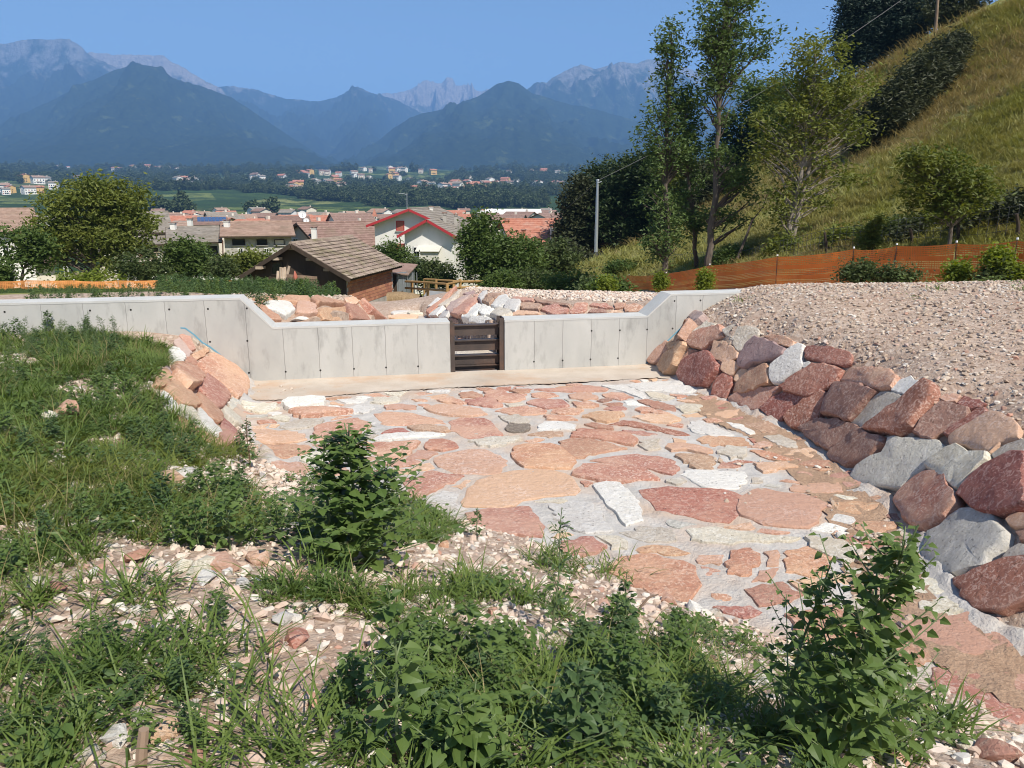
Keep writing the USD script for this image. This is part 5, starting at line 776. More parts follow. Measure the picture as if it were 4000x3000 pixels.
def branch(p, q, r0, r1, r, sides=5, wob=0.06, up=0.15):
    L = np.linalg.norm(q - p); s = np.linspace(0, 1, 5)[:, None]; m = p + (q - p) * s + UP * (up * L * s * (1 - s)) + r.normal(size=(5, 3)) * wob * L * s * (1 - s) * 2
    return tube(m, np.linspace(r0, r1, 5), sides, cap=False)
def tree(name, label, cat, D, base, lobes, n, per, size, mat_, trunk=None, tr=0.12, bark='bark', clump=0.5, seed=1, group=None, shell=0.55, up=0.55, aspect=0.5, droop=0.0, dens=None, on_ground=True, depth=1.0, twigs=True, flat=0.8, sub=2):
    """lobes: (px, py, rx, ry[, weight]) in pixels at distance D. trunk: pixel polyline from the base up."""
    r = np.random.default_rng(seed); sc = D / FPX
    bpt = at(base[0], base[1], D)
    if on_ground: bpt[2] = float(G(bpt[0], bpt[1]))
    t = thing(name, label, cat, bpt, group)
    w = np.array([(l[2] * l[3] * min(l[2], l[3]) ** 0.5) * (l[4] if len(l) > 4 else 1) for l in lobes]); k = r.choice(len(lobes), n, p=w / w.sum())
    lc = np.array([at(l[0], l[1], D) for l in lobes]); lr = np.array([[l[2] * sc, min(l[2], l[3] * 1.3) * sc * depth, l[3] * sc] for l in lobes])
    u = r.normal(size=(n, 3)); u /= np.linalg.norm(u, axis=1, keepdims=True); q = r.random(n) ** (1 / 3); q = shell + (1 - shell) * q if shell < 1 else q; q = np.where(r.random(n) < 0.3, r.random(n) ** 0.5, q)
    cen = lc[k] + u * lr[k] * q[:, None] * (1 + 0.55 * fbm(lc[k] * 0 + u * 2.6 + k[:, None] * 3.1, 2, seed)[:, None] + 0.16 * (r.random(n) ** 3)[:, None])
    if on_ground: cen[:, 2] = np.maximum(cen[:, 2], G(cen[:, 0], cen[:, 1]) + clump * 0.4)
    TP = [bpt - UP * 0.2] + [at(x, y, D) for x, y in (trunk or [])]
    if not trunk: TP.append(lc[np.argmax(w)])
    TP = np.array(TP); tl = np.linspace(0, 1, 3 * len(TP)); seg = np.concatenate([[0], np.cumsum(np.linalg.norm(np.diff(TP, axis=0), axis=1))]); seg /= seg[-1]
    tp = np.stack([np.interp(tl, seg, TP[:, i]) for i in range(3)], 1); tp[1:-1] += r.normal(size=(len(tp) - 2, 3)) * tr * 0.35
    wood = [tube(tp, tr * (1 - 0.82 * tl) + 0.012, 8, cap=False)]
    for i in range(n):
        if i % sub or not twigs: continue
        c = cen[i]; dz = np.abs(tp[:, 2] - (c[2] - 0.45 * np.linalg.norm((c - tp[-1])[:2]) - 0.12 * (c[2] - bpt[2]))); j = int(np.argmin(dz)); rb = (tr * (1 - 0.82 * tl[j]) + 0.012) * 0.42
        wood.append(branch(tp[j], c, min(rb, 0.07), 0.008, r, 4))
    part(t, 'trunk', join(wood), bark, smooth=40)
    rad_ = clump * (0.6 + 0.8 * r.random(n))
    part(t, 'crown', leaves(cen, rad_, per, size, r, up, aspect, droop, flat), mat_)
    return t
tree('broadleaf_tree', 'big leafy broad crowned tree in front of the village houses on the left', 'tree', 55, (205, 606), [(195, 402, 26, 24), (150, 420, 34, 28), (238, 408, 30, 26), (278, 426, 28, 30), (120, 462, 36, 32), (182, 452, 44, 36), (242, 456, 42, 36), (292, 478, 30, 34), (98, 512, 34, 30), (152, 506, 44, 34), (215, 508, 48, 34), (275, 516, 44, 32), (108, 550, 36, 20), (170, 552, 40, 22, 0.6), (240, 552, 48, 24, 0.6), (302, 540, 20, 24)], 230, 88, 0.30, 'leaf_olive', trunk=[(203, 570), (200, 530), (198, 440)], tr=0.30, clump=0.72, seed=3, droop=0.35, up=0.3, aspect=0.45, shell=0.75, flat=0.65)
tree('broadleaf_tree', 'thin dark leaved tree at the far left in front of the white wall', 'tree', 50, (48, 612), [(20, 520, 40, 28), (60, 530, 40, 30), (40, 560, 45, 24), (85, 555, 28, 35)], 70, 36, 0.3, 'leaf_mid', trunk=[(46, 580), (44, 530)], tr=0.13, clump=0.7, seed=4)
tree('round_shrub', 'round dark green shrub in front of the grey roofed house', 'shrub', 58, (405, 606), [(405, 558, 40, 36), (390, 572, 32, 24), (425, 572, 28, 24), (400, 536, 26, 16)], 190, 44, 0.26, 'leaf_mid', tr=0.1, clump=0.6, seed=5)
tree('garden_shrub', 'olive green garden shrub between the big tree and the round shrub', 'shrub', 52, (305, 608), [(305, 575, 42, 32), (285, 590, 35, 22), (335, 590, 30, 24)], 75, 40, 0.26, 'leaf_shrub', tr=0.06, clump=0.55, seed=6)
tree('garden_shrub', 'loose green shrub beside the left roof edge of the hut', 'shrub', 60, (535, 600), [(525, 572, 30, 18), (562, 556, 34, 16), (500, 575, 22, 24), (545, 570, 30, 20)], 130, 40, 0.27, 'leaf_olive', tr=0.06, clump=0.55, seed=7)
tree('garden_shrub', 'small round bush at the left of the hut gable', 'shrub', 55, (482, 606), [(482, 582, 22, 20)], 50, 40, 0.22, 'leaf_shrub', tr=0.04, clump=0.45, seed=8)
tree('garden_shrub', 'low pale green bush at the foot of the big tree trunk', 'shrub', 48, (200, 612), [(225, 600, 45, 14), (150, 606, 30, 8)], 30, 40, 0.22, 'leaf_bright', tr=0.04, clump=0.4, seed=9)
tree('garden_shrub', 'dark bush at the lower left corner under the white wall', 'shrub', 46, (8, 614), [(5, 592, 26, 24)], 50, 40, 0.24, 'leaf_mid', tr=0.04, clump=0.45, seed=10)
tree('garden_shrub', 'green shrub hiding the lower left corner of the white house', 'shrub', 64, (838, 600), [(842, 548, 26, 22), (835, 570, 28, 26), (870, 570, 26, 24)], 120, 42, 0.26, 'leaf_mid', tr=0.06, clump=0.55, seed=11)
tree('garden_shrub', 'leafy vine covered hedge in front of the white house porch', 'shrub', 60, (915, 606), [(890, 590, 45, 22), (940, 592, 40, 22), (960, 604, 24, 16), (905, 578, 34, 10)], 120, 42, 0.27, 'leaf_shrub', tr=0.06, clump=0.55, seed=12)
tree('broadleaf_tree', 'bushy green tree right of the white house hiding its corner', 'tree', 56, (1048, 625), [(1040, 490, 30, 26), (1030, 520, 32, 30), (1055, 545, 58, 46), (1110, 560, 62, 44), (1060, 590, 60, 34), (1035, 470, 16, 14)], 330, 44, 0.28, 'leaf_mid', trunk=[(1050, 590), (1042, 490)], tr=0.12, clump=0.65, seed=13)
tree('broadleaf_tree', 'low spreading green tree below the red tiled roof', 'tree', 60, (1165, 622), [(1160, 560, 55, 34), (1190, 580, 45, 30), (1130, 590, 50, 28), (1215, 560, 30, 40)], 220, 42, 0.28, 'leaf_shrub', tr=0.1, clump=0.65, seed=14)
for k, (base, lobes, s_) in enumerate([((1300, 560), [(1290, 420, 48, 55), (1310, 380, 40, 35), (1280, 480, 48, 60), (1330, 450, 40, 60)], 15), ((1245, 560), [(1250, 450, 28, 60), (1245, 510, 40, 45)], 16), ((1365, 540), [(1355, 390, 42, 45), (1390, 420, 36, 60), (1350, 470, 55, 55), (1340, 358, 18, 14)], 17), ((1425, 500), [(1400, 370, 32, 32), (1430, 420, 40, 55), (1455, 390, 30, 30)], 18)]):
    tree('dark_tree', ['tall dark green tree directly behind the grey metal pole', 'dark green tree at the left end of the dark grove by the pole', 'dark dense tree right of the grey metal pole', 'dark tree behind the leftmost slender locust tree'][k], 'tree', 92 - 3 * k, base, lobes, 260, 46, 0.42, 'leaf_dark' if k != 1 else 'leaf_hedge', tr=0.25, clump=1.0, seed=s_)
tree('garden_shrub', 'dark bushes filling the ground under the dark grove', 'shrub', 74, (1235, 590), [(1230, 560, 40, 34), (1205, 580, 40, 28), (1265, 570, 26, 18)], 140, 42, 0.32, 'leaf_hedge', tr=0.05, clump=0.7, seed=19)
for k, (lobes, mt, D) in enumerate([([(1085, 612, 35, 22), (1060, 622, 25, 16)], 'leaf_mid', 48), ([(1130, 610, 40, 24), (1165, 606, 30, 20)], 'leaf_shrub', 52), ([(1215, 618, 40, 22), (1250, 612, 30, 16)], 'leaf_mid', 47), ([(1285, 628, 34, 18)], 'leaf_shrub', 38), ([(1320, 626, 32, 14)], 'leaf_mid', 35)]):
    tree('garden_shrub', ['green bush beside the timber rail fence', 'dull green bush in front of the bushy middle tree', 'leafy bush at the sunken end of the orange net', 'bush covering the orange net foot right of its sunken end', 'low bush at the foot of the orange net behind the gravel'][k], 'shrub', D, (lobes[0][0], 640), lobes, 90, 36, 0.2, mt, tr=0.04, clump=0.45, seed=20 + k)
# slender locust trees along the pasture fence
tree('locust_tree', 'leftmost slender locust tree with a bushy lower trunk', 'tree', 39, (1438, 592), [(1447, 85, 26, 30), (1455, 135, 36, 34), (1425, 95, 14, 12), (1440, 180, 32, 30), (1458, 225, 36, 34), (1425, 250, 38, 28), (1445, 300, 46, 36), (1400, 292, 26, 16), (1395, 330, 22, 14), (1430, 350, 40, 30), (1470, 330, 26, 30), (1440, 480, 36, 50), (1430, 520, 44, 36), (1410, 420, 36, 20)], 330, 23, 0.20, 'leaf_locust', trunk=[(1440, 500), (1437, 380), (1442, 240), (1450, 70)], tr=0.15, clump=0.42, seed=31, shell=0.3, aspect=0.42, droop=0.25, up=0.4)
tree('locust_tree', 'thin curved locust stem between the two taller locust trees', 'tree', 40, (1503, 588), [(1485, 230, 20, 34), (1492, 290, 26, 36), (1480, 350, 28, 26), (1505, 400, 24, 20), (1500, 480, 30, 26), (1470, 430, 22, 14)], 110, 34, 0.20, 'leaf_locust', trunk=[(1502, 520), (1490, 400), (1482, 330), (1478, 220)], tr=0.11, clump=0.4, seed=32, shell=0.3, aspect=0.42, droop=0.25, up=0.4)
tree('locust_tree', 'tallest slender locust tree, its top cut by the picture edge', 'tree', 38, (1531, 585), [(1580, -10, 50, 22), (1540, 20, 36, 26), (1600, 10, 40, 20), (1560, 60, 44, 34), (1545, 100, 40, 30), (1620, 70, 46, 16), (1660, 78, 34, 12), (1510, 78, 22, 14), (1580, 120, 44, 26), (1630, 115, 40, 16), (1550, 160, 36, 30), (1530, 205, 26, 24), (1580, 190, 26, 18), (1500, 40, 10, 10), (1560, 250, 22, 20), (1595, 380, 44, 34), (1560, 340, 30, 24), (1545, 470, 32, 26), (1590, 470, 34, 14), (1600, 430, 36, 22)], 400, 23, 0.20, 'leaf_locust', trunk=[(1537, 500), (1545, 400), (1550, 280), (1558, 150), (1572, -20)], tr=0.17, clump=0.42, seed=33, shell=0.3, aspect=0.42, droop=0.25, up=0.4)
LT = tree('locust_tree', 'wide yellowish locust tree with twin leaning stems', 'tree', 36, (1700, 572), [(1745, 130, 46, 40), (1795, 110, 40, 30), (1720, 190, 60, 40), (1780, 190, 60, 44), (1840, 200, 48, 40), (1690, 260, 60, 44), (1760, 270, 60, 40), (1830, 280, 44, 30), (1670, 320, 46, 40), (1740, 350, 60, 36), (1800, 370, 54, 22), (1850, 380, 40, 14), (1690, 430, 34, 44), (1760, 430, 40, 22), (1700, 500, 26, 36)], 460, 24, 0.20, 'leaf_locust_yellow', trunk=[(1712, 470), (1735, 350), (1748, 240), (1760, 110)], tr=0.13, bark='bark_pale', clump=0.45, seed=34, shell=0.3, aspect=0.42, droop=0.25, up=0.45)
bt = at(1706, 560, 36.2); part(LT, 'trunk', tube([at(1703, 575, 36), at(1722, 470, 36), at(1756, 330, 36), at(1778, 230, 36.3)], [0.11, 0.1, 0.07, 0.03], 8), 'bark_pale', smooth=40)
whole('fallen_branch', join([branch(at(1592, 560, 37), at(1660, 410, 37), 0.07, 0.03, np.random.default_rng(5), 6), branch(at(1560, 500, 38), at(1630, 420, 38.5), 0.05, 0.02, np.random.default_rng(6), 6)]), 'bark', 'leaning bare dark branch between the tallest and the widest locust tree', 'branch', smooth=40)
for k, (base, lobes, mt, D, s_) in enumerate([((1600, 420), [(1600, 300, 55, 60), (1570, 350, 50, 50), (1640, 330, 50, 50)], 'leaf_dark', 84, 41), ((1660, 380), [(1665, 235, 55, 50), (1640, 200, 34, 30), (1700, 280, 60, 50), (1680, 190, 30, 22)], 'leaf_mid', 80, 42), ((1545, 470), [(1550, 430, 60, 45), (1520, 390, 36, 34)], 'leaf_hedge', 76, 43), ((1760, 330), [(1760, 260, 50, 60), (1720, 220, 40, 40), (1800, 230, 40, 40)], 'leaf_dark', 82, 44), ((1490, 470), [(1490, 420, 40, 45), (1470, 380, 24, 26)], 'leaf_olive', 78, 45)]):
    tree('hillside_tree', ['dark tree on the slope behind the tallest locust tree', 'green tree on the skyline between the tallest and widest locust trees', 'low dark tree on the slope behind the locust trunks', 'dark tree on the slope behind the widest locust tree', 'yellowish green tree on the slope behind the thin curved locust'][k], 'tree', D, base, lobes, 230, 44, 0.36, mt, tr=0.2, clump=0.9, seed=s_)
for k, (base, lobes) in enumerate([((1850, 150), [(1850, 60, 34, 60), (1835, 90, 26, 40), (1850, 0, 28, 36), (1840, 130, 22, 22)]), ((1905, 140), [(1905, 50, 40, 66), (1915, -10, 36, 40), (1890, 100, 34, 40)]), ((1965, 115), [(1965, 30, 44, 56), (1985, 0, 40, 40), (1960, 75, 40, 34)])]):
    tree('conifer', ['bluish dark conifer at the left of the hilltop group', 'middle dark conifer of the hilltop group', 'dark conifer nearest the hilltop wooden pole'][k], 'tree', 98 - 2 * k, base, lobes, 300, 52, 0.45, 'leaf_conifer', tr=0.25, clump=1.0, seed=50 + k, aspect=0.3, up=0.2, droop=0.2)
tree('hillside_tree', 'brownish green tree at the hilltop right of the wooden pole', 'tree', 88, (2065, 75), [(2060, 20, 44, 30), (2095, 25, 28, 20), (2050, 45, 30, 22)], 140, 44, 0.4, 'leaf_hedge', tr=0.15, clump=0.9, seed=55)
hb = [(1868, 285, 30, 34), (1895, 262, 38, 48), (1930, 236, 40, 54), (1965, 206, 42, 56), (2000, 175, 40, 52), (2035, 140, 34, 44), (2062, 108, 20, 28)]
for k, (x, y, rx, ry) in enumerate(hb):
    f_ = onto(x + 14, y + ry * 0.9)[0]; D = float(f_[1]) if np.isfinite(f_[0]) else 60
    tree('hedge_shrub', ['lowest', 'second lowest', 'third from the bottom', 'middle', 'third from the top', 'second highest', 'highest and smallest'][k] + ' dark shrub of the hedge band climbing the grassy hill', 'shrub', D, (x + 14, y + ry), [(x, y, rx, ry), (x + rx * 0.5, y - ry * 0.3, rx * 0.5, ry * 0.7), (x - rx * 0.4, y + ry * 0.3, rx * 0.7, ry * 0.6)], 130, 46, 0.34, 'leaf_hedge', tr=0.07, clump=0.6, seed=60 + k, group='dark shrubs of the hedge band on the hill', aspect=0.3, up=0.25)
tree('sapling', 'sapling with yellowing leaves behind the orange net on the right', 'tree', 25.5, (2052, 528), [(2040, 370, 56, 36), (2085, 400, 44, 36), (1990, 385, 34, 46), (2060, 440, 46, 34), (2120, 420, 30, 26), (2010, 450, 40, 30), (1975, 340, 24, 18)], 190, 30, 0.17, 'leaf_sapling', trunk=[(2056, 470), (2050, 380)], tr=0.06, clump=0.34, seed=70, shell=0.2, aspect=0.4, droop=0.2)
tree('sapling', 'dry orange leaved young sapling behind the orange net', 'tree', 27.5, (1885, 545), [(1888, 500, 16, 26), (1876, 525, 18, 16), (1900, 480, 10, 14)], 60, 26, 0.14, 'leaf_sapling', tr=0.03, clump=0.25, seed=71, aspect=0.4)
for k, (x, y, rx, ry, D, mt) in enumerate([(1920, 505, 60, 24, 30, 'leaf_shrub'), (2130, 490, 70, 30, 27, 'leaf_hedge'), (2215, 470, 50, 44, 26, 'leaf_hedge'), (1990, 520, 60, 22, 29, 'leaf_hedge'), (1820, 520, 30, 20, 32, 'leaf_olive'), (1690, 545, 30, 26, 35, 'leaf_olive'), (1580, 560, 26, 20, 38, 'leaf_mid'), (1340, 580, 30, 14, 50, 'leaf_mid')]):
    tree('bramble', ['green bramble behind the net left of the yellowing sapling', 'brownish bramble under the right side of the yellowing sapling', 'dark bramble at the right picture edge behind the net', 'brown bramble under the yellowing sapling', 'small olive bramble near the leaning fence post', 'olive bush at the foot of the widest locust', 'small green bush right of the tallest locust trunk', 'green bush on the wire fence right of the pole'][k], 'shrub', D, (x, y + ry), [(x, y, rx, ry), (x + rx * 0.5, y + ry * 0.2, rx * 0.5, ry * 0.8), (x - rx * 0.5, y + ry * 0.3, rx * 0.5, ry * 0.7)], 110, 34, 0.16, mt, tr=0.03, clump=0.35, seed=80 + k)
for k, (x, y, rx, ry, D, mt, lab) in enumerate([(1858, 588, 32, 20, 20.5, 'leaf_shrub', 'low dark green bush on the gravel crest before the orange net'), (1940, 592, 46, 15, 20, 'leaf_shrub', 'wide low green bush on the gravel crest right of the first'), (2165, 592, 50, 16, 18, 'leaf_shrub', 'low bush below the bright yellow green shoots'), (1428, 607, 11, 16, 33, 'leaf_bright', 'left of two bright yellow green shoots behind the sloping wall top'), (1523, 606, 13, 22, 29, 'leaf_bright', 'right of two bright yellow green shoots behind the sloping wall top'), (2158, 560, 20, 22, 18, 'leaf_bright', 'bright yellow green shoots in front of the net at the right'), (2068, 590, 14, 16, 19, 'leaf_bright', 'small bright shoots between the low bushes and the right edge'), (2205, 598, 22, 14, 17.8, 'leaf_bright', 'yellow green weeds at the right picture edge on the gravel crest'), (1310, 615, 14, 14, 30, 'leaf_bright', 'bright green bush at the left end of the orange net')]):
    tree('low_bush', lab, 'shrub', D, (x, y + ry), [(x, y, rx, ry), (x, y + ry * 0.4, rx * 0.8, ry * 0.6)], 70, 30, 0.10 if rx > 20 else 0.11, mt, tr=0.015, clump=0.2, seed=100 + k)
# ------------------------------------------------------------------ mountains
def rockmat(name, forest, rock, lo, hi, sc, meadow=None):
    n = {'g': ('geometry', {}), 'm': ('mapping', {'scale': (1, 1, 0.55)}), 'n': ('noise_texture', {'scale': sc, 'detail': 10.0, 'roughness': 0.68}), 'xy': ('separate_xyz', {}), 'z': ('map_range', {'from_min': lo, 'from_max': hi, 'to_min': -0.4, 'to_max': 0.52, 'clamp': False}), 'a': ('math', {'math_type': 'add'}), 'r': ('rgb_ramp', {'ramp': [(0.53, (0, 0, 0)), (0.66, (1, 1, 1))]}),
         'n2': ('noise_texture', {'scale': sc * 6, 'detail': 8.0, 'roughness': 0.7}), 'fr': ('rgb_ramp', {'ramp': [(0.3, tuple(0.6 * c for c in forest)), (0.7, tuple(1.4 * c for c in forest))]}), 'rr': ('rgb_ramp', {'ramp': [(0.3, tuple(0.55 * c for c in rock)), (0.65, rock)]}), 'x': ('mix_color', {}),
         'n3': ('noise_texture', {'scale': sc * 1.7, 'detail': 7.0, 'roughness': 0.6}), 'm3': ('map_range', {'from_min': 0.6, 'from_max': 0.66, 'to_max': 0.9, 'clamp': True}), 'x3': ('mix_color', {'b': meadow or (0.07, 0.09, 0.035)}), 'nb': ('noise_texture', {'scale': 0.012, 'detail': 8.0, 'roughness': 0.68}), 'bp': ('bump', {'strength': 0.9, 'distance': 90.0}), 'p': ('principled_bsdf', {'roughness': 1.0, 'specular_ior_level': 0.0})}
    return mk(name, n, [('g.position', 'm.vector'), ('m.vector', 'n.vector'), ('g.position', 'xy.vector'), ('xy.z', 'z.value'), ('n.fac', 'a.value1'), ('z.result', 'a.value2'), ('a.value', 'r.fac'), ('g.position', 'n2.vector'), ('n2.fac', 'fr.fac'), ('n2.fac', 'rr.fac'), ('g.position', 'n3.vector'), ('n3.fac', 'm3.value'), ('m3.result', 'x3.fac'), ('fr.color', 'x3.a'), ('r.color', 'x.fac'), ('x3.result', 'x.a'), ('rr.color', 'x.b'), ('x.result', 'p.base_color'), ('g.position', 'nb.vector'), ('nb.fac', 'bp.height'), ('bp.normal', 'p.normal')], 'p.BSDF')
rockmat('mountain_forest', (0.028, 0.042, 0.02), (0.38, 0.36, 0.33), 500, 3300, 0.0045); rockmat('mountain_rock', (0.03, 0.042, 0.02), (0.27, 0.25, 0.225), 150, 2350, 0.0048); rockmat('mountain_pale', (0.05, 0.06, 0.035), (0.34, 0.30, 0.265), 200, 2300, 0.0045)
rockmat('mountain_grey', (0.028, 0.038, 0.02), (0.22, 0.21, 0.195), 200, 2700, 0.0048)
def mountain(name, ridge, D, Dbase, m, seed, rough=60.0, spur=0.22, nu=400, nv=110, tip=4.0, conv=1.0):
    """ridge: skyline pixels (px, py[, extra distance]); the slope falls from there towards the camera."""
    a = np.array([(r_[0], r_[1], (r_[2] if len(r_) > 2 else 0)) for r_ in ridge], float); x = np.linspace(a[0, 0], a[-1, 0], nu); y = np.interp(x, a[:, 0], a[:, 1]); ex = np.interp(x, a[:, 0], a[:, 2])
    jag = tip * fbm(np.stack([x / 22, 0 * x + seed, 0 * x], 1), 5, seed) + 0.5 * tip * fbm(np.stack([x / 6, 0 * x + seed, 0 * x], 1), 3, seed); P = at(x, y + jag, D + ex); B = at(x, 0 * x + 400, Dbase); B[:, 2] = np.interp(Dbase, far_r, far_z) - 25
    t = np.linspace(-0.25, 1, nv)[:, None]; out = np.zeros((nv, nu, 3)); s = np.clip(t, 0, 1)
    out[..., 0] = P[:, 0] + (B[:, 0] - P[:, 0]) * t; out[..., 1] = P[:, 1] + (B[:, 1] - P[:, 1]) * t
    drop = np.where(t < 0, 1 - 1.6 * (-t), (1 - s) ** (1.0 / conv) * (1 - 0.25 * s * (1 - s))); H = (P[:, 2] - B[:, 2])
    out[..., 2] = B[:, 2] + H * drop
    q = np.stack([out[..., 0] / 900 + seed, out[..., 1] / 2600, 0 * out[..., 0]], -1); rd = 1 - 2 * np.abs(fbm(q, 5, seed)); q2 = np.stack([out[..., 0] / 260, out[..., 1] / 500, 0 * out[..., 0] + seed], -1); rd2 = 1 - 2 * np.abs(fbm(q2, 4, seed + 5)); q3 = np.stack([out[..., 0] / 330 + 2 * seed, out[..., 1] / 1500, 0 * out[..., 0]], -1); rd3 = 1 - 2 * np.abs(fbm(q3, 4, seed + 9)); q4 = np.stack([out[..., 0] / 110, out[..., 1] / 180, 0 * out[..., 0] + seed], -1); rd4 = 1 - 2 * np.abs(fbm(q4, 3, seed + 3))
    fall = np.clip(s * 6, 0, 1) * (1 - s) ** 0.7; out[..., 2] += fall * (H * spur * (rd - 0.85) * 2.2 + H * 0.11 * (rd3 - 0.8) * 2 + rough * (rd2 - 0.8) * 2.4 + rough * 0.55 * (rd4 - 0.8) * 2)
    whole(name, (out.reshape(-1, 3), grid_faces(nv, nu)), m, kind='structure', smooth=True)
mountain('mountain', [(-220, 135), (-100, 110), (0, 95), (45, 84), (150, 83), (168, 95), (185, 110), (215, 130), (330, 180), (420, 230), (560, 300), (700, 362)], 9500, 6300, 'mountain_grey', 3, 110, 0.3, tip=7, nu=430)
mountain('mountain', [(120, 130), (200, 112), (260, 118), (320, 116), (350, 119), (385, 140), (420, 160), (455, 180), (480, 194), (560, 250), (640, 320)], 10400, 8300, 'mountain_pale', 5, 120, 0.28, tip=6)
mountain('mountain', [(-220, 315), (-100, 300), (0, 268), (100, 222), (190, 178), (240, 155), (290, 138), (330, 144), (385, 176), (440, 188), (500, 210), (560, 250), (620, 290), (680, 328), (725, 352), (760, 372)], 6800, 4300, 'mountain_forest', 7, 80, 0.26, tip=3.5, conv=1.2, nu=430, nv=120)
mountain('mountain', [(420, 200), (470, 187), (500, 185), (560, 195), (620, 212), (690, 218), (735, 205), (772, 187), (800, 200), (850, 214), (905, 240), (950, 262), (1050, 320)], 11000, 6500, 'mountain_grey', 11, 120, 0.34, tip=5)
mountain('mountain', [(780, 215), (815, 202), (850, 200), (890, 192), (920, 175), (955, 178), (965, 168), (978, 170), (985, 186), (1015, 184), (1030, 196), (1055, 193), (1120, 210), (1250, 240)], 13500, 9500, 'mountain_pale', 13, 200, 0.3, tip=7)
mountain('mountain', [(690, 376), (730, 362), (800, 318), (850, 276), (905, 246), (960, 235), (1010, 218), (1050, 198), (1075, 180), (1097, 174), (1115, 178), (1125, 184), (1150, 200), (1200, 216), (1300, 240), (1400, 268), (1600, 310), (1800, 340), (2300, 360)], 7200, 4500, 'mountain_forest', 17, 90, 0.34, tip=4, conv=1.15, nu=430, nv=120)
mountain('mountain', [(1050, 260), (1100, 215), (1140, 192), (1160, 175), (1180, 178), (1205, 158), (1255, 140), (1290, 150), (1320, 140), (1345, 130), (1375, 136), (1400, 126), (1425, 128), (1500, 150), (1600, 160), (1750, 190), (2000, 230), (2400, 280)], 9800, 6600, 'mountain_rock', 19, 120, 0.32, tip=7, nu=430)

# ------------------------------------------------------------------ far forest, town and hamlets
leaf('leaf_far', (0.058, 0.098, 0.034), (0.105, 0.155, 0.05), trans=0.15, scale=0.02, rand=0.35, hue=0.02)
def crown_proto(seed, n=46, per=9, tall=1.0):
    r = np.random.default_rng(seed); u = r.normal(size=(n, 3)); u /= np.linalg.norm(u, axis=1, keepdims=True); u *= (0.35 + 0.2 * r.random(n))[:, None] * np.array([1, 1, 0.95 * tall]); u[:, 2] += 0.5 * tall
    return join([leaves(u, np.full(n, 0.2), per, 0.20, r, 0.5, 0.75), tube([[0, 0, -0.1], [0, 0, 0.5]], 0.04, 5)])
r = np.random.default_rng(20)
ham = []
for cx, cy, n_, sx, sy in [(410, 399, 9, 30, 5), (720, 402, 10, 40, 9), (640, 412, 6, 12, 3), (980, 412, 18, 50, 5), (1040, 400, 8, 30, 6), (1130, 405, 7, 60, 8), (330, 368, 16, 60, 3), (140, 366, 5, 40, 3), (1180, 375, 6, 50, 6), (880, 372, 9, 80, 4), (60, 415, 9, 60, 6), (565, 388, 5, 60, 4), (860, 388, 6, 60, 6), (1230, 412, 5, 40, 8), (100, 395, 5, 60, 5), (700, 380, 8, 60, 4)]:
    for k in range(n_): ham.append((cx + sx * r.normal() * 0.7, cy + sy * r.normal() * 0.6))
hp = onto([h_[0] for h_ in ham], [h_[1] for h_ in ham])
protos = [(crown_proto(s_, tall=t_), 'leaf_far', False) for s_, t_ in ((1, 1.0), (2, 1.2), (3, 0.85), (4, 1.6))]
r = np.random.default_rng(21); n = 15000
px, py = r.uniform(-60, 1700, n), 362 + 100 * r.random(n) ** 1.0; P = onto(px, py); ok = np.isfinite(P[:, 0]) & (P[:, 1] > 180) & (P[:, 1] < 5200); P = P[ok]
fm = fbm(np.stack([P[:, 0] / 260 + 3, P[:, 1] / 330, 0 * P[:, 0]], 1), 4, 31); town = (P[:, 1] < 620) & (P[:, 0] > -300); keep = (fm > np.where(town, 0.08, np.where(P[:, 1] < 1500, -0.09, 0.0))) ; P = P[keep]
from scipy.spatial import cKDTree
hq = hp[np.isfinite(hp[:, 0])]; dh, ih = cKDTree(hq[:, :2] * [1, 0.45] - [0, 14]).query(P[:, :2] * [1, 0.45]); P = P[dh > 26]
stuff('distant_forest', 'dark green woods spread over the valley floor below the mountains', 'woods', protos, P, r.random(len(P)) * 6.28, (7 + 7 * r.random(len(P))) * (1 + np.clip((P[:, 1] - 1500) / 3500, 0, 1.2)), r.integers(0, 4, len(P)))
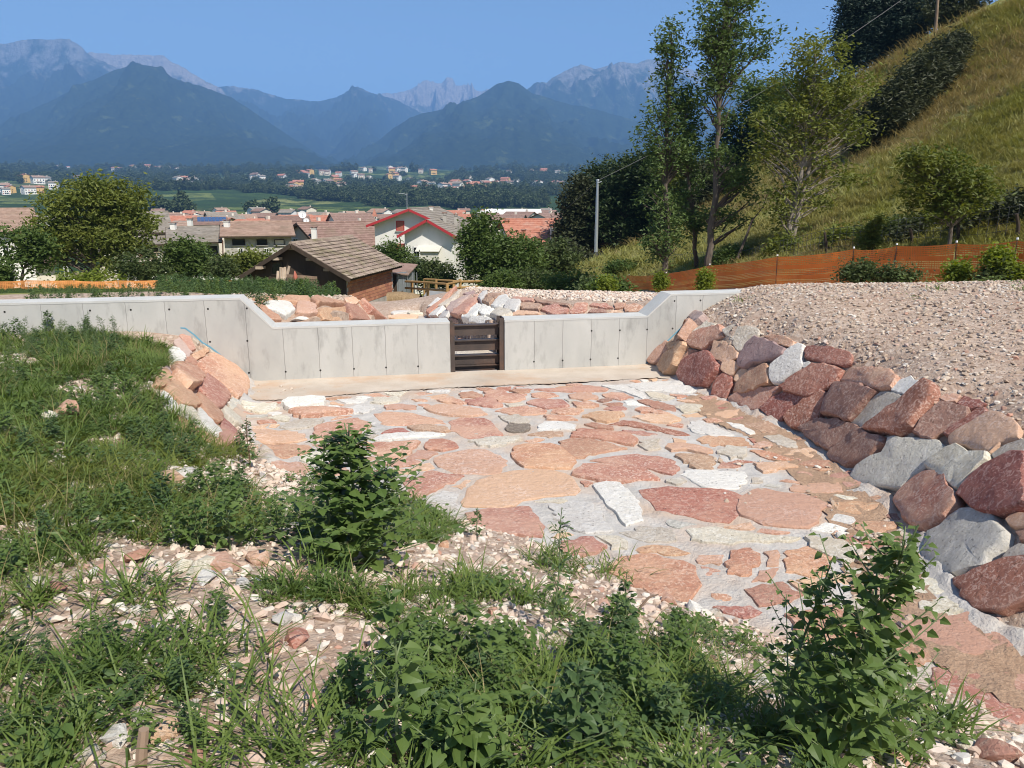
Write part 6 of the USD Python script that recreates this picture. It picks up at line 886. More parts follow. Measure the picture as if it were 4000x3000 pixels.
def town_kind(seed, wall_m, roof_m):
    c = klass('town_house'); r = np.random.default_rng(seed); w, l, h = 9 + 3 * r.random(), 7.5 + 3 * r.random(), 6.2 + 1.4 * r.random(); pk = h + 0.19 * l; o = np.zeros(3)
    poly = sg.Polygon([(-l / 2, -1.5), (l / 2, -1.5), (l / 2, h), (0, pk), (-l / 2, h)]); X, Y = np.array([1.0, 0, 0]), np.array([0, 1.0, 0])
    part(c, 'wall', extrude(poly, -X * w / 2, Y, UP, X * w), wall_m)
    for sg_ in (-1, 1):
        d = Y * sg_ * (l / 2 + 0.7) - UP * (pk - h) * (1 + 1.4 / l); nn = norm(np.cross(X, d)); nn = nn if nn[2] > 0 else -nn; part(c, 'roof', slab_courses(-X * (w / 2 + 0.6) + UP * (pk + 0.05), X * (w + 1.2), d, 5, nn, 0.06, 0.12), roof_m)
    nw = 3 + seed % 2
    for fl in (0.7, 3.3):
        for k in range(nw): part(c, 'window', obox([-w / 2 + w * (k + 0.5) / nw - 0.5, -l / 2 - 0.06, fl], [1.0, 0, 0], [0, 0.08, 0], [0, 0, 1.35]), 'window_dark' if (k + seed) % 3 else 'shutter_red')
        part(c, 'window', obox([-w / 2 - 0.06, -0.5, fl], [0.08, 0, 0], [0, 1, 0], [0, 0, 1.35]), 'window_dark'); part(c, 'window', obox([w / 2 - 0.02, -0.5, fl], [0.08, 0, 0], [0, 1, 0], [0, 0, 1.35]), 'window_dark')
    part(c, 'balcony', obox([-w / 4, -l / 2 - 1.1, 2.5], [w / 2, 0, 0], [0, 1.1, 0], [0, 0, 0.2]), 'plaster_cream'); part(c, 'chimney', box((w * 0.2, l * 0.15, pk - 0.1), (0.7, 0.7, 2.0)), 'plaster_cream')
    return c
plain('plaster_ochre', (0.55, 0.36, 0.13), 0.9)
kinds = [town_kind(1, 'plaster_white', 'tiles_red'), town_kind(2, 'plaster_cream', 'tiles_brown'), town_kind(3, 'plaster_white', 'tiles_grey'), town_kind(4, 'plaster_ochre', 'tiles_red'), town_kind(5, 'plaster_white', 'tiles_tan')]
KN = ['white house with a red roof', 'cream house with a brown roof', 'white house with a grey roof', 'ochre house with a red roof', 'white house with a tan roof']
town_list = []
for row, (y, D0, n_) in enumerate([(489, 190, 6), (482, 235, 8), (476, 285, 10), (471, 345, 12), (467, 420, 13), (463, 500, 14), (460, 590, 14)]):
    for k in range(n_): town_list.append((330 + (1230 - 330) * (k + 0.15 + 0.7 * r.random()) / n_, D0 * (1 + 0.06 * r.normal()), int(r.choice(5, p=[0.27, 0.29, 0.26, 0.05, 0.13]))))
for x, D, kx in [(385, 270, 3), (410, 300, 2), (445, 330, 2), (492, 260, 2), (478, 300, 2), (20, 300, 2), (70, 340, 4), (-20, 260, 2), (110, 380, 2), (75, 420, 2), (15, 430, 1), (690, 230, 0), (760, 215, 1), (625, 260, 0), (600, 280, 2)]: town_list.append((x, D, kx))
for x, D, kx in town_list:
    p = at(x, 470, D); p[2] = float(G(p[0], p[1])) - 0.2
    dup(kinds[kx], p, float(r.uniform(-50, 50)), 0.8 + 0.3 * r.random(), KN[kx] + ' among the packed roofs of the town in the valley', 'house', KN[kx].replace('house', 'town houses'))
for p in hp:
    if np.isfinite(p[0]) and 600 < p[1] < 6000:
        kx = int(r.integers(0, 5)); far_ = p[1] > 1700
        dup(kinds[kx], p, float(r.uniform(-60, 60)), (1.15 + 0.5 * r.random()) * (1.35 if far_ else 1), ('tiny ' if far_ else 'small ') + KN[kx] + (' in the far hamlets at the mountain foot' if far_ else ' in the hamlets among the valley woods'), 'house', ('far ' if far_ else 'near ') + 'hamlet, ' + KN[kx].replace('house', 'houses'))
def spire(x, ytop, ybot, D, wpx, lab, mroof):
    p, q = at(x, ybot, D), at(x, ytop, D); p[2] = min(p[2], float(G(p[0], p[1]))); w = wpx * D / FPX; h = q[2] - p[2]; t = thing('church_tower', lab, 'church tower', p)
    part(t, 'shaft', box(p + UP * h * 0.32, (w, w, h * 0.64)), 'plaster_white'); part(t, 'belfry', box(p + UP * h * 0.68, (w * 1.12, w * 1.12, h * 0.08)), 'plaster_cream')
    c = p + UP * h * 0.72; b_ = np.array([[-1, -1, 0], [1, -1, 0], [1, 1, 0], [-1, 1, 0]]) * w * 0.6 + c; part(t, 'spire', (np.vstack([b_, [c + UP * h * 0.28]]), np.array([[0, 1, 4], [1, 2, 4], [2, 3, 4], [3, 0, 4], [0, 2, 1], [0, 3, 2]])), mroof)
    for sx in (-1, 1): part(t, 'belfry_opening', obox(p + [sx * w * 0.25 - w * 0.12, -w * 0.6, h * 0.655], [w * 0.24, 0, 0], [0, 0.1, 0], [0, 0, h * 0.05]), 'window_dark')
spire(810, 450, 487, 300, 9, 'church tower with a pink pointed spire among the town roofs', 'tiles_red'); spire(1029, 398, 417, 1500, 7, 'slim pale church tower in the far hamlet', 'tiles_grey'); spire(10, 338, 352, 5200, 5, 'tiny church tower at the foot of the left mountain', 'tiles_grey')
# long factory halls
p = at(1038, 470, 380); L = 120 * 380 / FPX
fc = thing('factory', 'long low factory with white banded roofs at the edge of the town', 'factory', [p[0], p[1], float(G(p[0], p[1]))]); gz = float(G(p[0], p[1]))
for k in range(3):
    zt = at(1038, 463.5 - 4.0 * k, 380 + 14 * k)[2]; part(fc, 'hall', obox([p[0] - 2 + 2 * k, p[1] + 14 * k, gz - 2], [L, -3, 0], [0, 13, 0], [0, 0, zt - gz + 1]), 'plaster_white' if k != 1 else 'block'); part(fc, 'roof', obox([p[0] - 3 + 2 * k, p[1] + 14 * k - 0.6, zt - 1.0], [L + 2, -3, 0], [0, 14.0, 1.5], [0, 0, 0.35]), 'plaster_white'); part(fc, 'window_band', obox([p[0] + 2 * k, p[1] + 14 * k - 0.25, zt - 3.2], [L - 4, -2.9, 0], [0, 0.3, 0], [0, 0, 1.0]), 'window_dark')
# ------------------------------------------------------------------ the air
c0, c1 = np.array([-26000.0, -3000.0, -60.0]), np.array([26000.0, 24000.0, 2250.0])
mk('haze_look', {'v': ('principled_volume', {'color': (0.25, 0.52, 1.0), 'density': HAZE, 'anisotropy': 0.0})}, [], None, 'v.volume')
whole('haze', obox(c0, [c1[0] - c0[0], 0, 0], [0, c1[1] - c0[1], 0], [0, 0, c1[2] - c0[2]]), 'haze_look', kind='stuff')
# ------------------------------------------------------------------ pebbles, weeds and grass on the banks
def pebble_proto(seed, flat, n=15):
    r = np.random.default_rng(seed); u = r.normal(size=(n, 3)); u /= np.linalg.norm(u, axis=1, keepdims=True); u *= r.uniform(0.8, 1.1, (n, 1)); m = trimesh.Trimesh(u * [1.0, 0.72, flat]).convex_hull
    return np.array(m.vertices), np.array(m.faces)
def pebblemat(name, a, b, c): mk(name, {'g': ('geometry', {}), 'oi': ('object_info', {}), 'r': ('rgb_ramp', {'ramp': [(0, a), (0.3, b), (0.68, c), (0.86, (0.56, 0.52, 0.46)), (0.93, (0.42, 0.23, 0.16)), (1, (0.36, 0.34, 0.31))]}), 'n': ('noise_texture', {'scale': 30.0, 'detail': 5.0}), 'm': ('map_range', {'to_min': 0.7, 'to_max': 1.25}), 'h': ('hsv', {}), 'p': ('principled_bsdf', {'roughness': 0.9, 'specular_ior_level': 0.2}), 'b': ('bump', {'strength': 0.4, 'distance': 0.01})},
    [('oi.random', 'r.fac'), ('g.position', 'n.vector'), ('n.fac', 'm.value'), ('m.result', 'h.value'), ('r.color', 'h.color'), ('h.color', 'p.base_color'), ('n.fac', 'b.height'), ('b.normal', 'p.normal')], 'p.BSDF')
pebblemat('pebble', (0.33, 0.245, 0.18), (0.42, 0.325, 0.245), (0.50, 0.415, 0.325))
pebblemat('pebble_pale', (0.46, 0.34, 0.265), (0.54, 0.43, 0.34), (0.60, 0.52, 0.43))
pebs = [(pebble_proto(s_, f_), 'pebble', False) for s_, f_ in ((1, 0.5), (2, 0.6), (3, 0.42), (4, 0.7), (5, 0.5))]
def lay(name, label, P, smin, smax, seed, power=2.2, sink=0.15, m=None):
    r = np.random.default_rng(seed); s = smin + (smax - smin) * r.random(len(P)) ** power
    stuff(name, label, 'gravel', [(p_[0], m or p_[1], False) for p_ in pebs], P + UP * (s * sink)[:, None], r.random(len(P)) * 6.28, s, r.integers(0, 5, len(P)), tilt=(r.normal(size=len(P)) * 0.35, r.random(len(P)) * 6.28))
def scatter_px(poly, n, seed, lift=0.0):
    r = np.random.default_rng(seed); pl = sg.Polygon(poly); x0, y0, x1, y1 = pl.bounds; q = np.stack([r.uniform(x0, x1, n), r.uniform(y0, y1, n)], 1); q = q[shapely.contains(pl, shapely.points(q[:, 0], q[:, 1]))]
    P = onto(q[:, 0], q[:, 1]); ok = np.isfinite(P[:, 0]); return P[ok], q[ok]
def scatter_ground(poly, n, seed):
    r = np.random.default_rng(seed); x0, y0, x1, y1 = poly.bounds; q = np.stack([r.uniform(x0, x1, n), r.uniform(y0, y1, n)], 1); q = q[shapely.contains(poly, shapely.points(q[:, 0], q[:, 1]))]; return np.column_stack([q, G(q[:, 0], q[:, 1])])
solid = BASIN.buffer(0.02)
near_poly = sg.Polygon([(-4.5, 0.6), (4.5, 0.6), (5.5, 3.2), (4.6, 4.0), (2.0, 4.6), (0.5, 5.6), (-1, 7), (-2.6, 10.0), (-7.5, 10.5), (-5, 4)]).difference(solid)
lay('bank_gravel', 'pinkish broken stones covering the near bank between the weeds', scatter_ground(near_poly, 80000, 1), 0.006, 0.048, 2, 3.3, m='pebble_pale')
RB = sg.Polygon([gp(x, y, 0.95)[:2] for x, y in ((1500, 690), (1580, 712), (1690, 738), (1780, 760), (1850, 772), (1930, 808), (1990, 842), (2080, 862), (2150, 900), (2300, 990))] + [(9.5, 6), (13, 12), (14, 18), (9, 20), (6.2, 17.5), (4.0, 14.2), (3.2, 13.0)])
lay('slope_gravel', 'pinkish grey rubble covering the bank above the right boulders', scatter_ground(RB, 85000, 3), 0.008, 0.042, 4, 3.2)
BB = sg.Polygon([at(x, y, d)[:2] for x, y, d in ((1395, 656, 13.9), (1250, 652, 14.7), (1110, 642, 16.3), (1005, 624, 20), (1010, 621, 23), (1200, 628, 24), (1450, 640, 20), (1470, 650, 14.5))])
lay('crest_gravel', 'pale rubble on the crest behind the right half of the concrete wall', scatter_ground(BB, 20000, 5), 0.014, 0.065, 6, 2.6, m='pebble_pale')
BL = sg.Polygon([at(x, y, d)[:2] for x, y, d in ((520, 646, 13.2), (660, 641, 15.2), (780, 635, 17.3), (780, 632, 18.5), (640, 637, 16.5), (500, 642, 14.5))])
lay('crest_gravel', 'pale rubble strip between the back boulders and the weeds behind the wall', scatter_ground(BL, 3000, 7), 0.016, 0.07, 8, 2.4)
# loose stones one can point at
def boulder(p, s, seed, m, label, grp):
    v, f = pebble_proto(seed, 0.55); r = np.random.default_rng(seed); m3 = trimesh.Trimesh(v, f, process=True).subdivide(); v = m3.vertices * s; v = v + 0.10 * s * fbm(v / s * 2.2 + seed, 3, seed)[:, None] * norm([1, 1, 1]); a = r.random() * 6.28; c_, s_ = math.cos(a), math.sin(a)
    v = v @ np.array([[c_, s_, 0], [-s_, c_, 0], [0, 0, 1]]); whole('loose_stone', (v + p + UP * s * 0.25, np.array(m3.faces)), m, label, 'stone', grp, smooth=35)
LS = [(430, 1235, 0.10), (480, 1228, 0.11), (447, 1256, 0.07), (395, 1232, 0.07), (300, 1212, 0.08), (335, 1226, 0.06), (560, 1215, 0.09), (520, 1270, 0.06), (80, 1270, 0.07), (125, 1275, 0.06), (640, 1385, 0.07), (590, 1400, 0.08), (610, 1345, 0.06), (930, 1195, 0.08), (960, 1180, 0.06), (1055, 1215, 0.06), (365, 1050, 0.14), (400, 1030, 0.12), (430, 1065, 0.11), (150, 905, 0.20), (110, 915, 0.14), (650, 1260, 0.08), (2040, 1560, 0.075), (2090, 1620, 0.06), (2150, 1640, 0.09), (1390, 1265, 0.07), (1440, 1300, 0.08), (1500, 1318, 0.08), (1545, 1330, 0.06), (1460, 1345, 0.06), (310, 1560, 0.06), (360, 1590, 0.07), (250, 1600, 0.06), (200, 1640, 0.06), (420, 1640, 0.05)]
for k, ((x, y, s), p) in enumerate(zip(LS, onto([l[0] for l in LS], [l[1] for l in LS]))):
    mt = ['stone_cream', 'stone_peach', 'stone_white', 'stone_cream', 'stone_orange'][k % 5] if k != 10 else 'stone_terracotta'
    wh = 'in the bottom left corner' if x < 450 and y > 1500 else 'in the upper left weeds' if x < 200 and y < 1000 else 'below the left boulders' if y < 1100 else 'on the bare strip left of the big bushy weed' if x < 580 and y < 1290 else 'on the bare path left of the bottom weeds' if x < 700 else 'below the big bushy weed' if x < 1100 else 'at the bottom right corner' if x > 1900 else 'on the gravel edge of the paving'
    if np.isfinite(p[0]): boulder(p, s, 40 + k, mt, f"loose {mt[6:]} coloured stone {wh}", f"loose {mt[6:]} stones {wh}")
DR = [(1860, 1195), (1880, 1180), (1900, 1210), (1930, 1190), (1950, 1230), (1880, 1165), (1905, 1155), (1850, 1150), (1960, 1260), (1990, 1290), (1905, 1240), (1930, 1215), (1870, 1215), (1840, 1180), (1960, 1200), (1120, 840), (1905, 1340), (1880, 1300), (1950, 1340), (610, 832), (560, 838), (1570, 1000), (1605, 1070), (1660, 985), (1720, 1065), (1800, 1090), (1500, 810), (1790, 1010)]
P = gp(np.repeat([d[0] for d in DR], 9) + np.random.default_rng(3).normal(size=len(DR) * 9) * 22, np.repeat([d[1] for d in DR], 9) + np.random.default_rng(4).normal(size=len(DR) * 9) * 12, 0.012)
lay('scattered_chips', 'small stone chips scattered on the channel paving', P, 0.012, 0.05, 9, 2.5)

# --- weeds
leaf('leaf_weed', (0.08, 0.155, 0.038), (0.145, 0.23, 0.06), trans=0.3, rand=0.22, scale=4.0, rough=0.5, dry=((0.30, 0.28, 0.07), 0.05)); leaf('leaf_weed_dark', (0.06, 0.12, 0.042), (0.10, 0.17, 0.056), trans=0.28, rand=0.2, scale=3.0); leaf('leaf_weed_pale', (0.10, 0.16, 0.045), (0.17, 0.235, 0.07), trans=0.35, rand=0.2, scale=4.0)
leaf('blade', (0.095, 0.175, 0.036), (0.175, 0.26, 0.056), trans=0.3, rand=0.25, scale=3.0, dry=((0.34, 0.30, 0.14), 0.07)); leaf('blade_yellow', (0.13, 0.195, 0.035), (0.22, 0.275, 0.06), trans=0.4, rand=0.25, scale=3.0, dry=((0.36, 0.32, 0.14), 0.06)); leaf('blade_dry', (0.27, 0.245, 0.085), (0.42, 0.36, 0.15), trans=0.3, rand=0.25, scale=0.4, dry=((0.40, 0.34, 0.19), 0.2)); leaf('blade_hill', (0.24, 0.27, 0.06), (0.37, 0.36, 0.11), trans=0.3, rand=0.25, scale=0.35, dry=((0.34, 0.28, 0.14), 0.15))
plain('weed_stem', (0.13, 0.17, 0.07), 0.6); plain('weed_stem_red', (0.17, 0.10, 0.06), 0.6); plain('flower_yellow', (0.7, 0.5, 0.04), 0.6); plain('flower_white', (0.7, 0.7, 0.62), 0.7)
def leafblade(base, d, nrm, L, W, lobed=True, curl=0.25):
    """A goosefoot leaf: lobed rhomb, folded along the midrib and curled down."""
    s = norm(np.cross(d, nrm)); nrm = np.cross(s, d); prof = [(0.0, 0.03), (0.14, 0.20), (0.28, 0.44), (0.37, 0.47), (0.46, 0.37), (0.60, 0.35), (0.78, 0.21), (0.92, 0.09), (1.0, 0.0)] if lobed else [(0.0, 0.02), (0.2, 0.26), (0.45, 0.36), (0.7, 0.26), (1.0, 0.0)]
    mid = [base + d * L * t - nrm * curl * L * t * t for t, w in prof]; v = []
    for (t, w), m_ in zip(prof, mid): v += [m_, m_ + s * W * w + nrm * W * w * 0.35, m_ - s * W * w + nrm * W * w * 0.35]
    f = []
    for k in range(len(prof) - 1):
        a = 3 * k; f += [[a, a + 1, a + 4], [a, a + 4, a + 3], [a, a + 3, a + 5], [a, a + 5, a + 2]]
    return np.array(v), np.array(f)
def weed(seed, H, n_branch=9, spread=0.45, leaf_L=0.055, top_spike=True, base_bare=0.1, lean=0.05, lobed=True, n_leaf=7, single=False, stem_r=0.005):
    """Returns (stems, list of leaf meshes) of an upright branching weed standing at the origin."""
    r = np.random.default_rng(seed); st, lv = [], []; ln = r.normal(size=2) * lean * H; s = np.linspace(0, 1, 9); main = np.stack([ln[0] * s ** 1.5 + 0.01 * H * np.sin(s * 7 + seed), ln[1] * s ** 1.5, H * s], 1); st.append(tube(main, stem_r * (1 - 0.75 * s) + 0.0008, 6, False))
    def at_(t): return np.array([np.interp(t, s, main[:, i]) for i in range(3)])
    ang = r.random() * 6.28
    def put(p, a, el, L):
        d = np.array([math.cos(a) * math.cos(el), math.sin(a) * math.cos(el), math.sin(el)]); nrm = norm(UP + 0.5 * r.normal(size=3)); pet = p + d * L * 0.3; st.append(tube([p, pet], 0.0009, 3, False)); lv.append(leafblade(pet, norm(d + [0, 0, -0.15]), nrm, L, L * (0.85 if lobed else 0.5), lobed, 0.1 + 0.35 * r.random()))
    for k in range(n_branch):
        t = base_bare + (0.92 - base_bare) * (k + r.random() * 0.6) / n_branch; ang += 2.4 + 0.3 * r.normal(); p = at_(t); bl = spread * H * (1 - t) ** 0.8 * (0.6 + 0.5 * r.random()) + 0.03 * H; el = 0.45 + 0.35 * r.random()
        d = np.array([math.cos(ang) * math.cos(el), math.sin(ang) * math.cos(el), math.sin(el)]); u = np.linspace(0, 1, 6); br = p + d * bl * u[:, None] + UP * (0.22 * bl * u[:, None] ** 2); st.append(tube(br, (stem_r * 0.5) * (1 - 0.7 * u) + 0.0007, 4, False))
        put(p, ang + 0.4, 0.1, leaf_L * (1.15 - 0.5 * t))
        for j in range(n_leaf):
            q = (j + 0.6 + 0.4 * r.random()) / n_leaf; pb = br[0] + (br[-1] - br[0]) * q + UP * 0; pb = np.array([np.interp(q, u, br[:, i]) for i in range(3)]); put(pb, ang + (1 if j % 2 else -1) * (0.9 + 0.5 * r.random()), 0.25 + 0.4 * r.normal() * 0.6, leaf_L * (1.0 - 0.55 * q) * (1.1 - 0.45 * t))
    for k in range(12 if top_spike else 4):
        t = 0.72 + 0.28 * k / 12; put(at_(t), k * 2.4, 0.5 + 0.4 * r.random(), leaf_L * (0.75 - 0.5 * (t - 0.72) / 0.28))
    return join(st), lv
def grass(seed, n, L, spread, width=0.0045, arch=0.8, lie=0.3):
    r = np.random.default_rng(seed); vs, fs, m_ = [], [], 0; t = np.linspace(0, 1, 5)[:, None]
    for k in range(n):
        a = r.random() * 6.28; o = np.array([r.normal() * spread * 0.35, r.normal() * spread * 0.35, 0]); l = L * (0.5 + 0.7 * r.random()); out = np.array([math.cos(a), math.sin(a), 0]); rise = 1.0 - lie * r.random() * 1.3; ar = arch * (0.4 + r.random())
        c = o + out * (l * (0.35 * t + 0.55 * ar * t ** 2)) + UP * (l * (rise * t - 0.55 * ar * rise * t ** 2.2)); sd = np.array([-out[1], out[0], 0]) * width * (0.7 + 0.6 * r.random()); w = np.array([1, 1, 0.85, 0.55, 0.04])[:, None]
        v = np.empty((10, 3)); v[0::2] = c - sd * w; v[1::2] = c + sd * w; j = np.arange(4) * 2; vs.append(v); fs.append(np.vstack([np.stack([j, j + 1, j + 3], 1), np.stack([j, j + 3, j + 2], 1)]) + m_); m_ += 10
    return np.vstack(vs), np.vstack(fs)
def low_weed(seed, n, L, spread, lobed=True):
    r = np.random.default_rng(seed); out = []
    for k in range(n):
        a = r.random() * 6.28; o = np.array([r.normal() * spread * 0.45, r.normal() * spread * 0.45, spread * (0.1 + 0.5 * r.random())]); el = 0.25 + 0.5 * r.normal() * 0.5; d = norm([math.cos(a) * math.cos(el), math.sin(a) * math.cos(el), math.sin(el)]); out.append(leafblade(o, d, norm(UP + 0.45 * r.normal(size=3)), L * (0.6 + 0.7 * r.random()), L * 0.6, lobed, 0.2))
        if k % 3 == 0: out.append(tube([[o[0] * 0.3, o[1] * 0.3, 0], o], 0.0016, 3, False))
    return join(out)
GREEN = """46899902000000000000
69983000000000000000
84673000000000000000
88873000000000000000
98886110000000000000
98631574000000000000
99887769820000000000
78888798831100000000
77433344431752000000
76662655365364200000
65333545745656520000
66677226777776536520
77776118999987657730
77766128999998768852
76555467787877777873
86221578888887677752"""
GREEN = GREEN.split('\n'); gy0 = [690, 750, 810, 870, 930, 990, 1050, 1110, 1170, 1230, 1290, 1350, 1410, 1470, 1530, 1590, 1670]
def density(px, py):
    i = np.clip(np.searchsorted(gy0, py, 'right') - 1, 0, 15); xx = np.clip(np.asarray(px) / 110.6 - 0.5, 0, 18.99); j = np.floor(xx).astype(int); f = xx - j; tab = np.array([[int(c) for c in row] for row in GREEN], float)
    ii = np.clip((np.asarray(py) - 720) / 61.0, 0, 14.99); i0 = np.floor(ii).astype(int); g = ii - i0
    return (tab[i0, j] * (1 - f) + tab[i0, j + 1] * f) * (1 - g) + (tab[i0 + 1, j] * (1 - f) + tab[i0 + 1, j + 1] * f) * g
STONY = sg.Polygon([(325, 850), (392, 708), (548, 820), (545, 905), (590, 985), (480, 965), (415, 925)])
def veg_points(n, seed, scale, thresh, pw=1.0, poly=near_poly):
    """Ground points thinned by how green the bank is there and by patchy noise."""
    r = np.random.default_rng(seed); P = scatter_ground(poly, n, seed); x, y = view_px(P); x = np.where(x < 0, 20, x); d = np.clip(density(np.clip(x, 0, 2200), np.clip(y, 700, 1655)) / 9, 0, 1)
    nz = fbm(np.stack([P[:, 0] * scale, P[:, 1] * scale, 0 * P[:, 0] + seed], 1), 3, seed); k = (nz + d * 1.0 - thresh > 0.18 * r.random(len(P))) & (d > 0.06) & ~shapely.contains(STONY, shapely.points(x, y)); return P[k], d[k]
r = np.random.default_rng(77)
gp_ = [(grass(s_, 46, L_, sp_, 0.0035, ar_, li_), mt_, False) for s_, L_, sp_, ar_, li_, mt_ in ((1, 0.20, 0.10, 0.8, 0.4, 'blade'), (2, 0.26, 0.12, 1.0, 0.6, 'blade'), (3, 0.15, 0.09, 0.6, 0.3, 'blade'), (4, 0.22, 0.12, 1.1, 0.7, 'blade_yellow'))] + [(grass(5, 12, 0.34, 0.16, 0.0016, 0.6, 0.3), 'blade_dry', False)]
P, d = veg_points(8000, 5, 1.3, 0.58); P2, d2 = veg_points(9000, 6, 1.1, 0.50); x2, y2 = view_px(P2); k2 = (x2 < 560) & (y2 < 1180); P = np.vstack([P, P2[k2]]); x, y = view_px(P); yel = ((x < 560) & (y > 960) & (y < 1180)) & (r.random(len(P)) < 0.75); idx = np.where(r.random(len(P)) < 0.09, 4, np.where(yel, 3, r.integers(0, 3, len(P))))
stuff('grass', 'tufts of green grass on the near bank', 'grass', gp_, P - UP * 0.01, r.random(len(P)) * 6.28, 0.5 + 0.75 * r.random(len(P)), idx, tilt=(r.normal(size=len(P)) * 0.15, r.random(len(P)) * 6.28))
lw = [(low_weed(s_, n_, L_, sp_, lo_), mt_, False) for s_, n_, L_, sp_, lo_, mt_ in ((1, 26, 0.045, 0.14, True, 'leaf_weed'), (2, 30, 0.035, 0.13, True, 'leaf_weed_dark'), (3, 34, 0.022, 0.12, False, 'leaf_weed'), (4, 30, 0.018, 0.12, False, 'leaf_weed_pale'))]
P, d = veg_points(6500, 9, 1.6, 0.60); idx = r.choice(4, len(P), p=[0.36, 0.30, 0.24, 0.10])
stuff('ground_weeds', 'low leafy weeds and clover covering the near bank', 'weeds', lw, P - UP * 0.005, r.random(len(P)) * 6.28, 0.6 + 0.7 * r.random(len(P)), idx, tilt=(r.normal(size=len(P)) * 0.12, r.random(len(P)) * 6.28))
# mid-height weeds: individuals from a few kinds
def weed_kind(seed, mt, **kw):
    c = klass('leafy_weed'); st, lv = weed(seed, 1.0, **kw); part(c, 'stem', st, 'weed_stem'); part(c, 'foliage', join(lv), mt, kind='stuff'); return c
WK = [weed_kind(1, 'leaf_weed_dark', leaf_L=0.13, n_branch=12, n_leaf=8, spread=0.45, stem_r=0.009), weed_kind(2, 'leaf_weed', leaf_L=0.14, n_branch=11, n_leaf=8, spread=0.5, stem_r=0.009), weed_kind(3, 'leaf_weed_dark', leaf_L=0.10, n_branch=13, n_leaf=9, spread=0.3, lobed=False, stem_r=0.008), weed_kind(4, 'leaf_weed', leaf_L=0.17, n_branch=8, n_leaf=6, spread=0.6, stem_r=0.009)]
KW = ['dark toothed', 'fresh green toothed', 'dark narrow leaved', 'broad spreading']
def plant(x, y, ytop, k, lab, grp=None, wide=1.0):
    lab = KW[k] + ' ' + lab; grp = KW[k] + ' ' + grp
    p = onto(x, y)[0]
    if not np.isfinite(p[0]) or STONY.contains(sg.Point(x, y)): return
    q = at(x, ytop, p[1]); h = q[2] - p[2]; dup(WK[k], p - UP * 0.02, float(r.uniform(0, 360)), h * wide, lab, 'weed', grp, sz=h)
for x, y, yt, k in [(95, 735, 682, 2), (140, 738, 694, 2), (188, 735, 668, 2), (290, 708, 690, 2), (352, 706, 668, 0), (300, 706, 678, 2), (60, 742, 705, 2)]: plant(x, y, yt, k, 'weed standing out against the foot of the near concrete wall', 'pointed weeds along the wall foot', 1.0)
for k_ in range(70):
    x, y = r.uniform(15, 320), r.uniform(712, 790)
    if x > 250 + (y - 712) * 0.3: continue
    plant(x, y, y - r.uniform(32, 60), int(r.choice([0, 2, 2])), 'weed in the thick patch at the upper left of the bank', 'weeds of the patch near the wall', 1.25)
for k_ in range(60): 
    x = r.uniform(20, 560); y = r.uniform(800, 1000) if x < 330 else r.uniform(930, 1180); plant(x, y, y - r.uniform(30, 70) * (0.8 + (y - 800) / 500), int(r.choice([0, 1, 3])), 'weed in the weedy field on the left bank', 'weeds of the left field', 1.3)
for x, y, yt, k in [(430, 1185, 1060, 1), (500, 1190, 1050, 3), (550, 1180, 1075, 1), (380, 1180, 1080, 1), (320, 960, 890, 0), (360, 965, 880, 0), (300, 950, 895, 1), (420, 985, 930, 0), (270, 1120, 1030, 1), (180, 1130, 1050, 1), (100, 1180, 1090, 0), (30, 1250, 1150, 1), (600, 1170, 1080, 3)]: plant(x, y, yt, k, 'weed at the edge of the left bank above the paving', 'bushy weeds at the left bank edge', 1.2)
for k_ in range(46):
    x, y = r.uniform(720, 1500), r.uniform(1400, 1640); plant(x, y, y - r.uniform(70, 150), int(r.choice([0, 1, 3])), 'weed in the dense patch at the bottom, ' + ('right of centre' if x > 1250 else 'at the centre' if x > 950 else 'left of centre'), 'weeds of the bottom patch ' + ('right of centre' if x > 1250 else 'at the centre' if x > 950 else 'left of centre'), 1.45)
for k_ in range(34):
    x, y = r.choice([r.uniform(0, 560), r.uniform(1250, 1900)]), r.uniform(1330, 1640); plant(x, y, y - r.uniform(50, 110), int(r.choice([0, 1, 2, 3])), 'weed among the grass at the bottom ' + ('left' if x < 600 else 'right') + ' of the bank', 'scattered weeds at the bottom ' + ('left' if x < 600 else 'right'), 1.4)
# the big plants, leaf by leaf
def big_weed(label, x, y, ytop, mt, wide, seed, stem='weed_stem', **kw):
    p = onto(x, y)[0]; q = at(x, ytop, p[1]); H = q[2] - p[2]; st, lv = weed(seed, H, **kw); t = thing('tall_weed', label, 'weed', p); sc = np.array([wide, wide, 1.0])
    part(t, 'stem', (st[0] * sc + p, st[1]), stem); lv = sorted(lv, key=lambda l: -np.ptp(l[0], axis=0).sum())
    for l in lv[:300]: part(t, 'leaf', (l[0] * sc + p, l[1]), mt)
    if len(lv) > 300: part(t, 'foliage', join([(l[0] * sc + p, l[1]) for l in lv[300:]]), mt, kind='stuff')
big_weed('big bushy dark green weed in front of the paved floor, left of centre', 765, 1222, 925, 'leaf_weed', 1.75, 11, n_branch=40, n_leaf=14, spread=0.5, leaf_L=0.066, stem_r=0.006, base_bare=0.02)
big_weed('second spiky stem of weed just left of the big bushy weed', 712, 1215, 948, 'leaf_weed', 1.7, 12, n_branch=18, n_leaf=9, spread=0.36, leaf_L=0.05, stem_r=0.005, base_bare=0.05)
big_weed('right hand stem of weed beside the big bushy weed', 825, 1205, 1000, 'leaf_weed', 1.5, 24, n_branch=20, n_leaf=10, spread=0.45, leaf_L=0.055, stem_r=0.005, base_bare=0.03)
big_weed('largest weed at the right, tall branching stems before the boulders', 1800, 1660, 1092, 'leaf_weed', 1.0, 13, n_branch=34, n_leaf=14, spread=0.5, leaf_L=0.072, stem_r=0.007, base_bare=0.02)
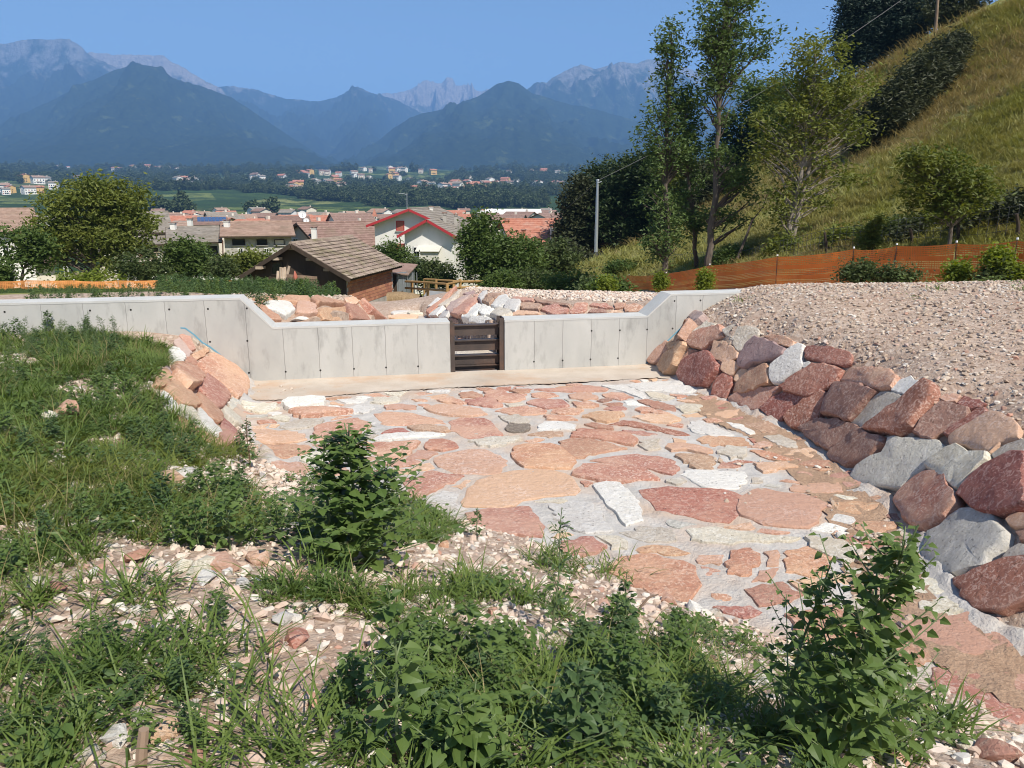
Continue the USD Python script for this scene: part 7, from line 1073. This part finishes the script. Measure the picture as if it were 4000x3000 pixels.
big_weed('spreading weed branch left of the largest right weed', 1690, 1600, 1185, 'leaf_weed', 1.0, 14, n_branch=16, n_leaf=11, spread=0.5, leaf_L=0.05, stem_r=0.005, base_bare=0.05, lean=0.12)
big_weed('leaning weed right of the largest right weed over the gravel edge', 1900, 1650, 1300, 'leaf_weed', 1.1, 15, n_branch=14, n_leaf=10, spread=0.6, leaf_L=0.06, stem_r=0.005, lean=0.15)
big_weed('tall thin pale weed with big leaves at the bottom centre', 866, 1655, 1258, 'leaf_weed', 1.0, 16, n_branch=12, n_leaf=5, spread=0.34, leaf_L=0.075, stem_r=0.0055, base_bare=0.08)
big_weed('slim upright weed in front of the white paving stones', 1196, 1376, 1098, 'leaf_weed_dark', 1.0, 17, n_branch=14, n_leaf=6, spread=0.28, leaf_L=0.05, stem_r=0.004, lobed=False)
big_weed('slim weed right of the white paving stones on the bank edge', 1350, 1405, 1232, 'leaf_weed_dark', 1.0, 18, n_branch=9, n_leaf=5, spread=0.3, leaf_L=0.05, stem_r=0.004)
big_weed('thin dark stemmed weed at the left end of the paving', 540, 1010, 905, 'leaf_weed_dark', 1.0, 19, stem='weed_stem_red', n_branch=12, n_leaf=6, spread=0.34, leaf_L=0.055, stem_r=0.005)
big_weed('small dark stemmed weed beside the left boulders', 520, 985, 930, 'leaf_weed_dark', 1.0, 20, stem='weed_stem_red', n_branch=8, n_leaf=5, spread=0.3, leaf_L=0.05, stem_r=0.004)
big_weed('little upright weed below the big bushy weed on the gravel', 1030, 1165, 1100, 'leaf_weed_dark', 1.0, 21, n_branch=8, n_leaf=5, spread=0.4, leaf_L=0.04, stem_r=0.003)
big_weed('bush of broad pale leaves at the bottom edge, centre', 1010, 1668, 1500, 'leaf_weed', 1.2, 22, n_branch=14, n_leaf=6, spread=0.7, leaf_L=0.075, stem_r=0.005)
big_weed('leafy weed at the bottom centre right', 1240, 1640, 1430, 'leaf_weed_dark', 1.1, 23, n_branch=14, n_leaf=7, spread=0.55, leaf_L=0.06, stem_r=0.005)
# long grass tussocks as things
for k, (x, y, L, nb, mt) in enumerate([(650, 1275, 0.30, 120, 'blade'), (970, 1295, 0.20, 260, 'blade'), (1190, 1225, 0.26, 220, 'blade'), (1300, 1240, 0.20, 140, 'blade'), (280, 1300, 0.28, 150, 'blade'), (640, 1630, 0.34, 130, 'blade'), (60, 1600, 0.45, 80, 'blade'), (560, 1660, 0.4, 90, 'blade'), (430, 1450, 0.34, 140, 'blade'), (470, 985, 0.25, 120, 'blade_yellow'), (60, 1040, 0.25, 160, 'blade_yellow'), (330, 1080, 0.28, 130, 'blade_yellow'), (1500, 1560, 0.25, 140, 'blade'), (1130, 1500, 0.22, 160, 'blade')]):
    p = onto(x, y)[0]; g = grass(200 + k, nb, L, 0.2 + L * 0.5, 0.004, 0.9, 0.6)
    whole('grass_tussock', (g[0] + p - UP * 0.01, g[1]), mt, ['long grass tussock left of centre on the gravel', 'dense dark grass mat below the big bushy weed', 'grass mat in front of the white paving stones', 'grass at the bank edge right of the white stones', 'grass tussock among the stones on the left', 'long bladed grass at the bottom left of centre', 'very long grass blades in the lower left corner', 'long grass at the bottom edge left of centre', 'sprawling long grass in the lower left weeds', 'yellow green grass at the left boulders', 'bright yellow green grass at the left edge', 'yellow green grass in the left field', 'grass under the largest right weed', 'fine grass in the bottom centre patch'][k], 'grass')
p = onto(300, 1668)[0]; q = onto(1385, 1330)[0]
whole('wooden_stake', tube([p - UP * 0.05, p + [0.01, 0.01, 0.06], p + [0.02, 0.02, 0.13]], [0.018, 0.017, 0.015], 8), 'old_wood', 'broken brown wooden stake stub at the bottom left edge', 'stake', smooth=40)
whole('dead_root', tube([q + [-0.03, 0, 0.0], q + [0, 0.02, 0.05], q + [0.05, 0.05, 0.09], q + [0.11, 0.07, 0.1]], [0.008, 0.008, 0.007, 0.004], 6), 'old_wood', 'curved dead root on the gravel right of centre', 'root', smooth=40)
# weeds behind the left wall, sparse tufts on the rubble bank, hill grass
WB = sg.Polygon([wall3(-5, 0, 0.7)[:2], wall3(-0.2, 0, 1.0)[:2], at(700, 640, 17.5)[:2], at(740, 640, 30)[:2], at(560, 640, 36)[:2], at(60, 640, 34)[:2], (-18, 22), (-12, 12)])
tw = [(join([(l[0], l[1]) for l in weed(s_, 1.0, leaf_L=0.15, n_branch=9, n_leaf=6, spread=0.4, stem_r=0.012)[1]]), mt_, False) for s_, mt_ in ((51, 'leaf_weed_dark'), (52, 'leaf_weed'), (53, 'leaf_weed_dark'))]
P = scatter_ground(WB, 7500, 61); P = P[(P[:, 1] < 18) | (view_px(P)[0] < 345) | (np.random.default_rng(4).random(len(P)) < 0.55)]; x, y = view_px(P); P = P[(x > 60) | (P[:, 1] > 18)]
stuff('weed_strip', 'thick strip of tall green weeds behind the left part of the wall', 'weeds', tw, P, r.random(len(P)) * 6.28, np.where(view_px(P)[0] < 345, np.clip(2.6 - (618 - 431) / 1660 * P[:, 1] - P[:, 2], 0.16, 0.5), np.clip(0.024 * P[:, 1], 0.3, 0.62)) * (0.6 + 0.55 * r.random(len(P))), r.integers(0, 3, len(P)), tilt=(r.normal(size=len(P)) * 0.12, r.random(len(P)) * 6.28))
P = scatter_ground(RB, 260, 63); nz = fbm(np.stack([P[:, 0] * 0.7, P[:, 1] * 0.7, 0 * P[:, 0]], 1), 2, 8); P = P[nz > 0.08]
stuff('sparse_tufts', 'scattered small green tufts on the rubble bank at the right', 'weeds', [(grass(301, 26, 0.16, 0.2, 0.004, 1.0, 0.8), 'blade', False), (low_weed(302, 16, 0.05, 0.2), 'leaf_weed', False)], P, r.random(len(P)) * 6.28, 0.6 + 0.8 * r.random(len(P)), r.integers(0, 2, len(P)))
hg = [(grass(401, 30, 0.42, 0.5, 0.010, 0.7, 0.4), 'blade_hill', False), (grass(402, 30, 0.5, 0.5, 0.010, 0.9, 0.6), 'blade_hill', False), (grass(403, 26, 0.55, 0.5, 0.010, 0.8, 0.5), 'blade_dry', False)]
H, q = scatter_px([(1180, 600), (1290, 545), (1400, 480), (1560, 370), (1750, 245), (1900, 138), (2130, 22), (2240, -10), (2240, 530), (1900, 560), (1530, 600), (1300, 612)], 15000, 65)
H = H[(side(H[:, 0], H[:, 1]) > 0.4) & (H[:, 1] < 110)]; dry = fbm(np.stack([H[:, 0] / 6, H[:, 1] / 9, 0 * H[:, 0]], 1), 3, 5) + 0.012 * (H[:, 2] - 3) + 0.1 * r.normal(size=len(H)); sc = (0.75 + 0.7 * r.random(len(H))) * np.clip(H[:, 1] / 38, 0.75, 2.4)
stuff('hill_grass', 'uncut green and straw coloured grass on the steep hillside', 'grass', hg, H - UP * 0.03, r.random(len(H)) * 6.28, sc, np.where(dry > 0.05, 2, r.integers(0, 2, len(H))), tilt=(r.normal(size=len(H)) * 0.2, r.random(len(H)) * 6.28))
